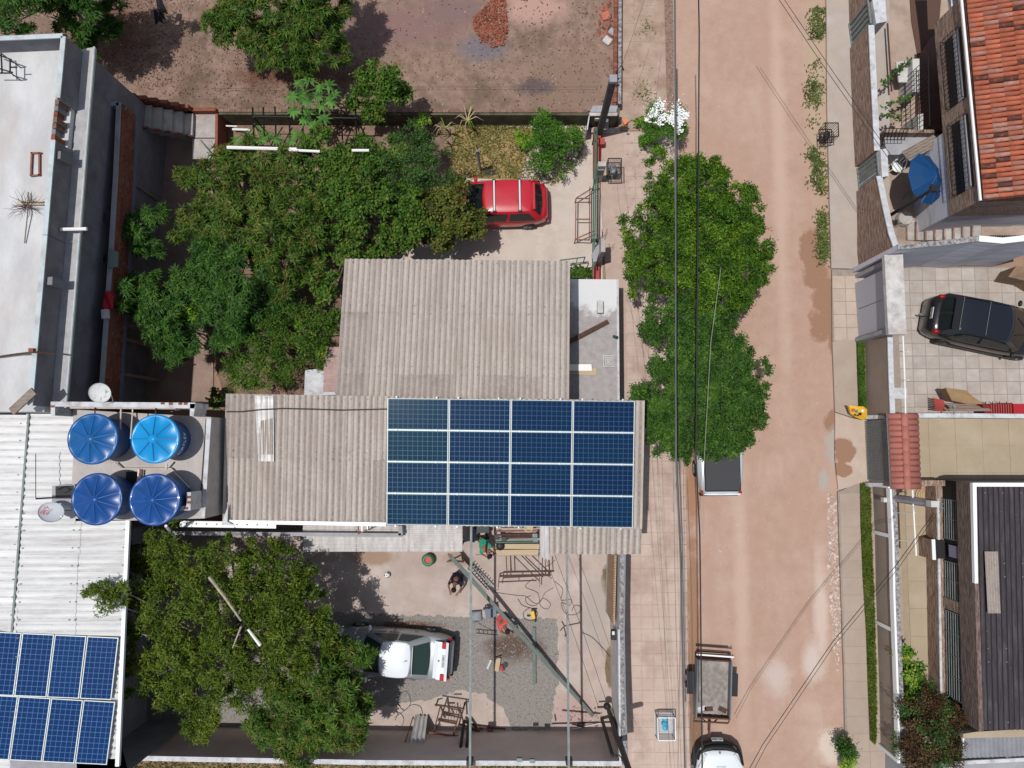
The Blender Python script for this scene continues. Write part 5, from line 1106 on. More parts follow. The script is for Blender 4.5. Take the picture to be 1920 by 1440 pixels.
def greenhouse(r, paint, lo, hi, z0, z1, glass, crown=.045, roofmat=None, splits=(.52,), margin=.1):
    """lo/hi: (xf, xr, half-width, corner, front bulge, rear bulge, side bulge)"""
    P0, idx = ring(*lo, z0); P1, _ = ring(*hi, z1); n = len(P0); mb = MB()
    inner = [(hi[0]+hi[1])/2, 0]
    P2 = [((p[0]-inner[0])*.93+inner[0], p[1]*.93, z1+crown*.4) for p in P1]; P3 = [((p[0]-inner[0])*.5+inner[0], p[1]*.5, z1+crown) for p in P1]
    mb.v = P0+P1+P2+P3+[(inner[0], 0, z1+crown*1.05)]
    for j in range(3):
        for k in range(n): mb.f.append((j*n+k, j*n+(k+1) % n, (j+1)*n+(k+1) % n, (j+1)*n+k)); mb.m.append(0 if j == 0 else 1)
    for k in range(n): mb.f.append((3*n+k, 3*n+(k+1) % n, 4*n)); mb.m.append(1)
    cabin = mb.build('cabin', [paint, roofmat or paint], r, smooth=True, local=True)
    def gl(name, part, a, b, lo_t, hi_t, offm=.012):
        i0, i1 = idx[part]; i0f, i1f = i0+(i1-i0)*a, i0+(i1-i0)*b; g_ = MB(); m = 8; c0 = Vector((inner[0], 0, 0))
        def pt(f, t):
            k = int(min(f, len(P0)-1.001)); u = f-k; p0 = Vector(P0[k]).lerp(Vector(P0[min(k+1, n-1)]), u); p1 = Vector(P1[k]).lerp(Vector(P1[min(k+1, n-1)]), u)
            p = p0.lerp(p1, t); d = (p-Vector((c0.x, 0, p.z))); d = Vector((1, 0, 0)) if part == 'front' else Vector((-1, 0, 0)) if part == 'rear' else Vector((0, 1 if part == 'left' else -1, 0))
            return p+(d*.75+Vector((0, 0, .66)))*offm
        for j in range(3):
            for i in range(m+1): g_.v.append(pt(i0f+(i1f-i0f)*i/m, lo_t+(hi_t-lo_t)*j/2))
        g_.f = [(j*(m+1)+i, j*(m+1)+i+1, (j+1)*(m+1)+i+1, (j+1)*(m+1)+i) for j in range(2) for i in range(m)]; g_.m = [0]*len(g_.f)
        return g_.build(name, glass, r, smooth=True, local=True)
    gl('windscreen', 'front', .03, .97, .06, .95); gl('rear_window', 'rear', .06, .94, .12, .93)
    for s_ in ('left', 'right'):
        e = [0]+list(splits)+[1]
        if s_ == 'right': e = [1-x for x in e][::-1]
        for a, b in zip(e, e[1:]): gl('side_window', s_, a+.03, b-.02, .10, .86, .015)
    return cabin
def wheels(r, L, W, xf, xr, rad=.31, m_rim=None):
    for x in (xf, xr):
        for s in (-1, 1):
            R = Matrix.Rotation(math.pi/2*-s, 3, 'X'); w_ = MB(); yy = s*(W/2-.12)
            t_ = w_.lathe((x, yy, rad), [(rad*.6, -.1), (rad*.95, -.1), (rad, -.06), (rad, .06), (rad*.95, .11), (rad*.62, .115)], 22, M=R).build('tyre', M_black, r, smooth=True, local=True)
            q = MB(); q.lathe((x, yy, rad), [(rad*.62, .11), (rad*.58, .12), (rad*.5, .07), (.001, .07)], 20, M=R)
            for k in range(5):
                an = 2*math.pi*k/5; q.bar((x+math.cos(an)*.04, yy+s*.11, rad+math.sin(an)*.04), (x+math.cos(an)*rad*.56, yy+s*.115, rad+math.sin(an)*rad*.56), .045, .02)
            q.build('rim', m_rim or M_galv, t_, local=True)
def mirror(r, x, y, z, paint):
    for s in (-1, 1): MB().ball((x, s*y, z), .1, 6, (.7, 1.2, .8)).build('wing_mirror', paint, r, smooth=True, local=True)
def carpaint(name, c, metal=.0, rough=.28): return mat(name, c, rough=rough, metal=metal, spec=.5, coat=.6)
P_red = carpaint('red_car_paint', (.42, .010, .022)); P_silver_shade = carpaint('shade_darkened_silver', (.30, .315, .33), .3, .32); P_blk = carpaint('black_car_paint', (.010, .009, .010), 0, .22); P_wht = carpaint('white_car_paint', (.66, .70, .72), 0, .3)  # silver is darkened: the tree shade over the sedan is put into it
M_redl = mat('tail_lamp_red', (.36, .012, .015), rough=.25, coat=.5); M_lamp = mat('clear_lamp', srgb(220, 224, 226), rough=.15, coat=.6); M_plate = mat('number_plate', srgb(196, 200, 196), rough=.5); M_trim = mat('black_trim', (.012, .012, .012), rough=.5)
def place(r, c, z, deg): q = at(*c, z); r.location = (q.x, q.y, 0); r.rotation_euler.z = math.radians(deg)
# red hatchback: nose to the left
rc = thing('hatchback', (0, 0, 0), 'red hatchback with two silver roof bars parked under the mango branches', 'car')
body_mb(3.95, 1.68, [(1.99, .62), (1.7, .80), (1.0, .94), (.5, .98), (-1.5, .98), (-1.85, .92), (-1.99, .78)]).build('body', P_red, rc, smooth=True, local=True)
greenhouse(rc, P_red, (1.12, -1.80, .78, .12, .16, .10, .03), (.42, -1.40, .60, .1, .08, .06, .02), .95, 1.50, M_glass)
MB().box((-1.44, 0, 1.50), (.10, 1.0, .03)).build('roof_spoiler', P_red, rc, local=True, bevel=.01)
for x in (.02, -.92):
    b_ = MB().box((x, 0, 1.62), (.055, 1.14, .03)).build('roof_bar', M_alu, rc, local=True); MB().box((x+.045, 0, 1.612), (.012, 1.14, .03)).build('bar_edge', M_trim, b_, local=True)
    for s in (-1, 1): MB().box((x, s*.58, 1.575), (.12, .09, .09)).build('bar_foot', M_trim, b_, local=True)
for s in (-1, 1): MB().ball((-1.80, s*.63, .86), .11, 6, (.7, .6, 1.3)).build('tail_light', M_redl, rc, smooth=True, local=True)
for s in (-1, 1): MB().ball((1.74, s*.58, .70), .14, 6, (1.2, .9, .6)).build('headlight', M_lamp, rc, smooth=True, local=True)
MB().box((-1.97, 0, .42), (.10, 1.3, .2)).build('rear_bumper', P_red, rc, local=True, bevel=.03)
MB().box((-.5, .842, .72), (.9, .012, .02)).build('door_handle', P_red, rc, local=True); MB().box((.15, -.835, .60), (.012, .012, .55)).build('door_seam', M_trim, rc, local=True)
wheels(rc, 3.95, 1.68, 1.22, -1.22, .30); mirror(rc, .72, .86, .98, P_red); 
for x0_, x1_ in ((1.20, 1.20),): MB().tube([(1.16, -.70, .955), (1.22, 0, .975), (1.16, .70, .955)], .008, 4).build('bonnet_seam', M_trim, rc, local=True)
MB().bar((.55, -.835, .90), (-1.25, -.835, .93), .012).build('window_trim', M_trim, rc, local=True); MB().box((-.45, -.84, .62), (.012, .012, .5)).build('door_seam', M_trim, rc, local=True)
place(rc, (929, 381), .75, 181)
# silver sedan, boot lid raised, tail to the right
sc_ = thing('sedan', (0, 0, 0), 'silver sedan with its boot lid raised on the gravel under the tree', 'car')
body_mb(4.35, 1.72, [(2.18, .60), (1.9, .76), (1.1, .90), (.7, .94), (-1.35, .94), (-1.95, .93), (-2.18, .80)]).build('body', P_silver_shade, sc_, smooth=True, local=True)
greenhouse(sc_, P_silver_shade, (1.12, -1.45, .76, .14, .14, .08, .03), (.38, -.72, .60, .12, .08, .06, .02), .92, 1.42, M_glassg, roofmat=P_wht)  # cabin sides carry the tree shade in their paint; roof keeps brighter white
MB().box((-1.83, .0, .952), (.42, 1.28, .03)).build('boot_opening', M_trim, sc_, local=True)
ld = MB(); R = Matrix.Rotation(math.radians(22), 3, 'Y'); ld.box((-1.70, -.0, 1.12), (.42, 1.30, .04), M=R); ld.box((-1.93, 0, 1.20), (.24, 1.34, .05), M=Matrix.Rotation(math.radians(38), 3, 'Y'))
ldo = ld.build('boot_lid', P_wht, sc_, local=True, bevel=.015); Rl = Matrix.Rotation(math.radians(22), 3, 'Y')
lid2 = MB().box((-1.80, 0, 1.178), (.34, 1.32, .03), M=Matrix.Rotation(math.radians(12), 3, 'Y')).build('boot_panel', P_wht, ldo, local=True, bevel=.01)
for s in (-1, 1): MB().box((-1.86, s*.55, 1.215), (.16, .24, .05), M=Matrix.Rotation(math.radians(12), 3, 'Y')).build('tail_light', M_redl, ldo, local=True, bevel=.03)
pl = MB().box((-1.87, 0, 1.225), (.13, .44, .02), M=Matrix.Rotation(math.radians(12), 3, 'Y')).build('number_plate', M_plate, ldo, local=True)
text('KGL 2044', .085, M_trim, ldo, Matrix.Translation((-1.87, 0, 1.240)) @ Matrix.Rotation(math.radians(12), 4, 'Y') @ Matrix.Rotation(math.radians(-90), 4, 'Z'))
MB().ball((-1.70, 0, 1.20), .035, 6, (1, 1, .4)).build('badge', M_galv, ldo, local=True)
for s in (-1, 1): MB().ball((-2.02, s*.66, .84), .11, 6, (1.0, .8, .9)).build('tail_light', M_redl, sc_, smooth=True, local=True)
for s in (-1, 1): MB().ball((1.96, s*.60, .68), .14, 6, (1.1, 1.2, .6)).build('headlight', M_lamp, sc_, smooth=True, local=True)
MB().box((-2.14, 0, .40), (.12, 1.4, .26)).build('rear_bumper', M_trim, sc_, local=True, bevel=.03)
MB().tube([(-.62, 0, 1.48), (-.50, 0, 1.62)], .008).build('aerial', M_trim, sc_, local=True)
for y in (.3, -.3): MB().bar((.72, y, 1.22), (1.02, y*.4, 1.03), .02, .01).build('wiper', M_trim, sc_, local=True)
MB().bar((-.78, -.5, 1.475), (-.80, .5, 1.475), .02, .012).build('brake_light', M_lamp, sc_, local=True)
for s in (-1, 1): MB().box((.0, s*.86, .70), (.012, .012, .5)).build('door_seam', M_trim, sc_, local=True); MB().box((-.8, s*.86, .76), (.16, .02, .03)).build('door_handle', M_trim, sc_, local=True)
wheels(sc_, 4.35, 1.72, 1.35, -1.28, .30); mirror(sc_, .88, .90, .96, P_wht); place(sc_, (737, 1226), .75, 176)
# black suv
bc = thing('crossover', (0, 0, 0), 'glossy black crossover car parked aslant on the tiled court', 'car')
body_mb(4.45, 1.84, [(2.23, .72), (1.9, .90), (1.1, 1.02), (.6, 1.06), (-1.6, 1.08), (-2.05, 1.04), (-2.23, .85)], ex=4).build('body', P_blk, bc, smooth=True, local=True)
greenhouse(bc, P_blk, (1.25, -2.0, .84, .14, .2, .12, .03), (.40, -1.55, .66, .12, .12, .08, .02), 1.04, 1.62, M_glass, roofmat=carpaint('black_glass_roof', (.006, .008, .013), 0, .15))
for s in (-1, 1): MB().tube([(.3, s*.64, 1.66), (-.6, s*.66, 1.69), (-1.4, s*.63, 1.66)], .018).build('roof_rail', M_trim, bc, local=True)
for s in (-1, 1): MB().ball((-1.93, s*.66, .98), .14, 7, (1.2, .7, .9)).build('tail_light', mat('dark_tail_lamp', (.22, .006, .008), rough=.25) if s < 0 else bpy.data.materials['dark_tail_lamp'], bc, smooth=True, local=True)
MB().box((-2.20, 0, .98), (.03, .42, .14)).build('number_plate', M_plate, bc, local=True)
text('PGY 7832', .09, M_trim, bc, Matrix.Translation((-2.22, 0, .98)) @ Matrix.Rotation(math.radians(-90), 4, 'Z') @ Matrix.Rotation(math.pi/2, 4, 'X'))
MB().tube([(-2.2, 0, .42), (-2.38, 0, .42), (-2.40, 0, .5)], .03).build('tow_hitch', M_galv, bc, local=True); MB().ball((-2.40, 0, .53), .035).build('tow_ball', M_galv, bc, local=True)
MB().box((-1.60, 0, 1.635), (.30, 1.2, .03)).build('roof_spoiler', P_blk, bc, local=True, bevel=.01)
MB().box((-2.16, 0, .48), (.10, 1.2, .2)).build('rear_bumper', M_trim, bc, local=True, bevel=.04)
for s in (-1, 1): MB().box((-.1, s*.92, .40), (3.0, .05, .14)).build('side_skirt', mat('brown_black_skirt', (.03, .018, .014), rough=.4) if s < 0 else bpy.data.materials['brown_black_skirt'], bc, local=True)
wheels(bc, 4.45, 1.84, 1.35, -1.35, .34); mirror(bc, .85, .98, 1.08, M_trim); MB().bar((-1.5, -.62, 1.675), (-1.5, .62, 1.675), .012, .012).bar((-.55, -.62, 1.68), (-.55, .62, 1.68), .012, .01).build('roof_seam', M_galv, bc, local=True)
for y in (.3, -.35): MB().bar((.62, y, 1.48), (1.2, y*.4, 1.12), .025, .012).build('wiper', M_trim, bc, local=True)
place(bc, (1856, 610), .9, -12)
# white pickup under the street tree
P_pk = carpaint('silver_white_paint', (.50, .53, .55), .1, .3)
pk = thing('pickup', (0, 0, 0), 'white small pickup with a black bed cover, half hidden under the street tree', 'car')
body_mb(4.40, 1.70, [(2.2, .66), (1.9, .84), (1.1, .96), (.6, 1.0), (-2.0, 1.03), (-2.2, .96)], ex=5).build('body', P_pk, pk, smooth=True, local=True)
greenhouse(pk, P_pk, (1.35, -.55, .78, .12, .14, .02, .02), (.62, -.35, .64, .1, .08, .02, .01), .98, 1.52, M_glass)
MB().box((-1.32, 0, 1.065), (1.42, 1.24, .05)).build('bed_cover', mat('charcoal_tarp', (.035, .036, .04), rough=.55, bump=.15, bscale=20), pk, local=True, bevel=.02)
for s in (-1, 1): MB().bar((-.62, s*.64, 1.09), (-2.03, s*.64, 1.09), .03, .03).build('cover_rail', M_trim, pk, local=True)
MB().bar((-2.04, -.62, 1.08), (-2.04, .62, 1.08), .04, .04).build('cover_rail', M_trim, pk, local=True); MB().box((-2.16, 0, .98), (.05, 1.3, .05)).build('tailgate_edge', P_wht, pk, local=True)
MB().box((-2.2, 0, .45), (.1, 1.4, .2)).build('rear_bumper', M_trim, pk, local=True, bevel=.03)
for s in (-1, 1): MB().box((-2.10, s*.70, .80), (.10, .08, .28)).build('tail_light', M_redl, pk, local=True, bevel=.02)
wheels(pk, 4.4, 1.70, 1.3, -1.25, .31); mirror(pk, .95, .88, 1.0, M_trim); q = at(1354, 928, 1.05); pk.location = (q.x, q.y+2.18, 0); pk.rotation_euler.z = math.radians(90.6)
# white car at bottom, nose towards the top of the photo
wc = thing('company_car', (0, 0, 0), 'white car with green leaf logo on its bonnet, cut by the bottom edge', 'car')
body_mb(3.9, 1.72, [(1.95, .66), (1.75, .86), (1.0, 1.0), (.5, 1.04), (-1.5, 1.04), (-1.95, .8)], ex=4).build('body', P_wht, wc, smooth=True, local=True)
greenhouse(wc, P_wht, (.95, -1.75, .78, .12, .2, .08, .03), (.30, -1.4, .62, .1, .1, .05, .02), 1.0, 1.52, M_glass)
_b = [(1.25, .79), (1.55, .74), (1.78, .64), (1.91, .48), (1.96, .25), (1.97, 0)]; _b = _b+[(x, -y) for x, y in _b[-2::-1]]
MB().tube([(x, y, .50) for x, y in _b], .16, 10).tube([(x-.03, y*.97, .72) for x, y in _b[1:-1]], .10, 8).build('bumper', M_trim, wc, smooth=True, local=True)
MB().box((1.885, 0, .74), (.05, .9, .16)).build('grille', M_trim, wc, local=True, bevel=.02)
MB().box((2.13, 0, .52), (.05, .40, .13), M=Matrix.Rotation(-.5, 3, 'Y')).build('number_plate', M_plate, wc, local=True); text('QYL 4B38', .085, M_trim, wc, Matrix.Translation((2.155, 0, .535)) @ Matrix.Rotation(math.radians(90), 4, 'Z') @ Matrix.Rotation(math.radians(62), 4, 'X'))
for s in (-1, 1): MB().bar((1.76, s*.50, .85), (1.28, s*.76, .95), .12, .09).build('headlight', M_lamp, wc, local=True, bevel=.02)
MB().ball((1.80, 0, .86), .04, 6, (1, 1, .5)).build('badge', M_galv, wc, local=True)
M_logo = mat('logo_green', (.01, .16, .10), rough=.5); M_ltxt = mat('logo_grey', (.16, .28, .27), rough=.5)
def bon(x, y, d=0, rz=90, s=1): return Matrix.Translation((x, y, 1.048-max(0, x-.6)*.085+d)) @ Matrix.Rotation(math.radians(3.2), 4, 'Y') @ Matrix.Rotation(math.radians(rz), 4, 'Z')
text('SOLARIS ENERGY', .082, M_ltxt, wc, bon(1.27, 0, .03)); text('ENERGIA SOLAR', .045, M_ltxt, wc, bon(1.38, -.0, .03))
lg = MB(); lg.add([(1.20, .13, 1.03), (1.17, -.15, 1.03), (1.05, -.03, 1.045), (1.10, .06, 1.04)], [(0, 3, 2, 1)]); lg.build('logo', M_logo, wc, local=True)
MB().tube([(1.06, -.03, 1.05), (1.10, -.12, 1.05), (1.14, -.20, 1.045)], .012).build('logo', M_logo, wc, local=True)
wheels(wc, 3.9, 1.72, 1.2, -1.2, .31); mirror(wc, .62, .90, 1.0, P_wht); q = at(1344, 1396, .45); wc.location = (q.x, q.y-1.93, 0); wc.rotation_euler.z = math.radians(90)
# two-wheel trailer
tl = thing('utility_trailer', (0, 0, 0), 'rusty two-wheel utility trailer with a worn grey bed on the dirt road', 'trailer')
MB().box((0, 0, .62), (1.9, 1.14, .05)).build('bed', mat('worn_bed', srgb(158, 150, 144), srgb(128, 118, 112), scale=6, c3=srgb(176, 170, 166), s3=2, rough=.8), tl, local=True)
for s in (-1, 1):
    MB().box((0, s*.60, .76), (2.0, .05, .34)).build('side_board', mat('grey_board', srgb(112, 112, 118), rough=.7) if s < 0 else bpy.data.materials['grey_board'], tl, local=True)
    MB().tube([(-1.0, s*.60, .97), (1.02, s*.60, .97)], .022).build('side_rail', M_galv, tl, local=True)
    MB().box((.12, s*.78, .70), (.80, .26, .04)).build('mudguard', M_blackm, tl, local=True, bevel=.01)
    R = Matrix.Rotation(math.pi/2, 3, 'X'); MB().lathe((.12, s*.78, .31), [(.15, -.09), (.29, -.09), (.31, -.05), (.31, .05), (.29, .09), (.15, .09)], 20, M=R).build('tyre', M_black, tl, smooth=True, local=True)
    MB().box((1.22, s*.62, .94), (.03, .05, .1)).build('lamp', M_redl, tl, local=True)
MB().box((1.0, 0, .78), (.05, 1.2, .36)).build('tail_board', M_rust, tl, local=True); MB().box((-1.0, 0, .78), (.05, 1.2, .34)).build('head_board', M_rust, tl, local=True)
MB().bar((1.16, -.66, .95), (1.18, .66, .95), .05).build('end_bar', M_white, tl, local=True); MB().bar((1.22, -.6, .6), (1.24, .6, .6), .10, .03).build('end_bar', M_rust, tl, local=True)
for y in (-.4, .35, .1): MB().box((-.78, y, .66), (.16, .3, .03), rz=y).build('scrap', M_rust if y < .3 else M_cap, tl, local=True)
MB().bar((-1.25, -.62, .62), (-1.25, .62, .62), .05).build('front_bar', M_rust, tl, local=True)
for y in (-.45, .45): MB().bar((-1.0, y, .5), (-1.3, y*.3, .5), .04).build('drawbar', M_rust, tl, local=True)
for y in (-.62, .62): MB().bar((-1.0, y, .85), (-1.26, y, .62), .03).build('corner_strut', M_rust, tl, local=True)
MB().bar((-.9, 0, .48), (-1.72, 0, .45), .07).build('drawbar', M_rust, tl, local=True); MB().ball((-1.75, 0, .48), .06, 6).build('coupling', M_rust, tl, local=True)
q = at(1337, 1290, .8); tl.location = (q.x, q.y, 0); tl.rotation_euler.z = math.radians(87)
# ---------------------------------------------------------------- people
def skinfig(name, J, E, m, parent, root, sub=1):
    """J: joint name -> (position, radius); E: edges"""
    me = bpy.data.meshes.new(name); ks = list(J); me.from_pydata([tuple(J[k][0]) for k in ks], [(ks.index(a), ks.index(b)) for a, b in E], []); me.materials.append(m)
    o = link(bpy.data.objects.new(name, me)); o.parent = parent; o.modifiers.new('skin', 'SKIN')
    for i, k in enumerate(ks):
        r = J[k][1]; me.skin_vertices[0].data[i].radius = r if isinstance(r, tuple) else (r, r); me.skin_vertices[0].data[i].use_root = (k == root)
    s = o.modifiers.new('smooth', 'SUBSURF'); s.levels = s.render_levels = sub
    return o
def person(loc, rz, label, top, bottom, pose, cap=False, scale=1.0):
    r = thing('person', loc, label, 'person'); r.rotation_euler.z = rz
    p = {k: Vector(v) for k, v in pose.items()}
    def hand(side, J, E, w_):
        el, d = p['elbow_'+side], (p['hand_'+side]-p['elbow_'+side]).normalized(); h = p['hand_'+side]; y = Vector((0, 0, 1)).cross(d).normalized(); dn = d.cross(y)
        J['palm_'+side] = (h+d*.06, (.038, .018)); E.append((w_, 'palm_'+side))
        for i, (oy, L) in enumerate(((-.030, .060), (-.010, .075), (.010, .070), (.030, .052))):
            J[f'kn{i}{side}'] = (h+d*.085+y*oy, .0095); J[f'md{i}{side}'] = (h+d*(.085+L*.55)+y*oy*1.15+dn*.012, .0085); J[f'tp{i}{side}'] = (h+d*(.085+L*.9)+y*oy*1.2+dn*.034, .007)
            E += [('palm_'+side, f'kn{i}{side}'), (f'kn{i}{side}', f'md{i}{side}'), (f'md{i}{side}', f'tp{i}{side}')]
        sg_ = 1 if side == 'l' else -1; J['th'+side] = (h+d*.05-y*.045*sg_, .011); J['tt'+side] = (h+d*.085-y*.055*sg_+dn*.02, .008); E += [('palm_'+side, 'th'+side), ('th'+side, 'tt'+side)]
    J = {}; E = []
    mid = (p['pelvis']+p['chest'])/2
    J['pelvis'] = (p['pelvis'], (.13, .10)); J['mid'] = (mid, (.125, .09)); J['chest'] = (p['chest'], (.15, .10)); J['neck'] = (p['neck'], .052); 
    hd = p['head']; hdir = (hd-p['neck']).normalized(); J['jaw'] = (hd-hdir*.03, .075); J['skull'] = (hd+hdir*.06, .088); J['crown'] = (hd+hdir*.12, .06)
    E += [('pelvis', 'mid'), ('mid', 'chest'), ('chest', 'neck'), ('neck', 'jaw'), ('jaw', 'skull'), ('skull', 'crown')]
    for s in 'lr':
        for a, b, ra in (('shoulder_', None, .058), ('elbow_', None, .040), ('hand_', None, .027)): J[a+s] = (p[a+s], ra)
        E += [('chest', 'shoulder_'+s), ('shoulder_'+s, 'elbow_'+s), ('elbow_'+s, 'hand_'+s)]; hand(s, J, E, 'hand_'+s)
        J['hip_'+s] = (p['pelvis']+(p['knee_'+s]-p['pelvis'])*.18, .085); J['knee_'+s] = (p['knee_'+s], .058); J['ankle_'+s] = (p['ankle_'+s], .040); J['toe_'+s] = (p['toe_'+s], (.042, .025))
        E += [('pelvis', 'hip_'+s), ('hip_'+s, 'knee_'+s), ('knee_'+s, 'ankle_'+s), ('ankle_'+s, 'toe_'+s)]
    bo = skinfig('body', J, E, M_skin, r, 'pelvis')
    # face
    f = MB(); up = hdir; fw = p['face'].normalized(); sd = up.cross(fw).normalized(); c = hd+up*.03
    f.tube([c+fw*.085+up*.01, c+fw*.112-up*.015], [.010, .016], 6); 
    for s in (-1, 1): f.ball(c+sd*.085*s, .022, 5, (.6, .6, 1)); 
    f.build('face', M_skin, bo, local=True)
    e = MB(); 
    for s in (-1, 1): e.ball(c+fw*.082+sd*.03*s+up*.015, .010, 5)
    e.tube([c+fw*.085-up*.045-sd*.022, c+fw*.085-up*.045+sd*.022], .006, 5); e.build('eyes_and_mouth', M_hair, bo, local=True)
    h = MB(); h.ball(hd+up*.065-fw*.012, .098, 8, (1, 1, 1)); h.build('hair', M_hair if not cap else M_jean, r, smooth=True, local=True)
    # shirt and trousers follow the same joints, a little larger
    k = 1.16; J2 = {n: (J[n][0], tuple(x*k for x in J[n][1]) if isinstance(J[n][1], tuple) else J[n][1]*k) for n in ('pelvis', 'mid', 'chest', 'shoulder_l', 'shoulder_r')}
    for s in 'lr': J2['sleeve_'+s] = (p['shoulder_'+s].lerp(p['elbow_'+s], .72), .060); 
    J2['collar'] = (p['chest'].lerp(p['neck'], .55), .085)
    skinfig('shirt', J2, [('pelvis', 'mid'), ('mid', 'chest'), ('chest', 'collar'), ('chest', 'shoulder_l'), ('chest', 'shoulder_r'), ('shoulder_l', 'sleeve_l'), ('shoulder_r', 'sleeve_r')], top, r, 'mid')
    J3 = {'pelvis': (p['pelvis'], (.155, .125))}; E3 = []
    for s in 'lr':
        J3['hip_'+s] = (J['hip_'+s][0], .105); J3['knee_'+s] = (p['knee_'+s], .078); J3['cuff_'+s] = (p['knee_'+s].lerp(p['ankle_'+s], .8), .062); E3 += [('pelvis', 'hip_'+s), ('hip_'+s, 'knee_'+s), ('knee_'+s, 'cuff_'+s)]
    skinfig('trousers', J3, E3, bottom, r, 'pelvis')
    for s in 'lr':
        a_, b_ = p['ankle_'+s], p['toe_'+s]; MB().bar(a_+Vector((-.03, 0, -.035)), b_+Vector((.04, 0, -.01)), .09, .06).build('shoe', M_trim, r, local=True, bevel=.02)
    return r
def mirror_pose(d):
    o = {}
    for k, v in d.items():
        if k.endswith('_'): o[k+'l'] = v; o[k+'r'] = (v[0], -v[1], v[2])
        else: o[k] = v
    return o
BEND = mirror_pose({'pelvis': (0, 0, .90), 'chest': (.30, 0, 1.14), 'neck': (.45, 0, 1.20), 'head': (.56, 0, 1.20), 'face': (.5, 0, -1), 'shoulder_': (.33, .19, 1.15), 'elbow_': (.42, .25, .92), 'hand_': (.62, .16, .86), 'knee_': (.06, .13, .48), 'ankle_': (-.02, .13, .08), 'toe_': (.14, .15, .04)})
CROUCH = mirror_pose({'pelvis': (-.05, 0, .34), 'chest': (.20, 0, .68), 'neck': (.32, 0, .84), 'head': (.42, 0, .93), 'face': (.8, 0, -.6), 'shoulder_': (.21, .19, .74), 'elbow_': (.42, .24, .56), 'hand_': (.64, .15, .46), 'knee_': (.32, .18, .50), 'ankle_': (.06, .16, .08), 'toe_': (.24, .18, .04)})
q = at(903, 1012, .9); person((q.x, q.y, 0), math.radians(-60), 'person in a turquoise shirt bending over the workbench beside the solar roof', M_turq, M_jean, BEND)
q = at(857, 1078, .5); person((q.x, q.y, 0), math.radians(-100), 'person in a navy shirt crouching at the upper end of the long beam', M_navy, M_navy, CROUCH)
q = at(938, 1157, .5); person((q.x-.02, q.y-.05, 0), math.radians(-50), 'person in coral red shirt and black cap kneeling at the long beam', M_pink, M_jean, CROUCH, cap=True)
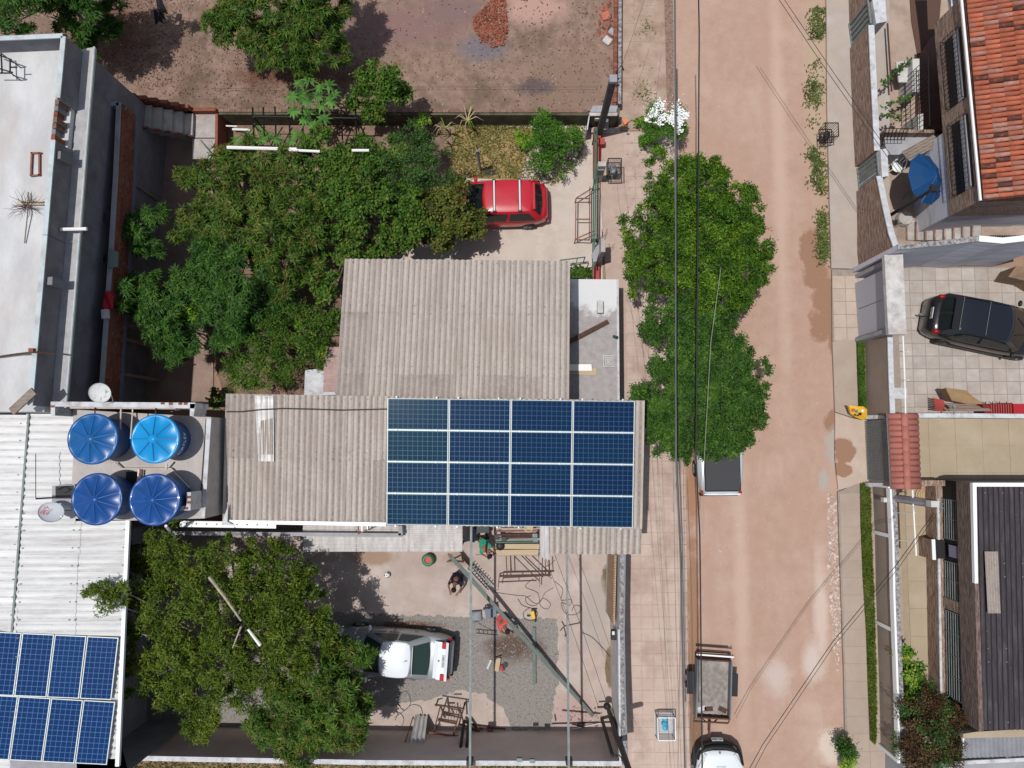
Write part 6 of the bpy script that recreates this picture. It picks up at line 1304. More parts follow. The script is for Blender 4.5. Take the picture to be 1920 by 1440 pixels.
# ---------------------------------------------------------------- foliage
def leaf_arrays(base, dirs, nrm, L, W, droop=.0, fold=.18):
    """one folded four-corner leaf per row"""
    side = np.cross(dirs, nrm); side /= np.linalg.norm(side, axis=1)[:, None]+1e-9
    L = L[:, None]; W = W[:, None]
    tip = base+dirs*L-nrm*L*droop*.5-np.array([0, 0, 1])*L*droop*.5; midp = base+dirs*L*.45
    a = midp+side*W/2+nrm*W*fold; b = midp-side*W/2+nrm*W*fold
    return np.stack([base, b, tip, a], 1)
DM = {'mango': 2.5, 'mangodense': 2.7, 'broad': 3.6, 'fine': 3.4, 'street': 4.2, 'feather': 4.6, 'tiny': 2.4}
def crown(blobs, kind, dens, rot=None, lumps=9, up=-.15):
    """blobs: world (x, y, z, r, rz). returns (n,4,3) quads"""
    out = []; extra = []
    blobs = [(x, y, z+random.uniform(-.35, .25)*min(1, r/.6), r, rz) for (x, y, z, r, rz) in blobs]; tufts = []
    for (x, y, z, r, rz) in blobs:
        st_ = kind in ('street', 'feather')
        for _ in range((10 if kind == 'street' else 6) if st_ and r > .5 else 4 if r > .5 else 2):
            an = random.random()*6.28; k_ = random.uniform(.9, 1.42 if st_ else 1.2); tufts.append((x+math.cos(an)*r*k_, y+math.sin(an)*r*k_, z-r*random.uniform(-.1, .35), r*random.uniform(.10 if st_ else .18, .22 if st_ else .32), rz*.3))
    for (x, y, z, r, rz) in list(blobs)+tufts:
        nl = max(6, int(lumps*2.2*r**2)) if r > .5 else 5
        # lumps on the shell
        d = rng.normal(size=(nl*3, 3)); d /= np.linalg.norm(d, axis=1)[:, None]; d = d[d[:, 2] > up][:nl]
        lc = np.array([x, y, z])+d*np.array([r, r, rz])*rng.uniform(.40, .88, (len(d), 1)); lr = r*rng.uniform(.22, .44, len(d)) if r > .5 else np.full(len(d), r*.55)
        nc = np.maximum(3, (dens*DM[kind]*lr**2*(.8 if kind == 'feather' else 1)).astype(int)); idx = np.repeat(np.arange(len(d)), nc); n = len(idx)
        v = rng.normal(size=(n, 3)); v /= np.linalg.norm(v, axis=1)[:, None]; v[:, 2] = np.where(v[:, 2] < -.2, -v[:, 2], v[:, 2])
        rad = rng.uniform(.15, 1.0, n)**.5; stray = rng.random(n) < .12; rad[stray] *= rng.uniform(1.05, 1.5, stray.sum())
        c = lc[idx]+v*(lr[idx]*rad)[:, None]*np.array([1, 1, .8])
        nr = v*.55+np.array([0, 0, .6])+rng.normal(size=(n, 3))*.42; nr /= np.linalg.norm(nr, axis=1)[:, None]
        if kind == 'mango': k, Lm, Wm, el, dr = 9, .23, .046, .22, .35
        elif kind == 'mangodense': k, Lm, Wm, el, dr = 10, .22, .042, .25, .4
        elif kind == 'broad': k, Lm, Wm, el, dr = 5, .13, .078, .30, .15
        elif kind == 'fine': k, Lm, Wm, el, dr = 6, .085, .034, .5, .1
        elif kind == 'street': k, Lm, Wm, el, dr = 7, .12, .040, .45, .25
        elif kind == 'feather': k, Lm, Wm, el, dr = 10, .14, .036, .5, .3
        elif kind == 'tiny': k, Lm, Wm, el, dr = 6, .07, .045, .5, .1
        t = np.cross(nr, np.array([1, .1, .2])); t /= np.linalg.norm(t, axis=1)[:, None]; b = np.cross(nr, t)
        ph = rng.random(n)[:, None]*6.28+np.arange(k)[None]*2*np.pi/k+rng.normal(size=(n, k))*.25
        e = el+rng.normal(size=(n, k))*.22
        D = (np.cos(ph)[..., None]*t[:, None]+np.sin(ph)[..., None]*b[:, None])*np.cos(e)[..., None]+nr[:, None]*np.sin(e)[..., None]
        N_ = nr[:, None]*np.cos(e)[..., None]-(np.cos(ph)[..., None]*t[:, None]+np.sin(ph)[..., None]*b[:, None])*np.sin(e)[..., None]
        D = D.reshape(-1, 3); N_ = N_.reshape(-1, 3); jit = .02 if kind.startswith('mango') else .055
        B = np.repeat(c, k, 0)+rng.normal(size=(n*k, 3))*jit
        Ls = Lm*rng.uniform(.65, 1.2, n*k); out.append(leaf_arrays(B, D, N_, Ls, Wm*rng.uniform(.8, 1.2, n*k)*1.0, dr))
        extra.append(c)
    return np.concatenate(out), np.concatenate(extra)
def quads_obj(name, Q, m, parent):
    n = len(Q); me = bpy.data.meshes.new(name); V = Q.reshape(-1, 3)-np.array(wloc(parent))
    me.vertices.add(4*n); me.vertices.foreach_set('co', V.ravel()); me.loops.add(4*n); me.loops.foreach_set('vertex_index', np.arange(4*n))
    me.polygons.add(n); me.polygons.foreach_set('loop_start', np.arange(n)*4); me.polygons.foreach_set('loop_total', np.full(n, 4))
    me.materials.append(m); me.update(); me.validate()
    o = link(bpy.data.objects.new(name, me)); o.parent = parent; return o
NLEAF = [0]
def tree(name, label, cat, base, blobs, kind, m, dens=60, trunk=.14, bark=None, group=None, flower=None, second=None, lumps=9, flat=.75, limbs=True, up=-.15):
    """blobs: (px, py, radius px, z); base: trunk foot (x px, y px on the ground) or None = under the middle"""
    bs = [(*at(x, y, z)[:2], z, px(z, r), px(z, r)*flat) for x, y, r, z in blobs]
    if base: g_ = at(*base, 0)
    else: g_ = Vector((sum(b[0] for b in bs)/len(bs), sum(b[1] for b in bs)/len(bs), 0))
    r = thing(name, g_, label, cat, group)
    Q, C = crown(bs, kind, dens, lumps=lumps, up=up); quads_obj('crown', Q, m, r); NLEAF[0] += len(Q)
    if second:
        m2, frac, sel = second; Q2, _ = crown([b for i, b in enumerate(bs) if sel is None or i in sel], kind, dens*frac, lumps=lumps, up=.1); Q2[..., 2] += .05; quads_obj('young_leaves', Q2, m2, r); NLEAF[0] += len(Q2)
    if flower:
        fm, nf, fk = flower; 
        if fk == 'petal':
            ctr = C[rng.choice(np.where(C[:, 2] > np.median(C[:, 2]))[0], 26, replace=False)]; top = ctr[rng.integers(0, 26, nf)]+rng.normal(size=(nf, 3))*np.array([.055, .055, .03])
        else: top = C[rng.choice(len(C), min(nf, len(C)), replace=False)]
        top = top+np.array([0, 0, .10]); k = 8 if fk == 'panicle' else 7; n = len(top)
        ph = rng.random((n, k))*6.28; e = rng.uniform(.1, 1.2, (n, k)) if fk == 'panicle' else rng.uniform(-.1, .5, (n, k))
        D = np.stack([np.cos(ph)*np.cos(e), np.sin(ph)*np.cos(e), np.sin(e)], -1).reshape(-1, 3); N_ = np.cross(D, rng.normal(size=D.shape)) if fk == 'panicle' else np.tile([0, 0, 1.], (n*k, 1)); N_ /= np.linalg.norm(N_, axis=1)[:, None]
        L_, W_ = (.22, .022) if fk == 'panicle' else (.07, .06)
        quads_obj('blossoms', leaf_arrays(np.repeat(top, k, 0)+rng.normal(size=(n*k, 3))*(.01 if fk == 'panicle' else .045), D, N_, L_*rng.uniform(.6, 1.2, n*k), np.full(n*k, W_)), fm, r)
    tk = MB(); zt_ = min(b[2] for b in bs)*.45; tk.tube([g_, g_+Vector((random.uniform(-.1, .1), random.uniform(-.1, .1), zt_))], [trunk, trunk*.75], 8); tko = tk.build('trunk', bark or M_bark, r)
    if limbs:
        for b in bs:
            p0 = g_+Vector((0, 0, zt_)); p1 = Vector((b[0], b[1], b[2]-b[4]*.45)); mm = p0.lerp(p1, .5)+Vector((random.uniform(-.2, .2), random.uniform(-.2, .2), -.15)); l_ = MB().tube([p0-Vector((0, 0, .1)), mm, p1], [trunk*.5, trunk*.28, trunk*.08], 6)
            for k in range(3):
                an = random.random()*6.28; q = mm.lerp(p1, random.random()); L = b[3]*random.uniform(.4, .85); l_.tube([q, q+Vector((math.cos(an)*L*.5, math.sin(an)*L*.5, .05)), q+Vector((math.cos(an)*L, math.sin(an)*L, .12))], [trunk*.12, trunk*.08, trunk*.03], 5)
            l_.build('branch', bark or M_bark, tko)
    return r
MG = 'mango trees around the driveway'
tree('mango_tree', 'big yellow-green mango tree on the vacant lot, nearest the top edge', 'tree', (520, 70), [(430, 20, 42, 3.4), (500, 8, 45, 3.8), (570, 20, 46, 3.7), (615, 40, 34, 3.2), (610, 85, 34, 3.0), (545, 75, 40, 3.3), (530, 118, 24, 2.6), (465, 60, 30, 2.9), (600, -30, 60, 3.8), (470, -50, 60, 3.8), (405, 45, 22, 2.8), (430, 65, 26, 2.8), (490, 85, 28, 2.9), (505, 50, 34, 3.3), (640, 20, 22, 3.2), (570, 105, 26, 2.8), (635, 90, 18, 2.8), (560, 50, 34, 3.4)], 'mango', L_mango, 95, .2, flower=(L_panicle, 450, 'panicle'))
tree('mango_tree', 'dark mango tree in shade at the top left corner', 'tree', (150, 10), [(155, 35, 36, 3.2), (185, 60, 26, 2.6), (130, 60, 30, 2.8), (165, -20, 60, 3.8), (60, -30, 70, 4.4), (215, 15, 20, 2.4), (110, 20, 30, 3.0), (175, 85, 16, 2.3), (200, 40, 20, 2.5), (30, 30, 40, 3.6)], 'mango', L_mangod, 80, .2)
tree('papaya_tree', 'young papaya plants with star-shaped leaves by the mossy wall', 'tree', (575, 215), [(10, 10, 1, 1)][:0] or [(580, 160, 12, 2.2)], 'tiny', L_papaya, 3, .06, limbs=False) if False else None
def star_leaf(q, R, m, parent, lobes=9):
    n = lobes; ph = np.arange(n)*2*np.pi/n*.92+random.random()*6.28; D = np.stack([np.cos(ph), np.sin(ph), np.full(n, -.12)], -1); D /= np.linalg.norm(D, axis=1)[:, None]
    Q = leaf_arrays(np.tile(np.array(q), (n, 1)), D, np.tile([0, 0, 1.], (n, 1)), R*rng.uniform(.8, 1.1, n), np.full(n, R*.30), .2); 
    return Q
def papaya(label, pts, base, zt_, rpx=15):
    r = thing('papaya_tree', at(*base, 0), label, 'papaya plant'); g_ = at(*base, 0); tk = MB().tube([g_, g_+Vector((0, 0, zt_))], [.06, .04], 7); tk.build('trunk', M_barkl, r)
    for x, y in pts:
        z = zt_+random.uniform(-.3, .2); q = at(x, y, z); Q = [star_leaf(q, px(z, rpx)*random.uniform(.85, 1.1), L_papaya, r)]
        quads_obj('leaf', np.concatenate(Q), L_papaya, r); MB().tube([g_+Vector((0, 0, zt_-.05)), (Vector(q)+g_+Vector((0, 0, zt_)))/2-Vector((0, 0, .03)), q], .01, 4).build('leaf_stalk', L_papaya, r)
papaya('papaya plant with pale star leaves overlapping the top of the mossy wall', [(580, 150), (560, 157), (616, 160), (546, 180), (576, 190), (595, 180), (604, 197), (620, 190), (550, 208), (578, 213), (606, 223), (570, 224), (588, 236), (600, 165), (565, 178), (625, 176)], (585, 226), 2.3, 17)
papaya('smaller papaya plant below the mossy wall beside the black grille', [(490, 262), (505, 258), (545, 264), (492, 252), (520, 262), (556, 252), (452, 270), (470, 266), (440, 262), (480, 275), (462, 258)], (500, 262), 1.4, 14)
tree('guava_tree', 'bushy small-leaved tree standing over the wall edge of the vacant lot', 'tree', (715, 220), [(710, 140, 30, 3.2), (740, 160, 26, 3.0), (680, 165, 24, 2.9), (720, 185, 26, 2.8), (755, 182, 18, 2.7), (665, 185, 16, 2.6), (700, 205, 20, 2.5)], 'broad', L_citrus, 130, .08, lumps=8)
tree('mango_tree', 'flowering mango tree beside the outside staircase', 'tree', (450, 330), [(450, 300, 40, 2.6), (410, 330, 36, 2.8), (500, 320, 38, 2.8), (370, 350, 28, 2.6), (440, 360, 36, 3.0), (500, 370, 40, 3.2), (385, 395, 30, 2.8), (420, 290, 22, 2.4), (530, 300, 28, 2.6), (545, 345, 34, 2.9), (345, 330, 16, 2.4), (470, 400, 30, 2.8), (420, 395, 28, 2.7)], 'mango', L_mango, 80, .15, flower=(L_panicle, 330, 'panicle'), group=MG, lumps=7)
tree('mango_tree', 'large mango tree with pinkish flower stalks at the centre of the left grove', 'tree', (500, 430), [(350, 400, 28, 3.0), (440, 430, 44, 3.4), (500, 440, 46, 3.6), (550, 400, 42, 3.4), (560, 450, 40, 3.2), (530, 500, 42, 3.2), (345, 425, 24, 2.8), (590, 430, 30, 3.2), (405, 460, 26, 3.0), (490, 490, 28, 3.0), (570, 510, 32, 3.0), (540, 545, 28, 2.8), (600, 380, 30, 3.0), (380, 430, 24, 2.9), (475, 400, 30, 3.1)], 'mango', L_mango, 80, .18, flower=(L_panicle, 280, 'panicle'), group=MG, lumps=7)
tree('mango_tree', 'dark green mango tree with glossy long leaves, middle of the grove', 'tree', (430, 540), [(400, 500, 44, 3.4), (450, 510, 44, 3.5), (380, 550, 42, 3.3), (430, 570, 44, 3.3), (480, 560, 40, 3.1), (440, 610, 34, 3.0), (400, 600, 30, 2.9), (360, 580, 24, 2.9), (500, 600, 26, 2.6), (520, 560, 28, 2.7), (470, 620, 26, 2.6), (345, 520, 26, 3.0), (420, 640, 22, 2.6), (455, 545, 30, 3.3)], 'mangodense', L_mangod, 90, .18, group=MG, second=(L_young, .35, [7]))
tree('mango_tree', 'small mango tree nearest the two-storey house, upper one', 'tree', (290, 440), [(280, 400, 24, 3.2), (258, 440, 28, 3.2), (285, 455, 22, 3.0), (262, 462, 18, 2.8)], 'mangodense', L_mangod, 90, .09, group=MG)
tree('mango_tree', 'mango tree overhanging the shaded side yard next to the brick balustrade', 'tree', (300, 590), [(265, 545, 36, 3.4), (300, 540, 30, 3.3), (310, 590, 40, 3.4), (330, 630, 34, 3.2), (290, 610, 30, 3.2), (350, 600, 26, 3.0), (320, 665, 18, 2.8), (240, 560, 20, 3.1), (275, 575, 24, 3.1), (345, 560, 22, 3.0), (345, 640, 20, 2.9), (300, 640, 22, 3.0), (245, 530, 16, 3.1)], 'mangodense', L_mangod, 90, .13, group=MG)
tree('soursop_tree', 'bright broad-leaved tree between the mango grove and the parked red car', 'tree', (690, 400), [(600, 270, 34, 2.6), (650, 300, 40, 3.0), (700, 280, 34, 2.8), (640, 360, 42, 3.3), (700, 350, 44, 3.4), (760, 400, 40, 3.2), (690, 410, 44, 3.4), (640, 430, 36, 3.1), (730, 440, 32, 3.0), (600, 490, 30, 2.8), (620, 540, 26, 2.6), (660, 470, 26, 2.8), (580, 330, 28, 2.8), (625, 310, 26, 2.7), (680, 320, 30, 3.0), (730, 390, 30, 3.0), (770, 440, 26, 2.7), (600, 400, 30, 3.0), (575, 280, 22, 2.4), (740, 300, 26, 2.7), (620, 590, 20, 2.6), (705, 470, 20, 2.6), (750, 360, 28, 2.9), (800, 420, 26, 2.7)], 'broad', L_citrus, 120, .16, lumps=8)
tree('lime_tree', 'finer dark-leaved tree right of the broad-leaved one, left of the dry lawn', 'tree', (790, 290), [(760, 260, 36, 2.8), (800, 290, 38, 3.0), (760, 320, 40, 3.1), (810, 340, 34, 2.9), (730, 300, 26, 2.9), (790, 245, 22, 2.4)], 'fine', L_fine, 190, .12, lumps=8)
tree('acerola_tree', 'olive brown tipped tree hanging over the bonnet of the red car', 'tree', (845, 400), [(850, 380, 34, 2.6), (880, 400, 24, 2.3), (840, 420, 36, 2.6), (800, 400, 34, 2.8), (885, 430, 18, 2.1), (820, 450, 24, 2.3), (865, 355, 16, 2.2), (870, 420, 24, 2.2), (845, 445, 20, 2.2), (795, 440, 22, 2.4), (895, 405, 14, 2.1), (815, 375, 26, 2.6)], 'broad', L_olive, 130, .1, lumps=8)
tree('mango_tree', 'light green mango tree touching the left edge of the grey roof', 'tree', (520, 660), [(480, 690, 40, 2.9), (530, 660, 40, 3.1), (580, 640, 36, 3.0), (500, 640, 36, 3.0), (450, 660, 28, 2.7), (560, 690, 30, 2.8), (600, 610, 28, 2.9), (450, 715, 22, 2.5), (500, 590, 28, 2.7), (560, 590, 26, 2.6), (605, 670, 20, 2.7), (530, 700, 24, 2.7), (430, 690, 18, 2.5), (520, 625, 26, 2.8), (590, 600, 22, 2.6), (470, 725, 18, 2.5), (600, 640, 22, 2.8)], 'fine', L_citrus, 130, .14, lumps=7, second=(L_shrub, .25, [0, 2, 7]))
tree('jasmine_bush', 'round green bush on the dry lawn in front of the red car', 'bush', (1030, 285), [(1020, 260, 36, 1.4), (1055, 270, 30, 1.3), (1005, 285, 30, 1.3), (1040, 305, 28, 1.1), (1075, 262, 20, 1.2), (1020, 218, 14, 1.6), (1015, 240, 20, 1.6)], 'fine', L_bush, 200, .06, lumps=8)
tree('spiky_plant', 'small lime-coloured plant at the left side of the round bush', 'plant', (975, 262), [(975, 258, 13, .7)], 'mango', L_lime, 60, .03, limbs=False)
tree('spiky_plant', 'small light green plant against the mossy wall beside the dry reeds', 'plant', (795, 235), [(795, 230, 12, 1.3)], 'mango', L_shrub, 70, .03, limbs=False)
# dry long-leaved plant
rd = thing('dry_reeds', at(870, 240, 0), 'clump of long dry arching leaves beside the mossy wall', 'plant')
for (cx, cy, z0_, n, sp) in ((876, 226, 1.5, 14, 34), (835, 240, 1.1, 12, 28), (838, 264, .9, 6, 20)):
    for k in range(n):
        an = random.random()*6.28; a_ = at(cx, cy, z0_*.6); L = px(1, sp)*random.uniform(.5, 1.1); b_ = a_+Vector((math.cos(an)*L*.6, math.sin(an)*L*.6, .35)); c_ = a_+Vector((math.cos(an)*L*1.1, math.sin(an)*L*1.1, -.05)); s_ = Vector((-math.sin(an), math.cos(an), 0))*.018
        MB().add([a_-s_, a_+s_, b_+s_, c_, b_-s_], [(0, 1, 2, 4), (4, 2, 3)]).build('leaf', M_wood if k % 3 else L_lime, rd)
    MB().tube([at(cx, cy, 0), at(cx, cy, z0_*.6)], .03, 5).build('stem', M_wood, rd)
ST = 'street trees on the left pavement'
tree('street_tree', 'bright green street tree, upper and wider one of the two, under the cables', 'tree', (1265, 420), [(1290, 340, 40, 3.0), (1250, 330, 34, 2.8), (1330, 330, 30, 2.8), (1340, 380, 44, 3.3), (1270, 390, 46, 3.4), (1390, 400, 36, 3.0), (1400, 370, 22, 2.6), (1210, 420, 32, 3.0), (1250, 450, 46, 3.4), (1320, 450, 50, 3.6), (1390, 460, 42, 3.2), (1425, 470, 22, 2.8), (1210, 480, 32, 3.1), (1270, 510, 46, 3.3), (1340, 520, 46, 3.3), (1395, 520, 36, 3.0), (1220, 530, 28, 2.8), (1310, 560, 36, 2.9), (1380, 560, 26, 2.7), (1190, 500, 20, 2.7), (1186, 455, 15, 2.8), (1236, 376, 20, 2.8), (1300, 400, 36, 3.4), (1360, 430, 34, 3.3), (1300, 490, 36, 3.4), (1370, 500, 34, 3.2), (1290, 315, 22, 2.7), (1340, 310, 12, 2.6), (1430, 500, 14, 2.6), (1415, 430, 18, 2.8)], 'street', L_street, 170, .15, lumps=8, group=ST, flat=.6)
tree('street_tree', 'darker denser street tree, lower one of the two, overhanging the white pickup', 'tree', (1285, 720), [(1260, 600, 40, 2.8), (1320, 610, 44, 3.0), (1370, 640, 34, 2.8), (1280, 660, 46, 3.2), (1340, 680, 48, 3.3), (1400, 700, 34, 2.9), (1300, 740, 48, 3.3), (1370, 750, 48, 3.3), (1240, 760, 36, 2.8), (1300, 800, 46, 3.1), (1370, 810, 42, 3.0), (1250, 810, 32, 2.7), (1205, 748, 20, 2.4), (1405, 780, 28, 2.7), (1350, 845, 24, 2.5), (1225, 620, 22, 2.6), (1240, 690, 22, 2.6), (1415, 745, 18, 2.6), (1280, 845, 18, 2.3), (1230, 790, 24, 2.6), (1215, 770, 18, 2.5), (1320, 840, 24, 2.5), (1390, 825, 20, 2.6), (1200, 735, 12, 2.3), (1260, 720, 30, 3.0), (1310, 700, 34, 3.2), (1350, 600, 30, 2.8), (1395, 745, 30, 2.8), (1300, 640, 30, 3.0)], 'street', L_street2, 210, .15, lumps=8, group=ST, flat=.6)
tree('oleander_bush', 'white-flowering bush on the left pavement above the street trees', 'bush', (1245, 250), [(1235, 205, 22, 1.5), (1262, 225, 22, 1.5), (1230, 235, 22, 1.5), (1265, 250, 18, 1.3), (1225, 255, 14, 1.0), (1275, 205, 13, 1.5)], 'fine', L_bush, 200, .05, flower=(L_petal, 330, 'petal'), lumps=8)
tree('low_shrub', 'low yellow-edged shrub between the white-flowering bush and the street tree', 'bush', (1225, 285), [(1203, 228, 7, .5), (1212, 268, 10, .5), (1230, 284, 11, .6)], 'broad', L_shrub, 110, .03, limbs=False)
NL = 'feathery tree'
tree('neem_tree', 'large feathery tree over the silver sedan with pale bare branches', 'tree', (450, 1190), [(330, 1040, 44, 4.0), (270, 1080, 40, 3.8), (400, 1050, 42, 4.0), (300, 1130, 46, 4.2), (380, 1120, 48, 4.4), (460, 1110, 44, 4.2), (500, 1070, 42, 3.8), (540, 1120, 44, 3.9), (560, 1070, 22, 3.4), (520, 1180, 48, 4.1), (580, 1180, 40, 3.8), (600, 1230, 34, 3.5), (280, 1200, 44, 4.1), (340, 1220, 46, 4.2), (420, 1200, 48, 4.4), (480, 1250, 46, 4.1), (540, 1260, 44, 3.8), (290, 1270, 40, 3.9), (360, 1290, 42, 3.9), (430, 1300, 36, 3.7), (385, 1350, 26, 3.3), (365, 1375, 16, 3.0), (350, 1320, 26, 3.4), (470, 1040, 18, 3.6), (250, 1130, 26, 3.7), (190, 1105, 20, 4.9), (205, 1135, 18, 4.9), (225, 1108, 16, 4.9), (600, 1160, 24, 3.5), (260, 1050, 24, 3.5), (440, 1080, 30, 3.9), (350, 1080, 36, 4.2), (420, 1155, 34, 4.3), (340, 1170, 36, 4.2), (500, 1130, 34, 4.1), (560, 1150, 34, 3.9), (570, 1220, 36, 3.8), (500, 1210, 34, 4.1), (270, 1160, 30, 3.9), (250, 1235, 22, 3.7), (320, 1310, 30, 3.7), (460, 1290, 30, 3.7), (540, 1215, 34, 3.9), (610, 1195, 22, 3.5), (410, 1255, 36, 4.2), (300, 1030, 22, 3.6), (575, 1105, 24, 3.5), (240, 1180, 20, 3.7), (400, 1330, 24, 3.4), (360, 1255, 34, 4.1), (520, 1040, 18, 3.4)], 'feather', L_neem, 62, .2, bark=M_barkl, lumps=6, flat=.6)
br2 = thing('fallen_branch', at(430, 1130, 4.6), 'pale bare branches sticking out of the top of the feathery tree', 'branch')
MB().tube([at(392, 1082, 4.9), at(420, 1118, 5.0), at(452, 1164, 4.9)], [.05, .045, .03]).build('branch', M_barkl, br2); MB().tube([at(465, 1180, 4.9), at(488, 1210, 4.8)], [.04, .055]).build('branch', M_pvcw, br2); MB().tube([at(436, 1215, 4.7), at(452, 1175, 4.9)], [.02, .03]).build('branch', M_barkl, br2)
tree('mango_tree', 'yellow-brown flowering mango tree by the bottom yard wall, left of the silver sedan', 'tree', (590, 1320), [(560, 1300, 42, 3.2), (610, 1280, 42, 3.4), (650, 1250, 34, 3.2), (665, 1300, 30, 3.1), (620, 1340, 42, 3.3), (560, 1360, 42, 3.1), (510, 1340, 40, 3.0), (505, 1380, 34, 2.8), (570, 1400, 32, 2.8), (640, 1380, 32, 2.9), (670, 1340, 24, 2.9), (675, 1225, 20, 2.9), (590, 1330, 34, 3.2), (530, 1310, 30, 3.0), (640, 1310, 32, 3.2), (600, 1375, 28, 2.9), (540, 1385, 26, 2.8), (690, 1310, 16, 2.8), (485, 1360, 20, 2.6), (675, 1370, 18, 2.7), (640, 1225, 20, 3.0)], 'mango', L_mango, 82, .15, flower=(L_panicle, 280, 'panicle'), lumps=7)
tree('crimson_bush', 'dense maroon-leaved bush in the lower right courtyard', 'bush', (1740, 1360), [(1720, 1320, 30, 1.8), (1760, 1330, 34, 1.9), (1735, 1370, 38, 2.0), (1775, 1375, 30, 1.8), (1720, 1410, 32, 1.8), (1765, 1415, 36, 1.8), (1795, 1340, 14, 1.6), (1790, 1400, 18, 1.6), (1712, 1350, 20, 1.7)], 'fine', L_maroon, 210, .07, lumps=8, second=(L_fine, .3, None))
tree('croton_bush', 'yellow-green shrub against the speckled cap wall above the maroon bush', 'bush', (1700, 1260), [(1703, 1235, 16, 1.5), (1710, 1260, 18, 1.5), (1712, 1285, 20, 1.5), (1704, 1305, 18, 1.4), (1698, 1218, 8, 1.4)], 'broad', L_shrub, 150, .04)
tree('kerb_bush', 'small dark round bush on the right pavement near the bottom edge', 'bush', (1583, 1405), [(1578, 1400, 15, .6), (1588, 1410, 14, .6), (1572, 1393, 10, .5)], 'tiny', L_mangod, 240, .03, limbs=False)
tree('spiky_plant', 'lime-yellow spiky plant beside the dark kerb bush', 'plant', (1590, 1430), [(1590, 1430, 10, .5)], 'mango', L_lime, 60, .03, limbs=False)
tree('yard_weed', 'low green plant between the gate and the corrugated roof corner', 'plant', (1083, 508), [(1083, 508, 13, .5), (1072, 516, 9, .4), (1098, 514, 6, .4)], 'broad', L_citrus, 90, .02, limbs=False)
tree('yard_weed', 'small dark shrub beside the tank house wall', 'plant', (410, 750), [(408, 748, 12, .7)], 'broad', L_citrus, 90, .02, limbs=False)
for i, (pts, lab) in enumerate(((((1655, 158), (1675, 140), (1692, 125), (1715, 108)), 'topmost of three creepers climbing above the upper right yard'), (((1655, 202), (1680, 192), (1700, 182), (1715, 178)), 'middle one of three creepers strung over the upper right yard'), (((1656, 217), (1670, 219), (1682, 221), (1690, 222)), 'lowest and shortest of three creepers in the upper right yard'))):
    r = thing('creeper', at(*pts[0], 1.6), lab, 'creeper', 'creepers in the upper right yard'); P = [at(x, y, 1.6-.25*k) for k, (x, y) in enumerate(pts)]
    MB().tube(P, .012, 5).build('stem', M_bark, r); C = []
    for k in range(26): t = k/26*(len(P)-1); j = int(t); C.append(np.array(P[j].lerp(P[min(j+1, len(P)-1)], t-j))+rng.normal(size=3)*.05)
    C = np.array(C); k = 5; ph = rng.random((26, k))*6.28; D = np.stack([np.cos(ph), np.sin(ph), np.full((26, k), .1)], -1).reshape(-1, 3); quads_obj('leaves', leaf_arrays(np.repeat(C, k, 0), D, np.tile([0, 0, 1.], (26*k, 1)), rng.uniform(.08, .15, 26*k)*(1-.25*i), np.full(26*k, .07)), L_mangod, r)
print('LEAVES', NLEAF[0])
# ---------------------------------------------------------------- cables and poles
def cable(pts, z, r, label, group=None, m=None, sag=0):
    r *= .78
    P = []
    for i in range(len(pts)-1):
        for k in range(8):
            t = k/8; x = pts[i][0]*(1-t)+pts[i+1][0]*t; y = pts[i][1]*(1-t)+pts[i+1][1]*t; P.append(at(x, y, z))
    P.append(at(*pts[-1], z)); n = len(P)
    for i, p in enumerate(P): p.z -= sag*4*(i/(n-1))*(1-i/(n-1))
    return tag(MB().tube(P, r, 5).build('cable', m or M_cable, smooth=True), label, 'cable', group)
M_cabg = mat('grey_cable', srgb(96, 96, 98), rough=.6); M_cabl = mat('light_cable', srgb(170, 166, 158), rough=.6)
cable([(1265, -40), (1267, 300), (1267, 700), (1268, 860), (1276, 1050), (1285, 1480)], 6.2, .034, 'thickest grey bundled cable running down the left side of the street', m=M_cabg)
cable([(1263, -40), (1266, 400), (1266.5, 860), (1262, 960)], 6.1, .014, 'light thin cable hugging the thick grey bundle', m=M_cabl)
cable([(1309, -40), (1311, 60), (1309, 400), (1306, 720), (1305, 860), (1312, 1000), (1313, 1080), (1317, 1480)], 6.6, .028, 'thick black cable along the street just right of the grey bundle')
cable([(1352, 500), (1333, 640), (1320, 870), (1318, 1000)], 5.0, .010, 'pale slanting wire over the street trees', m=M_cabl)
for i, (a_, b_, lab) in enumerate((((1276, 860), (1270, 1480), 'first'), ((1262, 860), (1279, 1480), 'second'), ((1270, 860), (1288, 1480), 'third'), ((1281, 880), (1296, 1480), 'fourth'), ((1288, 900), (1302, 1480), 'fifth'))):
    cable([a_, ((a_[0]+b_[0])/2+(-4 if i % 2 else 3), 1150), b_], 5.8, .007, f'thin wire in the fan right of the pavement, {lab} from the left at the pickup', 'thin wires beside the grey bundle', m=M_cabg)
for i, (a_, b_) in enumerate((((1210, 860), (1262, 1480)), ((1222, 860), (1268, 1480)), ((1232, 860), (1258, 1480)), ((1155, 330), (1198, 700)), ((1170, 330), (1210, 700)), ((1176, 560), (1225, 720)))):
    cable([a_, b_], 4.4, .005, ['leftmost thin wire over the lower pavement tiles', 'second thin wire over the lower pavement tiles', 'third thin wire over the lower pavement tiles', 'left thin wire over the pavement beside the concrete slab', 'right thin wire over the pavement beside the concrete slab', 'short thin wire over the pavement near the slab corner'][i], 'thin wires over the pavement', m=M_cabg)
cable([(1448, -20), (1540, 118), (1668, 300), (1690, 330)], 5.4, .012, 'left wire of the slanting pair over the upper right pavement')
cable([(1458, -20), (1552, 120), (1674, 296), (1698, 330)], 5.5, .012, 'right wire of the slanting pair over the upper right pavement')
cable([(1751, 962), (1680, 1060), (1560, 1205), (1430, 1396), (1395, 1460)], 4.6, .014, 'left wire of the slanting pair from the concrete pole to the bottom edge')
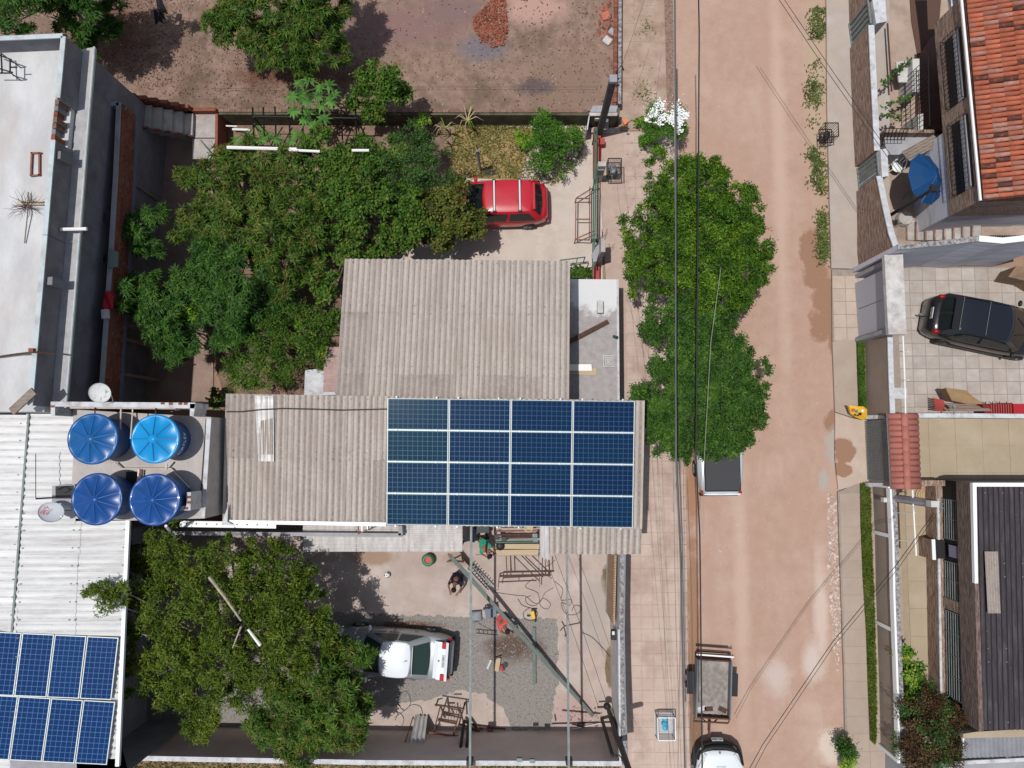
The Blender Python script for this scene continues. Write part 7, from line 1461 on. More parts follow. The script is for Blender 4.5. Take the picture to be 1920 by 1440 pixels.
cable([(1756, 964), (1684, 1066), (1564, 1210), (1436, 1400), (1400, 1470)], 4.7, .010, 'right wire of the slanting pair from the concrete pole to the bottom edge')
cable([(1208, 0), (1185, 70), (1168, 118)], 3.6, .007, 'thin service wire from the top edge to the corner pole')
cable([(1240, 100), (1232, 170), (1225, 220)], 3.6, .006, 'short thin wire above the white-flowering bush', m=M_cabg)
cable([(1040, 1040), (1090, 1175), (1145, 1340), (1180, 1440)], 3.3, .010, 'black wire from the solar roof down to the bracket frame, left one')
cable([(1020, 1040), (1062, 1150), (1122, 1325)], 3.3, .009, 'black wire from the solar roof down to the bracket frame, right one')
cable([(400, 166), (760, 163), (1120, 163)], .6, .006, 'thin wire stretched across the vacant lot')
up = thing('service_pole', at(1150, 147, 0), 'dark square service pole leaning over the corner wall with cable hook', 'pole')
q = at(1150, 147, 4.6); MB().box((q.x, q.y, 2.3), (.22, .22, 4.6)).build('shaft', mat('dark_concrete', srgb(92, 88, 88), srgb(70, 66, 68), scale=4, rough=.9), up, bevel=.015); MB().box((q.x, q.y, 4.55), (.25, .25, .14)).build('cap', M_plaster, up)
for dx, dy in ((.2, .02), (.2, -.2)): MB().tube([q+Vector((.1, dy, -.1)), q+Vector((dx, dy, -.06))], .035).build('insulator', M_blackm, up)
MB().tube([q+Vector((.1, .1, -.2)), q+Vector((.12, .25, .1)), q+Vector((.25, .35, .15)), q+Vector((.36, .3, -.05))], .02).build('conduit_hook', M_blackm, up)
up = thing('street_pole', at(1686, 937, 0), 'grey tapered concrete pole leaning right over the lower court', 'pole')
q = at(1752, 945, 4.0); b_ = Vector((q.x, q.y, 0)); MB().tube([b_, q], [.13, .10], 4).build('shaft', M_plaster, up); MB().box(q+Vector((0, 0, -.1)), (.26, .2, .3)).build('pole_head', M_plaster_w, up)
for k in range(3): MB().tube([q+Vector((.1, .1-.08*k, -.1)), q+Vector((.3, .15-.14*k, -.05)), q+Vector((.26, -.1-.1*k, -.2))], .016).build('cable_loop', M_galv, up)
for dy in (-.08, .08): MB().bar(b_+Vector((0, dy*1.6, .3)), q+Vector((.05, dy*1.5, 0)), .025).build('conduit', M_rust, up)
up = thing('meter_pole', at(1675, 402, 0), 'black thin service pole crossing in front of the blue umbrella', 'pole')
q = at(1750, 354, 4.6); b_ = at(1679, 399, 1.9); MB().tube([Vector((q.x-.0, q.y, 0)), q], [.07, .055], 8).build('shaft', M_blackm, up)
for k in range(7):
    an = random.random()*6.28; MB().tube([q, q+Vector((math.cos(an)*.15, math.sin(an)*.12, .08)), q+Vector((math.cos(an)*.28, math.sin(an)*.2, -.05))], .014, 5).build('wire_loop', M_cable, up)
MB().box(q, (.2, .2, .16)).build('insulator_box', M_blackm, up)
up = thing('conduit_mast', at(1150, 1350, 0), 'thick black conduit mast at the bottom end of the whitewashed wall', 'mast')
q = at(1182, 1452, 5.2); MB().tube([(q.x, q.y, 0), (q.x, q.y, 5.2)], .10, 8).build('shaft', M_blackm, up)
q2 = at(1156, 1388, 2.3); MB().tube([q2, (q2.x, q2.y, .2)], .03, 6).build('conduit', M_blackm, up)
bf = thing('bracket_frame', at(1135, 1328, 0), 'black and rusty bracket frame with round lamp near the yard corner', 'frame')
q = at(1149, 1418, 3.3); q1 = Vector((q.x, q.y, 0)); MB().bar(q1, q, .10).build('upright', M_blackm, bf)
a_ = at(1122, 1327, .05); b_ = at(1146, 1326, .25)
MB().bar(at(1120, 1326, .5), at(1146, 1325, .5), .06).build('crossbar', M_rust, bf); MB().ball(at(1138, 1324, .6), .13, 8).build('lamp', M_blackm, bf, smooth=True); MB().bar(at(1145, 1328, .5), at(1161, 1366, 1.3), .06).build('brace', M_woodg, bf)
for dx in (0, .1): MB().tube([q+Vector((dx, 0, 0)), q+Vector((dx+.1, .06, .05)), q+Vector((dx+.2, -.1, 0))], .02, 5).build('cable_tail', M_cable, bf)
sb = 'steel beams spanning the gravel yard'
for (x0, x1, lab) in ((883.5, 881, 'left one of two long steel beams spanning the gravel yard'), (1063, 1067, 'right one of two long steel beams spanning the gravel yard')):
    r = thing('steel_beam', at(x0, 1200, 3.1), lab, 'beam', sb); MB().bar(at(x0, 986 if x0 < 900 else 1034, 3.1), at(x1, 1500, 3.1), .075, .05).build('beam', M_galv, r)
    q = at(x1, 1428, 2.85); MB().box((q.x, q.y, 2.8), (.22, .16, .35)).build('wall_bracket', M_blackm, r)
    q = at(x0, 990 if x0 < 900 else 1036, 3.0); MB().bar((q.x, q.y, 0), (q.x, q.y, 3.05), .07).build('post', M_galv, r)
lb = thing('long_beam', at(975, 1190, .5), 'long grey-green steel beam lying aslant, held by two workers', 'beam')
MB().bar(at(843, 1041, 1.15), at(1112, 1342, .08), .13, .07).build('beam', M_beam, lb)
for t in (.0, .98): p = at(843, 1041, 1.15).lerp(at(1112, 1342, .08), t); MB().box(p, (.06, .16, .08), rz=.84).build('end_plate', M_rustl, lb)
ts = thing('trestle', at(860, 1065, 0), 'low trestle under the upper end of the long beam', 'trestle'); q = at(850, 1050, .9)
for s in (-.3, .3): MB().bar((q.x+s, q.y-.2, 0), (q.x, q.y, 1.08), .05).build('leg', M_woodg, ts)
tag(MB().bar(at(1001, 1176, .08), at(1002, 1282, .08), .12, .07).build('short_beam', M_beam), 'short grey beam lying upright on the gravel edge below the yellow tool', 'beam')
for k, (a_, b_, z, mm, lab) in enumerate((((866, 1046), (884, 1064), .1, M_rust, 'rusty flat bar on the ground beside the long beam'), ((892, 1040), (1014, 1041), .5, M_galv, 'grey bar lying in front of the workbench'))): tag(MB().bar(at(*a_, z), at(*b_, z), .04).build('bar', mm), lab, 'bar')
# workbench and boards
wb = thing('workbench', at(950, 1025, 0), 'cluttered steel and board workbench between the sheets and the grey roof flap', 'workbench')
MB().prism(PX([(926, 1020), (1011, 1020), (1011, 1030), (926, 1029)], .75), .70).build('board', M_wood, wb); MB().prism(PX([(929, 1031), (1010, 1031), (1009, 1041), (929, 1041)], .70), .66).build('board', M_wood, wb)
for y, m_ in ((1003, M_rust), (1008, M_rust), (1013, M_galv), (1017, M_green), (996, M_rustl)): MB().bar(at(929, y, .85), at(1009, y-1, .85), .05).build('rail', m_, wb)
for x, y in ((932, 1006), (945, 1010), (1003, 1004), (1004, 1012)): MB().box(at(x, y, .9), (.18, .14, .12)).build('vice', M_blackm if x < 1000 else M_galv, wb)
for x, y in ((930, 1000), (1008, 1000), (930, 1038), (1008, 1038)): q = at(x, y, .7); MB().bar((q.x, q.y, 0), (q.x, q.y, .7), .05).build('leg', M_rust, wb)
sf = thing('stool', at(938, 1026, 0), 'small black stool at the left of the workbench', 'stool'); MB().lathe(at(938, 1024, .8), [(.001, .03), (.14, .03), (.16, 0), (.13, -.03), (.001, -.03)], 16).build('seat', M_blackm, sf, smooth=True)
for k in range(3): q = at(938, 1024, .8); MB().tube([q, q+Vector((math.cos(k*2.1)*.16, math.sin(k*2.1)*.16, -.8))], .015, 5).build('leg', M_blackm, sf)
tag(MB().lathe(at(991, 990, .9), [(.001, -.3), (.15, -.3), (.17, .0), (.14, .0), (.12, -.03), (.001, -.03)], 20).build('bucket', M_wood, smooth=True), 'round tan bucket partly under the solar panels edge', 'bucket')
dk = thing('dark_crates', at(905, 990, 0), 'dark boxes in the shade of the roof edge beside the turquoise-shirted person', 'box'); MB().box(at(905, 990, .3), (.5, .3, .5)).build('box', M_blackm, dk); MB().box(at(889, 1003, .3), (.2, .5, .4), rz=-.3).build('box', M_greyp, dk)
rf = thing('table_frame', at(980, 1070, 0), 'bare rusty table frame lying in the middle of the yard', 'frame')
zz = .65
for a_, b_, w_ in (((936, 1080), (1033, 1078), .07), ((936, 1091), (1006, 1088), .04), ((949, 1043), (951, 1080), .035), ((957, 1043), (958, 1080), .035), ((965, 1043), (1012, 1090), .035), ((985, 1043), (1021, 1078), .04), ((1022, 1050), (1024, 1078), .03), ((1030, 1050), (1031, 1078), .03), ((936, 1082), (934, 1102), .03), ((973, 1080), (973, 1090), .03)): MB().bar(at(*a_, zz), at(*b_, zz), w_).build('frame_bar', M_rust, rf)
for x, y in ((937, 1081), (1030, 1079), (1010, 1044)): q = at(x, y, zz); MB().bar((q.x, q.y, 0), (q.x, q.y, zz), .035).build('leg', M_rust, rf)
MB().bar(at(1010, 1040, .8), at(1012, 1100, .3), .03).build('leaning_rod', M_woodg, rf)
lr = thing('lattice_girder', at(897, 1075, 0), 'short lattice girder lying under the long beam', 'girder')
for k in range(9): 
    a_ = at(876+k*4.2, 1066+k*4.5, .3); MB().bar(a_, a_+Vector((.22, .22, 0)), .03).build('rung', M_galv, lr)
MB().bar(at(872, 1068, .3), at(912, 1110, .3), .04).build('chord', M_galv, lr); MB().bar(at(882, 1058, .3), at(922, 1100, .3), .04).build('chord', M_galv, lr)
# leads on the ground
def lead(pts, label, m=None, r=.011, z=.02, cat='cable'):
    P = [at(x, y, z) for x, y in pts]; Q = []
    for i in range(len(P)-1):
        p0, p1, p2, p3 = P[max(i-1, 0)], P[i], P[i+1], P[min(i+2, len(P)-1)]
        for k in range(6):
            t = k/6; Q.append(.5*((2*p1)+(-p0+p2)*t+(2*p0-5*p1+4*p2-p3)*t*t+(-p0+3*p1-3*p2+p3)*t**3))
    Q.append(P[-1]); return tag(MB().tube(Q, r, 5).build('lead', m or M_cabg, smooth=True), label, cat)
lead([(935, 1105), (928, 1110), (965, 1116), (985, 1118), (1000, 1130), (1012, 1130), (1022, 1112), (1038, 1102)], 'grey lead looping across the yard, ending at a pale plug')
lead([(1000, 1085), (985, 1100), (1008, 1112), (1013, 1135), (1026, 1142), (1032, 1132), (1018, 1122), (1005, 1135), (990, 1133), (985, 1122), (995, 1117)], 'grey lead with the widest loops in the middle of the yard')
lead([(971, 1123), (980, 1135), (1000, 1142), (1008, 1150), (1000, 1163), (984, 1160), (982, 1148), (994, 1139)], 'black lead coiled round the yellow power tool', M_cable)
lead([(1040, 1090), (1055, 1105), (1052, 1125), (1070, 1124), (1068, 1135), (1052, 1130), (1060, 1150), (1080, 1152), (1091, 1140), (1078, 1135), (1072, 1146)], 'grey lead looping under the right steel beam')
lead([(1091, 1186), (1110, 1195), (1130, 1215), (1150, 1238)], 'dark lead trailing towards the whitewashed wall', M_cable)
lead([(1040, 1050), (1030, 1060), (1024, 1062), (1022, 1075), (1035, 1085)], 'short grey lead near the table frame')
lead([(895, 1167), (905, 1173), (915, 1178), (925, 1182)], 'thin lead from the tool case to the red-shirted person')
lead([(752, 1303), (745, 1315), (757, 1332), (770, 1318), (765, 1300), (756, 1296), (750, 1303)], 'wire loop on the sand below the silver sedan, upper one')
lead([(740, 1345), (755, 1335), (772, 1322), (788, 1325), (792, 1340)], 'wire loop beside the leaning corrugated sheet')
lead([(741, 1350), (748, 1336), (757, 1348), (752, 1362), (742, 1360)], 'small wire loop near the mango tree and the leaning rod')
# tools and clutter
def box3(name, c, z, d, rz, m, label, cat, parts=()):
    q = at(*c, z); r = thing(name, (q.x, q.y, 0), label, cat, rz=rz); MB().box((0, 0, z), d).build('body', m, r, local=True, bevel=min(d)*.12)
    for (n_, cc, dd, mm) in parts: MB().box(cc, dd, ).build(n_, mm, r, local=True)
    return r
box3('tool_case', (893, 1155), .06, (.40, .36, .12), .08, M_greyp, 'open grey-blue tool case left of the red-shirted person', 'tool case', [('lid_edge', (0, .19, .13), (.42, .03, .04), M_blackm), ('handle', (0, -.2, .08), (.14, .03, .03), M_blackm), ('tray', (.0, 0, .125), (.30, .26, .01), M_galv)])
ch = thing('plastic_chair', at(920, 1147, 0), 'grey-blue plastic chair behind the red-shirted person', 'chair', rz=.2)
q = at(920, 1147, .42); ch.location = (q.x, q.y, 0); MB().box((0, 0, .42), (.42, .42, .03)).build('seat', M_greyp, ch, local=True, bevel=.01); MB().box((-.02, .2, .62), (.42, .03, .38)).build('backrest', M_greyp, ch, local=True, bevel=.01)
for sx_ in (-.18, .18):
    for sy in (-.18, .18): MB().bar((sx_, sy, 0), (sx_*.9, sy*.9, .42), .035).build('leg', M_greyp, ch, local=True)
pt = thing('power_tool', at(999, 1153, 0), 'yellow and black power tool on the concrete beside coiled lead', 'tool'); MB().bar(at(998, 1145, .10), at(1001, 1160, .10), .13, .13).build('housing', M_yellow, pt, bevel=.02); MB().bar(at(1003, 1146, .12), at(1004, 1166, .06), .06).build('handle', M_black, pt); MB().bar(at(994, 1155, .08), at(988, 1154, .08), .05).build('trigger_guard', M_black, pt); MB().box(at(1001, 1143, .12), (.18, .06, .1)).build('head', M_black, pt)
tb = thing('wooden_tool', at(932, 1245, 0), 'tan wooden block tool with red handle on the gravel', 'tool'); MB().bar(at(935, 1233, .08), at(931, 1258, .08), .17, .12).build('block', M_wood, tb, bevel=.01); MB().bar(at(934, 1230, .09), at(935, 1233, .09), .2, .12).build('end', M_blackm, tb)
gr = thing('grinder', at(943, 1248, 0), 'red and black angle grinder beside the wooden tool', 'tool'); MB().bar(at(939, 1246, .08), at(944, 1258, .08), .1, .1).build('body', M_redl, gr, bevel=.02); MB().lathe(at(947, 1247, .06), [(.001, 0), (.10, 0), (.10, .02), (.001, .02)], 16).build('disc', M_blackm, gr)
tag(MB().tube([at(921, 1237, .04), at(914, 1254, .04)], .045, 8).build('silver_tube', M_alu), 'short silver tube lying beside the wooden tool', 'tube')
tag(MB().bar(at(943, 1262, .03), at(953, 1268, .03), .06, .03).build('offcut', M_galv), 'small metal offcut below the angle grinder', 'offcut')
lad = thing('floor_grate', at(910, 1184, .03), 'small ladder-like metal grate lying on the gravel', 'grate')
MB().bar(at(893, 1180, .04), at(932, 1183, .04), .025).build('rail', M_blackm, lad); MB().bar(at(893, 1187, .04), at(934, 1191, .04), .025).build('rail', M_blackm, lad)
for k in range(5): MB().bar(at(898+k*8, 1180+k*.6, .04), at(898+k*8, 1188+k*.8, .04), .018).build('rung', M_blackm, lad)
fb = thing('football', at(726, 1078, .11), 'small white and black football on the concrete', 'ball'); MB().ball(at(726, 1078, .11), .11, 12).build('ball', M_white, fb, smooth=True)
for k in range(6): an = k*1.05; MB().ball(at(726, 1078, .11)+Vector((math.cos(an)*.075, math.sin(an)*.075, .055 if k % 2 else .03)), .035, 5).build('black_patch', M_black, fb, smooth=True)
MB().ball(at(726, 1078, .11)+Vector((0, 0, .085)), .032, 5).build('black_patch', M_black, fb, smooth=True)
pot = thing('flower_pot', at(804, 1047, 0), 'green round pot with pink soil beside the corrugated lean-to', 'pot'); MB().lathe(at(804, 1048, 0), [(.14, 0), (.22, .14), (.24, .26), (.19, .38), (.13, .40), (.11, .36), (.001, .34)], 22).build('pot_body', mat('celadon_pot', srgb(96, 136, 104), srgb(80, 118, 90), scale=4, rough=.5), pot, smooth=True); MB().lathe(at(803, 1050, .37), [(.001, .01), (.10, .01), (.10, 0)], 16).build('soil', M_pink, pot)
# corrugated sheet and black pipes leaning on the bottom wall
ls = thing('leaning_sheet', at(783, 1370, 0), 'pale corrugated sheet leaning on the taupe yard wall', 'sheet')
corr(at(779, 1341, .1), at(802, 1342, .1), at(793, 1411, 1.55), at(766, 1411, 1.55), 3, .035).build('sheet', M_fib_lt, ls, smooth=True)
for i, (x0, x1, lab) in enumerate(((870, 863, 'left one of two black pipes leaning on the taupe yard wall'), (879, 875, 'right one of two black pipes leaning on the taupe yard wall'))): tag(MB().tube([at(x0, 1352, .3), at(x1, 1407, 1.6)], .055, 10).build('black_pipe', M_black), lab, 'pipe', 'black pipes')
tag(MB().tube([at(774, 1345, .05), at(760, 1391, 1.2)], .018, 6).build('iron_rod', M_rust), 'thin rusty rod leaning on the wall left of the pale sheet', 'rod')
rr_ = thing('rusty_rack', at(845, 1355, 0), 'rusty steel rack with crossbars standing by the taupe yard wall', 'rack')
for a_, b_, w_ in (((815, 1321), (871, 1329), .05), ((826, 1323), (813, 1373), .045), ((863, 1330), (850, 1378), .045), ((826, 1323), (834, 1345), .05), ((862, 1329), (868, 1350), .05), ((822, 1347), (856, 1353), .04), ((821, 1350), (856, 1357), .05), ((830, 1336), (860, 1340), .03), ((829, 1340), (861, 1344), .03), ((800, 1373), (860, 1381), .06), ((838, 1318), (853, 1318), .05), ((848, 1330), (852, 1345), .04)): MB().bar(at(*a_, .8 if a_[1] < 1330 else .6), at(*b_, .8 if b_[1] < 1332 else .5), w_).build('rack_bar', M_rust if a_[0] != 800 else M_rustl, rr_)
for k in range(5): MB().bar(at(832+k*5, 1336, .7), at(829+k*5.5, 1352, .6), .016).build('rack_wire', M_rust, rr_)
for x, y in ((818, 1322), (869, 1328), (814, 1372), (851, 1377)): q = at(x, y, .6); MB().bar((q.x, q.y, 0), (q.x, q.y, .7), .04).build('leg', M_rust, rr_)
hp = thing('scrap_heap', at(890, 1365, 0), 'heap of dark scrap rods at the foot of the taupe yard wall', 'scrap')
for a_, b_ in (((868, 1352), (895, 1366)), ((886, 1357), (905, 1368)), ((890, 1361), (948, 1367)), ((860, 1360), (900, 1372)), ((915, 1360), (922, 1372))): MB().bar(at(*a_, .12), at(*b_, .1), .05).build('rod', M_rust, hp)
MB().box(at(919, 1369, .1), (.2, .12, .1)).build('brick', M_brick, hp)
hp = thing('scrap_heap', at(1080, 1362, 0), 'pale laths and scrap sticks by the yard corner near the bracket frame', 'scrap')
for a_, b_, m_ in (((1072, 1367), (1130, 1355), M_pvc), ((1035, 1357), (1150, 1354), M_blackm), ((1054, 1332), (1125, 1338), M_rust), ((1040, 1340), (1042, 1352), M_blackm), ((1072, 1358), (1098, 1364), M_rust)): MB().bar(at(*a_, .06), at(*b_, .06), .035).build('stick', m_, hp)
stones('rubble', [(1060, 1325), (1125, 1325), (1130, 1362), (1070, 1366)], 160, .02, .07, mat('mixed_rubble', srgb(200, 180, 174), srgb(150, 120, 112), scale=6, isl=-.4, rough=1), 0, .6, 'small rubble in the yard corner by the bracket frame')
an_ = thing('old_antenna', at(1070, 1180, .05), 'bent thin antenna lying on the concrete under the right steel beam', 'antenna')
for a_, b_ in (((1053, 1165), (1058, 1174)), ((1058, 1174), (1050, 1183)), ((1058, 1174), (1087, 1168)), ((1057, 1176), (1065, 1207)), ((1058, 1193), (1062, 1190))): MB().bar(at(*a_, .06), at(*b_, .06), .025).build('rod', M_rust, an_)
lmp = thing('wall_floodlight', at(1150, 1190, 0), 'black floodlight fixed on the inner side of the whitewashed wall', 'lamp'); MB().box(at(1151, 1190, 1.9), (.2, .34, .14)).build('housing', M_blackm, lmp, bevel=.02); MB().box(at(1150, 1187, 1.98), (.09, .12, .02)).build('glass', M_lamp, lmp); MB().bar(at(1147, 1180, 1.9), at(1160, 1181, 2.0), .03).build('bracket', M_blackm, lmp)
for i, (x, y) in enumerate(((974, 1424), (998, 1426))): 
    tag(MB().box(at(x, y, 2.68), (.18, .12, .12)).build('wall_clamp', M_galv), ['grey clamp on the white wall top, left of the middle pair', 'grey clamp on the white wall top, beside the right steel beam base'][i], 'clamp')
# driveway gate frames
gf = thing('green_gate', at(1117, 380, 0), 'open green rail gate along the front of the driveway', 'gate')
MB().bar(at(1115, 240, 1.2), at(1111, 520, 1.2), .05, .05).build('rail', M_green, gf); MB().bar(at(1119, 240, 1.35), at(1114.5, 500, 1.35), .05).build('rail', M_green, gf); MB().bar(at(1122, 330, .5), at(1121, 470, .5), .03).build('rail', M_green, gf)
for k in range(34): a_, b_ = at(1118-.012*k, 335+k*4.1, 1.3), at(1122, 335+k*4.1, .5); MB().bar(a_, b_, .012).build('gate_bar', M_green, gf)
for y in (245, 335, 470): q = at(1117, y, 1.3); MB().bar((q.x, q.y, 0), (q.x, q.y, 1.3), .05).build('post', M_green, gf)
MB().box(at(1117, 451, 1.0), (.3, .09, .2)).build('lock', M_blackm, gf)
rg = thing('rusty_gate_frame', at(1095, 410, 0), 'red-brown steel frame with two crossbars at the driveway mouth', 'frame')
for a_, b_ in (((1080, 372), (1079, 449)), ((1106, 350), (1105, 450)), ((1080, 372), (1106, 372)), ((1080, 411), (1106, 411)), ((1079, 449), (1106, 450)), ((1081, 371), (1112, 352)), ((1081, 447), (1114, 433))): MB().bar(at(*a_, .55), at(*b_, .55), .04).build('frame_bar', M_rustl, rg)
for x, y in ((1080, 372), (1079, 449), (1106, 372)): q = at(x, y, .55); MB().bar((q.x, q.y, 0), (q.x, q.y, .55), .035).build('leg', M_rustl, rg)
gl_ = thing('green_gate_leaf', at(1075, 492, 0), 'narrow green gate leaf sticking out beyond the corrugated roof', 'gate leaf'); 
for a_, b_ in (((1050, 488), (1097, 482)), ((1066, 498), (1104, 493)), ((1083, 484), (1079, 496))): MB().bar(at(*a_, .9), at(*b_, .9), .035).build('frame_bar', M_green, gl_)
for x, y in ((1097, 482), (1104, 493)): q = at(x, y, .9); MB().bar((q.x, q.y, 0), (q.x, q.y, .9), .03).build('leg', M_green, gl_)
tag(MB().prism(PX([(1109, 478), (1118, 462), (1126, 456), (1127, 462), (1118, 490), (1113, 492)], 1.5), 1.44).build('gate_canopy', M_plaster), 'small grey sheet over the gate hinge beside the rebar post', 'sheet')
pb = thing('lawn_post', at(899, 320, 0), 'grey concrete post with black top standing in the dry lawn', 'post'); q = at(895, 281, 2.0); q1 = Vector((q.x, q.y, 0)); MB().tube([q1, q], .055, 4).build('shaft', M_plaster, pb); MB().box(q+Vector((0, -.0, -.12)), (.12, .12, .2)).build('head', M_galv, pb); MB().tube([q, q+Vector((-.02, .1, .2))], .015).build('spike', M_blackm, pb)
tag(MB().box(at(917, 323, .03), (.42, .2, .05)).build('paving_block', M_blackm), 'dark flat block lying on the lawn behind the red car', 'block')
# dark grille and white pipes by the papayas
dg = thing('black_grille', at(560, 245, 0), 'tall black grille of upright bars among the papaya plants', 'grille')
for k, x in enumerate((475, 495, 517, 543, 568, 615, 641, 668)): MB().bar(at(x-1.5, 201, 2.0), at(x+1, 262+(k % 3)*6, 1.0), .045).build('bar', M_blackm, dg)
MB().bar(at(474, 218, 1.8), at(680, 222, 1.8), .04).build('rail', M_blackm, dg); MB().bar(at(476, 274, 1.2), at(560, 275, 1.2), .05).build('rail', M_blackm, dg)
for x in (476, 570, 668): q = at(x, 220, 1.8); MB().bar((q.x, q.y, 0), (q.x, q.y, 1.8), .045).build('post', M_blackm, dg)
pipe([(426, 276.5, 2.9), (557, 280, 2.9)], .065, M_pvcw, 'longest white pvc pipe crossing above the mango leaves')
pipe([(538, 281, 2.95), (600, 284, 2.95)], .05, M_pvcw, 'white pvc pipe continuing right behind the longest one')
pipe([(660, 282, 3.4), (692, 282, 3.4)], .05, M_pvcw, 'short white pvc pipe end showing among the broad leaves')
pipe([(436, 242.5, 1.0), (469, 243.5, 1.0)], .045, M_pvcw, 'short white pipe near the wall corner by the staircase')
pipe([(424, 236, .6), (445, 237, .6)], .03, M_pvcw, 'thinnest white pipe stub in the shadow of the mossy wall')
# bins and baskets
def basket(c, z, wx, wy, h, m, nx, ny, label, fill=None, legs=True, cat='basket'):
    q = at(*c, z); r = thing('wire_basket', (q.x, q.y, 0), label, cat); z0_ = z-h; tw_ = .02 if m == M_white else .013
    b = MB()
    for zz in (z0_, z):
        for sx_ in (-1, 1): b.bar((sx_*wx/2, -wy/2, zz), (sx_*wx/2, wy/2, zz), .03); b.bar((-wx/2, sx_*wy/2, zz), (wx/2, sx_*wy/2, zz), .03)
    b.build('rim', m, r, local=True); g_ = MB()
    for i in range(nx+1):
        x = -wx/2+wx*i/nx
        for sy in (-1, 1): g_.bar((x, sy*wy/2, z0_), (x, sy*wy/2, z), tw_)
        g_.bar((x, -wy/2, z0_), (x, wy/2, z0_), tw_)
    for i in range(ny+1):
        y = -wy/2+wy*i/ny
        for sx_ in (-1, 1): g_.bar((sx_*wx/2, y, z0_), (sx_*wx/2, y, z), tw_)
        g_.bar((-wx/2, y, z0_), (wx/2, y, z0_), tw_)
    g_.build('wire_mesh', m, r, local=True)
    if legs:
        for sx_ in (-1, 1): MB().bar((sx_*wx*.3, 0, 0), (sx_*wx*.3, 0, z0_), .04).build('leg', m, r, local=True)
    if fill:
        for k in range(5): MB().ball((random.uniform(-.12, .12)*wx, random.uniform(-.2, .25)*wy, z0_+.08), .1, 6, (1.1, .9, .6)).build('rubbish_bag', fill, r, smooth=True, local=True)
    return r
M_bag = mat('pale_bag', srgb(150, 160, 170), srgb(70, 80, 90), scale=9, rough=.5); M_bagb = mat('sky_blue_bag', srgb(90, 190, 220), srgb(40, 130, 170), scale=8, rough=.5)
basket((1153, 312), 1.15, .50, .62, .45, M_blackm, 9, 8, 'black wire rubbish basket beside the white meter pillar', M_bag)
basket((1560, 243), 1.05, .48, .52, .60, M_blackm, 6, 5, 'black barred rubbish basket on the right kerb weeds', M_black)
basket((1250, 1367), .85, .62, .78, .55, M_white, 14, 12, 'white wire rubbish basket with sky blue bag on the left pavement', M_bagb)
# umbrella, chairs and such in the upper right yard
um = thing('patio_umbrella', at(1735, 335, 0), 'tilted blue patio umbrella leaning by the clay-tiled house', 'umbrella')
q = at(1735, 336, 2.1); R = Matrix.Rotation(math.radians(27), 3, 'Y'); n = 10; rad = px(2.1, 50); ap = Vector((0, 0, .42))
mb = MB(); pts = [R @ Vector((math.cos(2*math.pi*k/n)*rad, math.sin(2*math.pi*k/n)*rad, 0)) for k in range(n)]; apx = R @ ap; mids = [R @ Vector((math.cos(2*math.pi*k/n)*rad*.5, math.sin(2*math.pi*k/n)*rad*.5, .25)) for k in range(n)]
M_umb = mat('blue_canvas', (.004, .05, .15), (.004, .04, .12), scale=2, rough=.7)
for k in range(n): mb = MB().add([q+pts[k], q+pts[(k+1) % n], q+mids[(k+1) % n], q+mids[k], q+apx], [(0, 1, 2, 3), (3, 2, 4)]); mb.build('canopy_segment', M_umb, um)
for k in range(n): MB().tube([q+apx*1.01, q+mids[k]*1.02, q+pts[k]*1.01], .012, 5).build('rib', M_tankb, um)
MB().tube([q+apx, q-R @ Vector((0, 0, .6)), Vector((q.x+.3, q.y, 0))], .025).build('pole', M_galv, um)
def chair(c, m, rz, label):
    q = at(*c, .44); r = thing('plastic_chair', (q.x, q.y, 0), label, 'chair', rz=rz); MB().lathe((0, 0, .44), [(.001, .01), (.19, .01), (.21, -.01), (.19, -.03), (.001, -.03)], 20).build('seat', m, r, smooth=True, local=True)
    MB().tube([(math.cos(a)*.25, math.sin(a)*.25, .44+.38*max(0, math.sin(a))) for a in [i*math.pi/10 for i in range(11)]], .022, 6).build('backrest', m, r, local=True)
    for s in (-.12, 0, .12): MB().bar((s, .2, .44), (s*1.1, .25, .78), .04, .012).build('back_slat', m, r, local=True)
    for sx_ in (-1, 1):
        for sy in (-1, 1): MB().bar((sx_*.2, sy*.2, 0), (sx_*.16, sy*.16, .43), .035).build('leg', m, r, local=True)
    return r
chair((1683, 313), M_white, -.3, 'white plastic chair beside the blue umbrella'); chair((1680, 289), mat('mint_plastic', srgb(110, 170, 136), rough=.5), -.5, 'mint green plastic chair behind the white one')
tag(MB().lathe(at(1692, 412, .05), [(.001, .3), (.26, .25), (.30, .1), (.30, 0)], 12).build('plant_pot', M_render), 'round stone-filled planter at the foot of the garden steps', 'planter')
mr = thing('wall_grating', at(1880, 443, .9), 'thin dark grating lying along the white-capped wall', 'grating')
for k in range(14): MB().bar(at(1857+k*4.2, 441, 1.0), at(1859+k*4.2, 444.5, 1.0), .03).build('bar', M_blackm, mr)
# courts
wp = thing('white_railing', at(1690, 700, 0), 'thin white pipe railing standing on the brown-grey wall beside the tiled court', 'railing'); A_ = [at(1693, 630, 2.9), at(1696, 700, 2.9), at(1698, 775, 2.9)]; MB().tube(A_, .024).build('top_rail', M_pvcw, wp)
for x0, y0_, x1 in ((1673, 659, 1703), (1675, 712, 1704)): 
    p = at(x0+1, y0_, 1.9); MB().tube([p, at(x1-8, y0_+.5, 2.9)], .02).build('railing_post', M_pvcw, wp); MB().tube([at(x1-8, y0_+.5, 2.9), at(x1, y0_+.5, 3.1)], .02).build('railing_post', M_pvcw, wp)
wp = thing('white_railing', at(1710, 980, 0), 'thin white pipe railing standing on the speckled cap wall below the tiled canopy', 'railing'); MB().tube([at(1711, 919, 2.7), at(1714, 975, 2.7), at(1718, 1042, 2.7)], .026).build('top_rail', M_pvcw, wp)
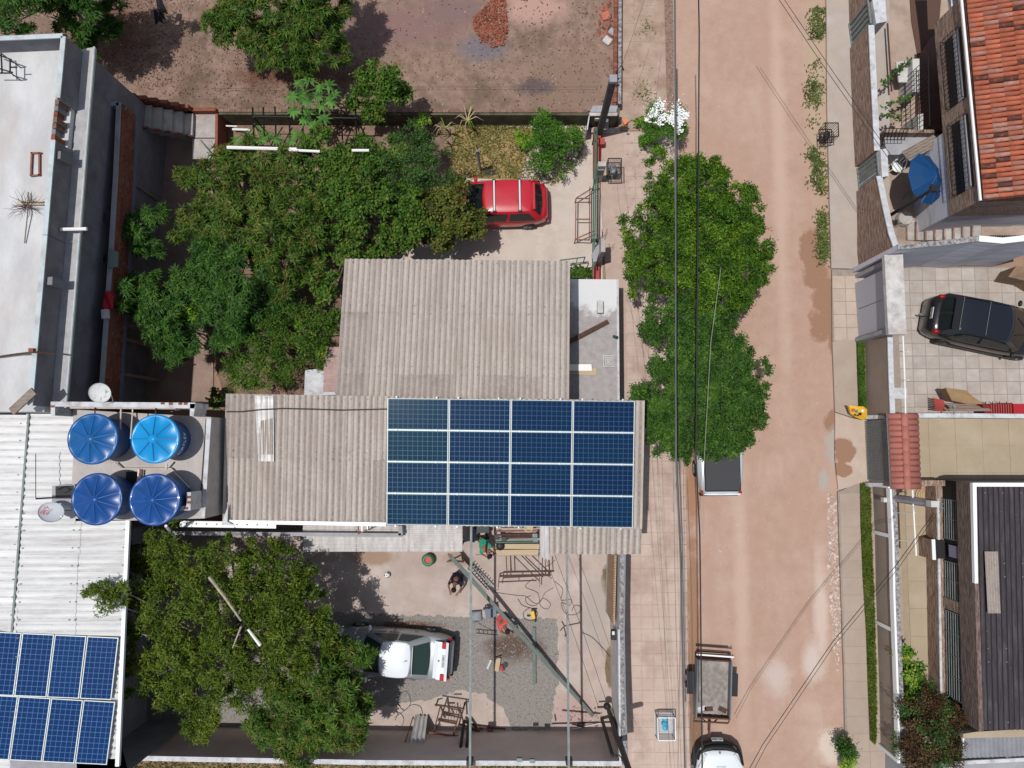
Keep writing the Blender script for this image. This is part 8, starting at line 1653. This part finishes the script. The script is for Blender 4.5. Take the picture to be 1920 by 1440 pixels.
for x0, y0_, x1 in ((1684, 961, 1716), (1686, 1013, 1718)): MB().tube([at(x0, y0_, 1.55), at(x1-3, y0_+.3, 2.7), at(x1, y0_+.3, 2.75)], .022).build('railing_post', M_pvcw, wp)
MB().bar(at(1683, 917, 1.5), at(1687, 1028, 1.5), .05, .04).build('bottom_rail', M_rust, wp)
hc = thing('hose_coil', at(1736, 929, .06), 'coiled golden garden hose on the beige court', 'hose')
for k in range(4): MB().tube([at(1736, 929, .07+.02*k)+Vector((math.cos(t)*(.10+.09*k), math.sin(t)*(.10+.08*k), 0)) for t in [i*2*math.pi/18+k for i in range(19)]], .014, 5).build('hose_loop', mat('golden_hose', srgb(210, 168, 110), rough=.5) if k == 0 else bpy.data.materials['golden_hose'], hc)
sp = thing('slat_stack', at(1795, 762, 0), 'stack of weathered red-edged wooden slats by the dividing wall', 'stack')
for k in range(9): MB().box((at(1800, 763, .1).x-.02*k+.02*random.random(), at(1800, 763, .1).y+.12-.035*k, .12+.09*k), (1.85-.03*k, .06, .07), rz=random.uniform(-.02, .02)).build('slat', M_woodg if k % 3 else M_rustl, sp)
for k in range(7): MB().bar(at(1749+k*1.0, 747+k*3.5, .6+.05*k), at(1770, 752+k*3, .6), .05).build('slat_end', M_red, sp)
cd = thing('cardboard_sheet', at(1808, 742, .9), 'folded brown cardboard leaning on the slat stack', 'cardboard'); MB().prism([at(1773, 727, 1.0), at(1812, 732, 1.05), at(1826, 745, .95), at(1840, 758, .8), at(1812, 757, .9), at(1785, 751, 1.0)], .92).build('sheet', mat('cardboard', srgb(164, 134, 98), srgb(150, 122, 88), scale=3, rough=.9), cd)
MB().prism([at(1773, 728, .98), at(1786, 752, .98), at(1776, 748, .6)], .55).build('flap', mat('cardboard_inside', srgb(132, 104, 78), rough=.9), cd)
rd_ = thing('red_grille_crate', at(1870, 765, 0), 'dark red steel grille crate by the dividing wall at the right edge', 'crate')
M_dred = mat('dark_red_enamel', (.16, .016, .02), rough=.5); MB().prism(PX([(1842, 758), (1898, 755), (1901, 776), (1847, 777)], .7), .0).build('crate_body', M_dred, rd_)
for k in range(9): MB().bar(at(1858+k*4.6, 758, .74), at(1859+k*4.6, 776, .74), .03).build('grille_bar', M_red, rd_)
for k in range(4): MB().tube([at(1848+k*13, 757, .7), at(1848+k*13, 753, 1.0)], .014).build('rod', M_rust, rd_)
tag(MB().prism(PX([(1900, 757), (1925, 757), (1925, 777), (1901, 777)], .85), 0).build('red_box', mat('crimson_enamel', (.33, .02, .03), rough=.4)), 'bright red box standing at the right end of the grille crate', 'box')
tag(MB().lathe(at(1787, 762, 1.25), [(.001, .0), (.085, .012), (.09, .03), (.08, .03), (.001, .01)], 16).build('lamp_dish', M_galv), 'small round grey lamp head above the slat stack', 'lamp')
tag(MB().tube([at(1789, 777, 1.4), at(1789, 762, 1.4)], .02).build('lamp_bracket', M_galv), 'thin grey arm carrying the lamp head on the dividing wall', 'arm')
cn = thing('car_tarp', at(1920, 515, 0), 'brown tarpaulin corner at the right edge of the tiled court', 'tarpaulin'); MB().prism([at(1890, 519, .9), at(1906, 499, 1.0), at(1960, 500, 1.1), at(1960, 545, .9), at(1925, 527, .8)], .0).build('tarp', mat('brown_tarp', srgb(150, 124, 100), srgb(132, 108, 86), scale=3, rough=.9), cn)
tag(MB().prism(PX([(1675, 727), (1700, 727), (1701, 747), (1676, 748)], .12), .06).build('drain_cover', M_cap), 'white slatted drain cover in the corner of the tiled court', 'drain cover')
# yellow printed bag on the plinth
yb = thing('printed_bag', at(1609, 773, 0), 'bright yellow printed plastic bag draped over the white plinth corner', 'bag')
O = at(1609, 773, .72); pts = [at(1591, 760, .75), at(1606, 762, .8), at(1619, 762, .8), at(1626, 768, .74), at(1625, 784, .6), at(1619, 788, .5), at(1607, 783, .62), at(1596, 776, .62)]
mb = MB(); mb.v = [tuple(p) for p in pts]+[tuple(O+Vector((0, 0, .14)))]+[tuple(p-Vector((0, 0, .12))) for p in pts]; mb.f = [(i, (i+1) % 8, 8) for i in range(8)]+[(9+i, 9+(i+1) % 8, (i+1) % 8, i) for i in range(8)]+[tuple(range(16, 8, -1))]; mb.m = [0]*len(mb.f)
mb.build('bag_body', mat('yellow_film', srgb(244, 196, 60), srgb(236, 176, 40), scale=6, rough=.4), yb)
for (x, y, r_, m_) in ((1601, 769, 3.0, M_pink), (1607, 771, 3.2, M_turq), (1613, 776, 2.8, M_navy), (1618, 770, 3.0, M_lamp), (1604, 778, 1.6, M_jean), (1609, 779, 1.4, M_jean)):
    q = at(x, y, .83); MB().lathe(q, [(.001, .02), (px(.8, r_), .0), (px(.8, r_), -.03)], 12).build('print', m_, yb)
# washing at the top edge of the vacant lot
wl = thing('washing_line', at(297, 20, 1.7), 'black clothes hanging on a line at the top edge of the vacant lot', 'washing')
for (x, y, sx_, sy, m_) in ((297, 5, .22, .35, M_jean), (293, 28, .24, .42, M_hair), (303, 14, .16, .2, M_jean), (300, 24, .12, .3, M_hair)):
    q = at(x, y, 1.5); mb = MB(); mb.add([q+Vector((-sx_/2, sy/2, 0)), q+Vector((sx_/2, sy/2, .02)), q+Vector((sx_/2+.04, -sy/2, -.25)), q+Vector((0, -sy*.3, -.2)), q+Vector((-sx_/2-.03, -sy/2-.05, -.25))], [(0, 4, 3), (0, 3, 1), (1, 3, 2)]); o = mb.build('garment', m_, wl); md = o.modifiers.new('s', 'SOLIDIFY'); md.thickness = .03
MB().tube([at(299, -60, 1.6), at(296, 45, 1.5)], .006).build('line', M_cable, wl)
for y in (20, 45): pass
tag(flakes('dropped_petals', [(1200, 170), (1285, 175), (1290, 300), (1205, 300)], 160, .015, .03, M_white, .11), 'fallen white petals around the flowering bush', 'petals')
flakes('pavement_leaves', [(1175, 250), (1262, 250), (1280, 800), (1170, 520)], 260, .015, .035, M_litter, .11, label='small dry leaves lying on the pavement under the street trees', cat='leaf litter')
tag(MB().box(at(1172, 229, .16), (.16, .2, .1), rz=.4).build('orange_rag', mat('orange_cloth', (.7, .2, .07), rough=.8)), 'small crumpled orange bag on the pavement by the corner wall', 'bag')
stones('road_patch', [(1343, 1025), (1352, 1018), (1360, 1026), (1348, 1040)], 90, .015, .03, M_pebble, 0, .3, 'square pale patch of grit on the dirt road')
pipe([(1664, 44, .5), (1668, 110, .5), (1672, 171, .5)], .035, M_rust, 'long rusty pipe lying in the upper right yard behind the stone wall')
for x, y, r_, c_ in ((1148, 60, .13, M_plaster), (1136, 30, .16, M_rubble), (1137, 48, .14, M_rustl), (1139, 76, .15, M_plaster_w)):
    q = at(x, y, .4); tag(MB().box(q, (r_*2.2, r_*2, .12), rz=x*.7).build('concrete_lump', c_, bevel=.03), {60: 'grey concrete lump on the low brick wall edge', 30: 'orange brick lump nearest the top edge beside the low brick wall', 48: 'pinkish flat lump beside the low brick wall', 76: 'white plaster lump lowest in the row beside the low brick wall'}[y], 'rubble')
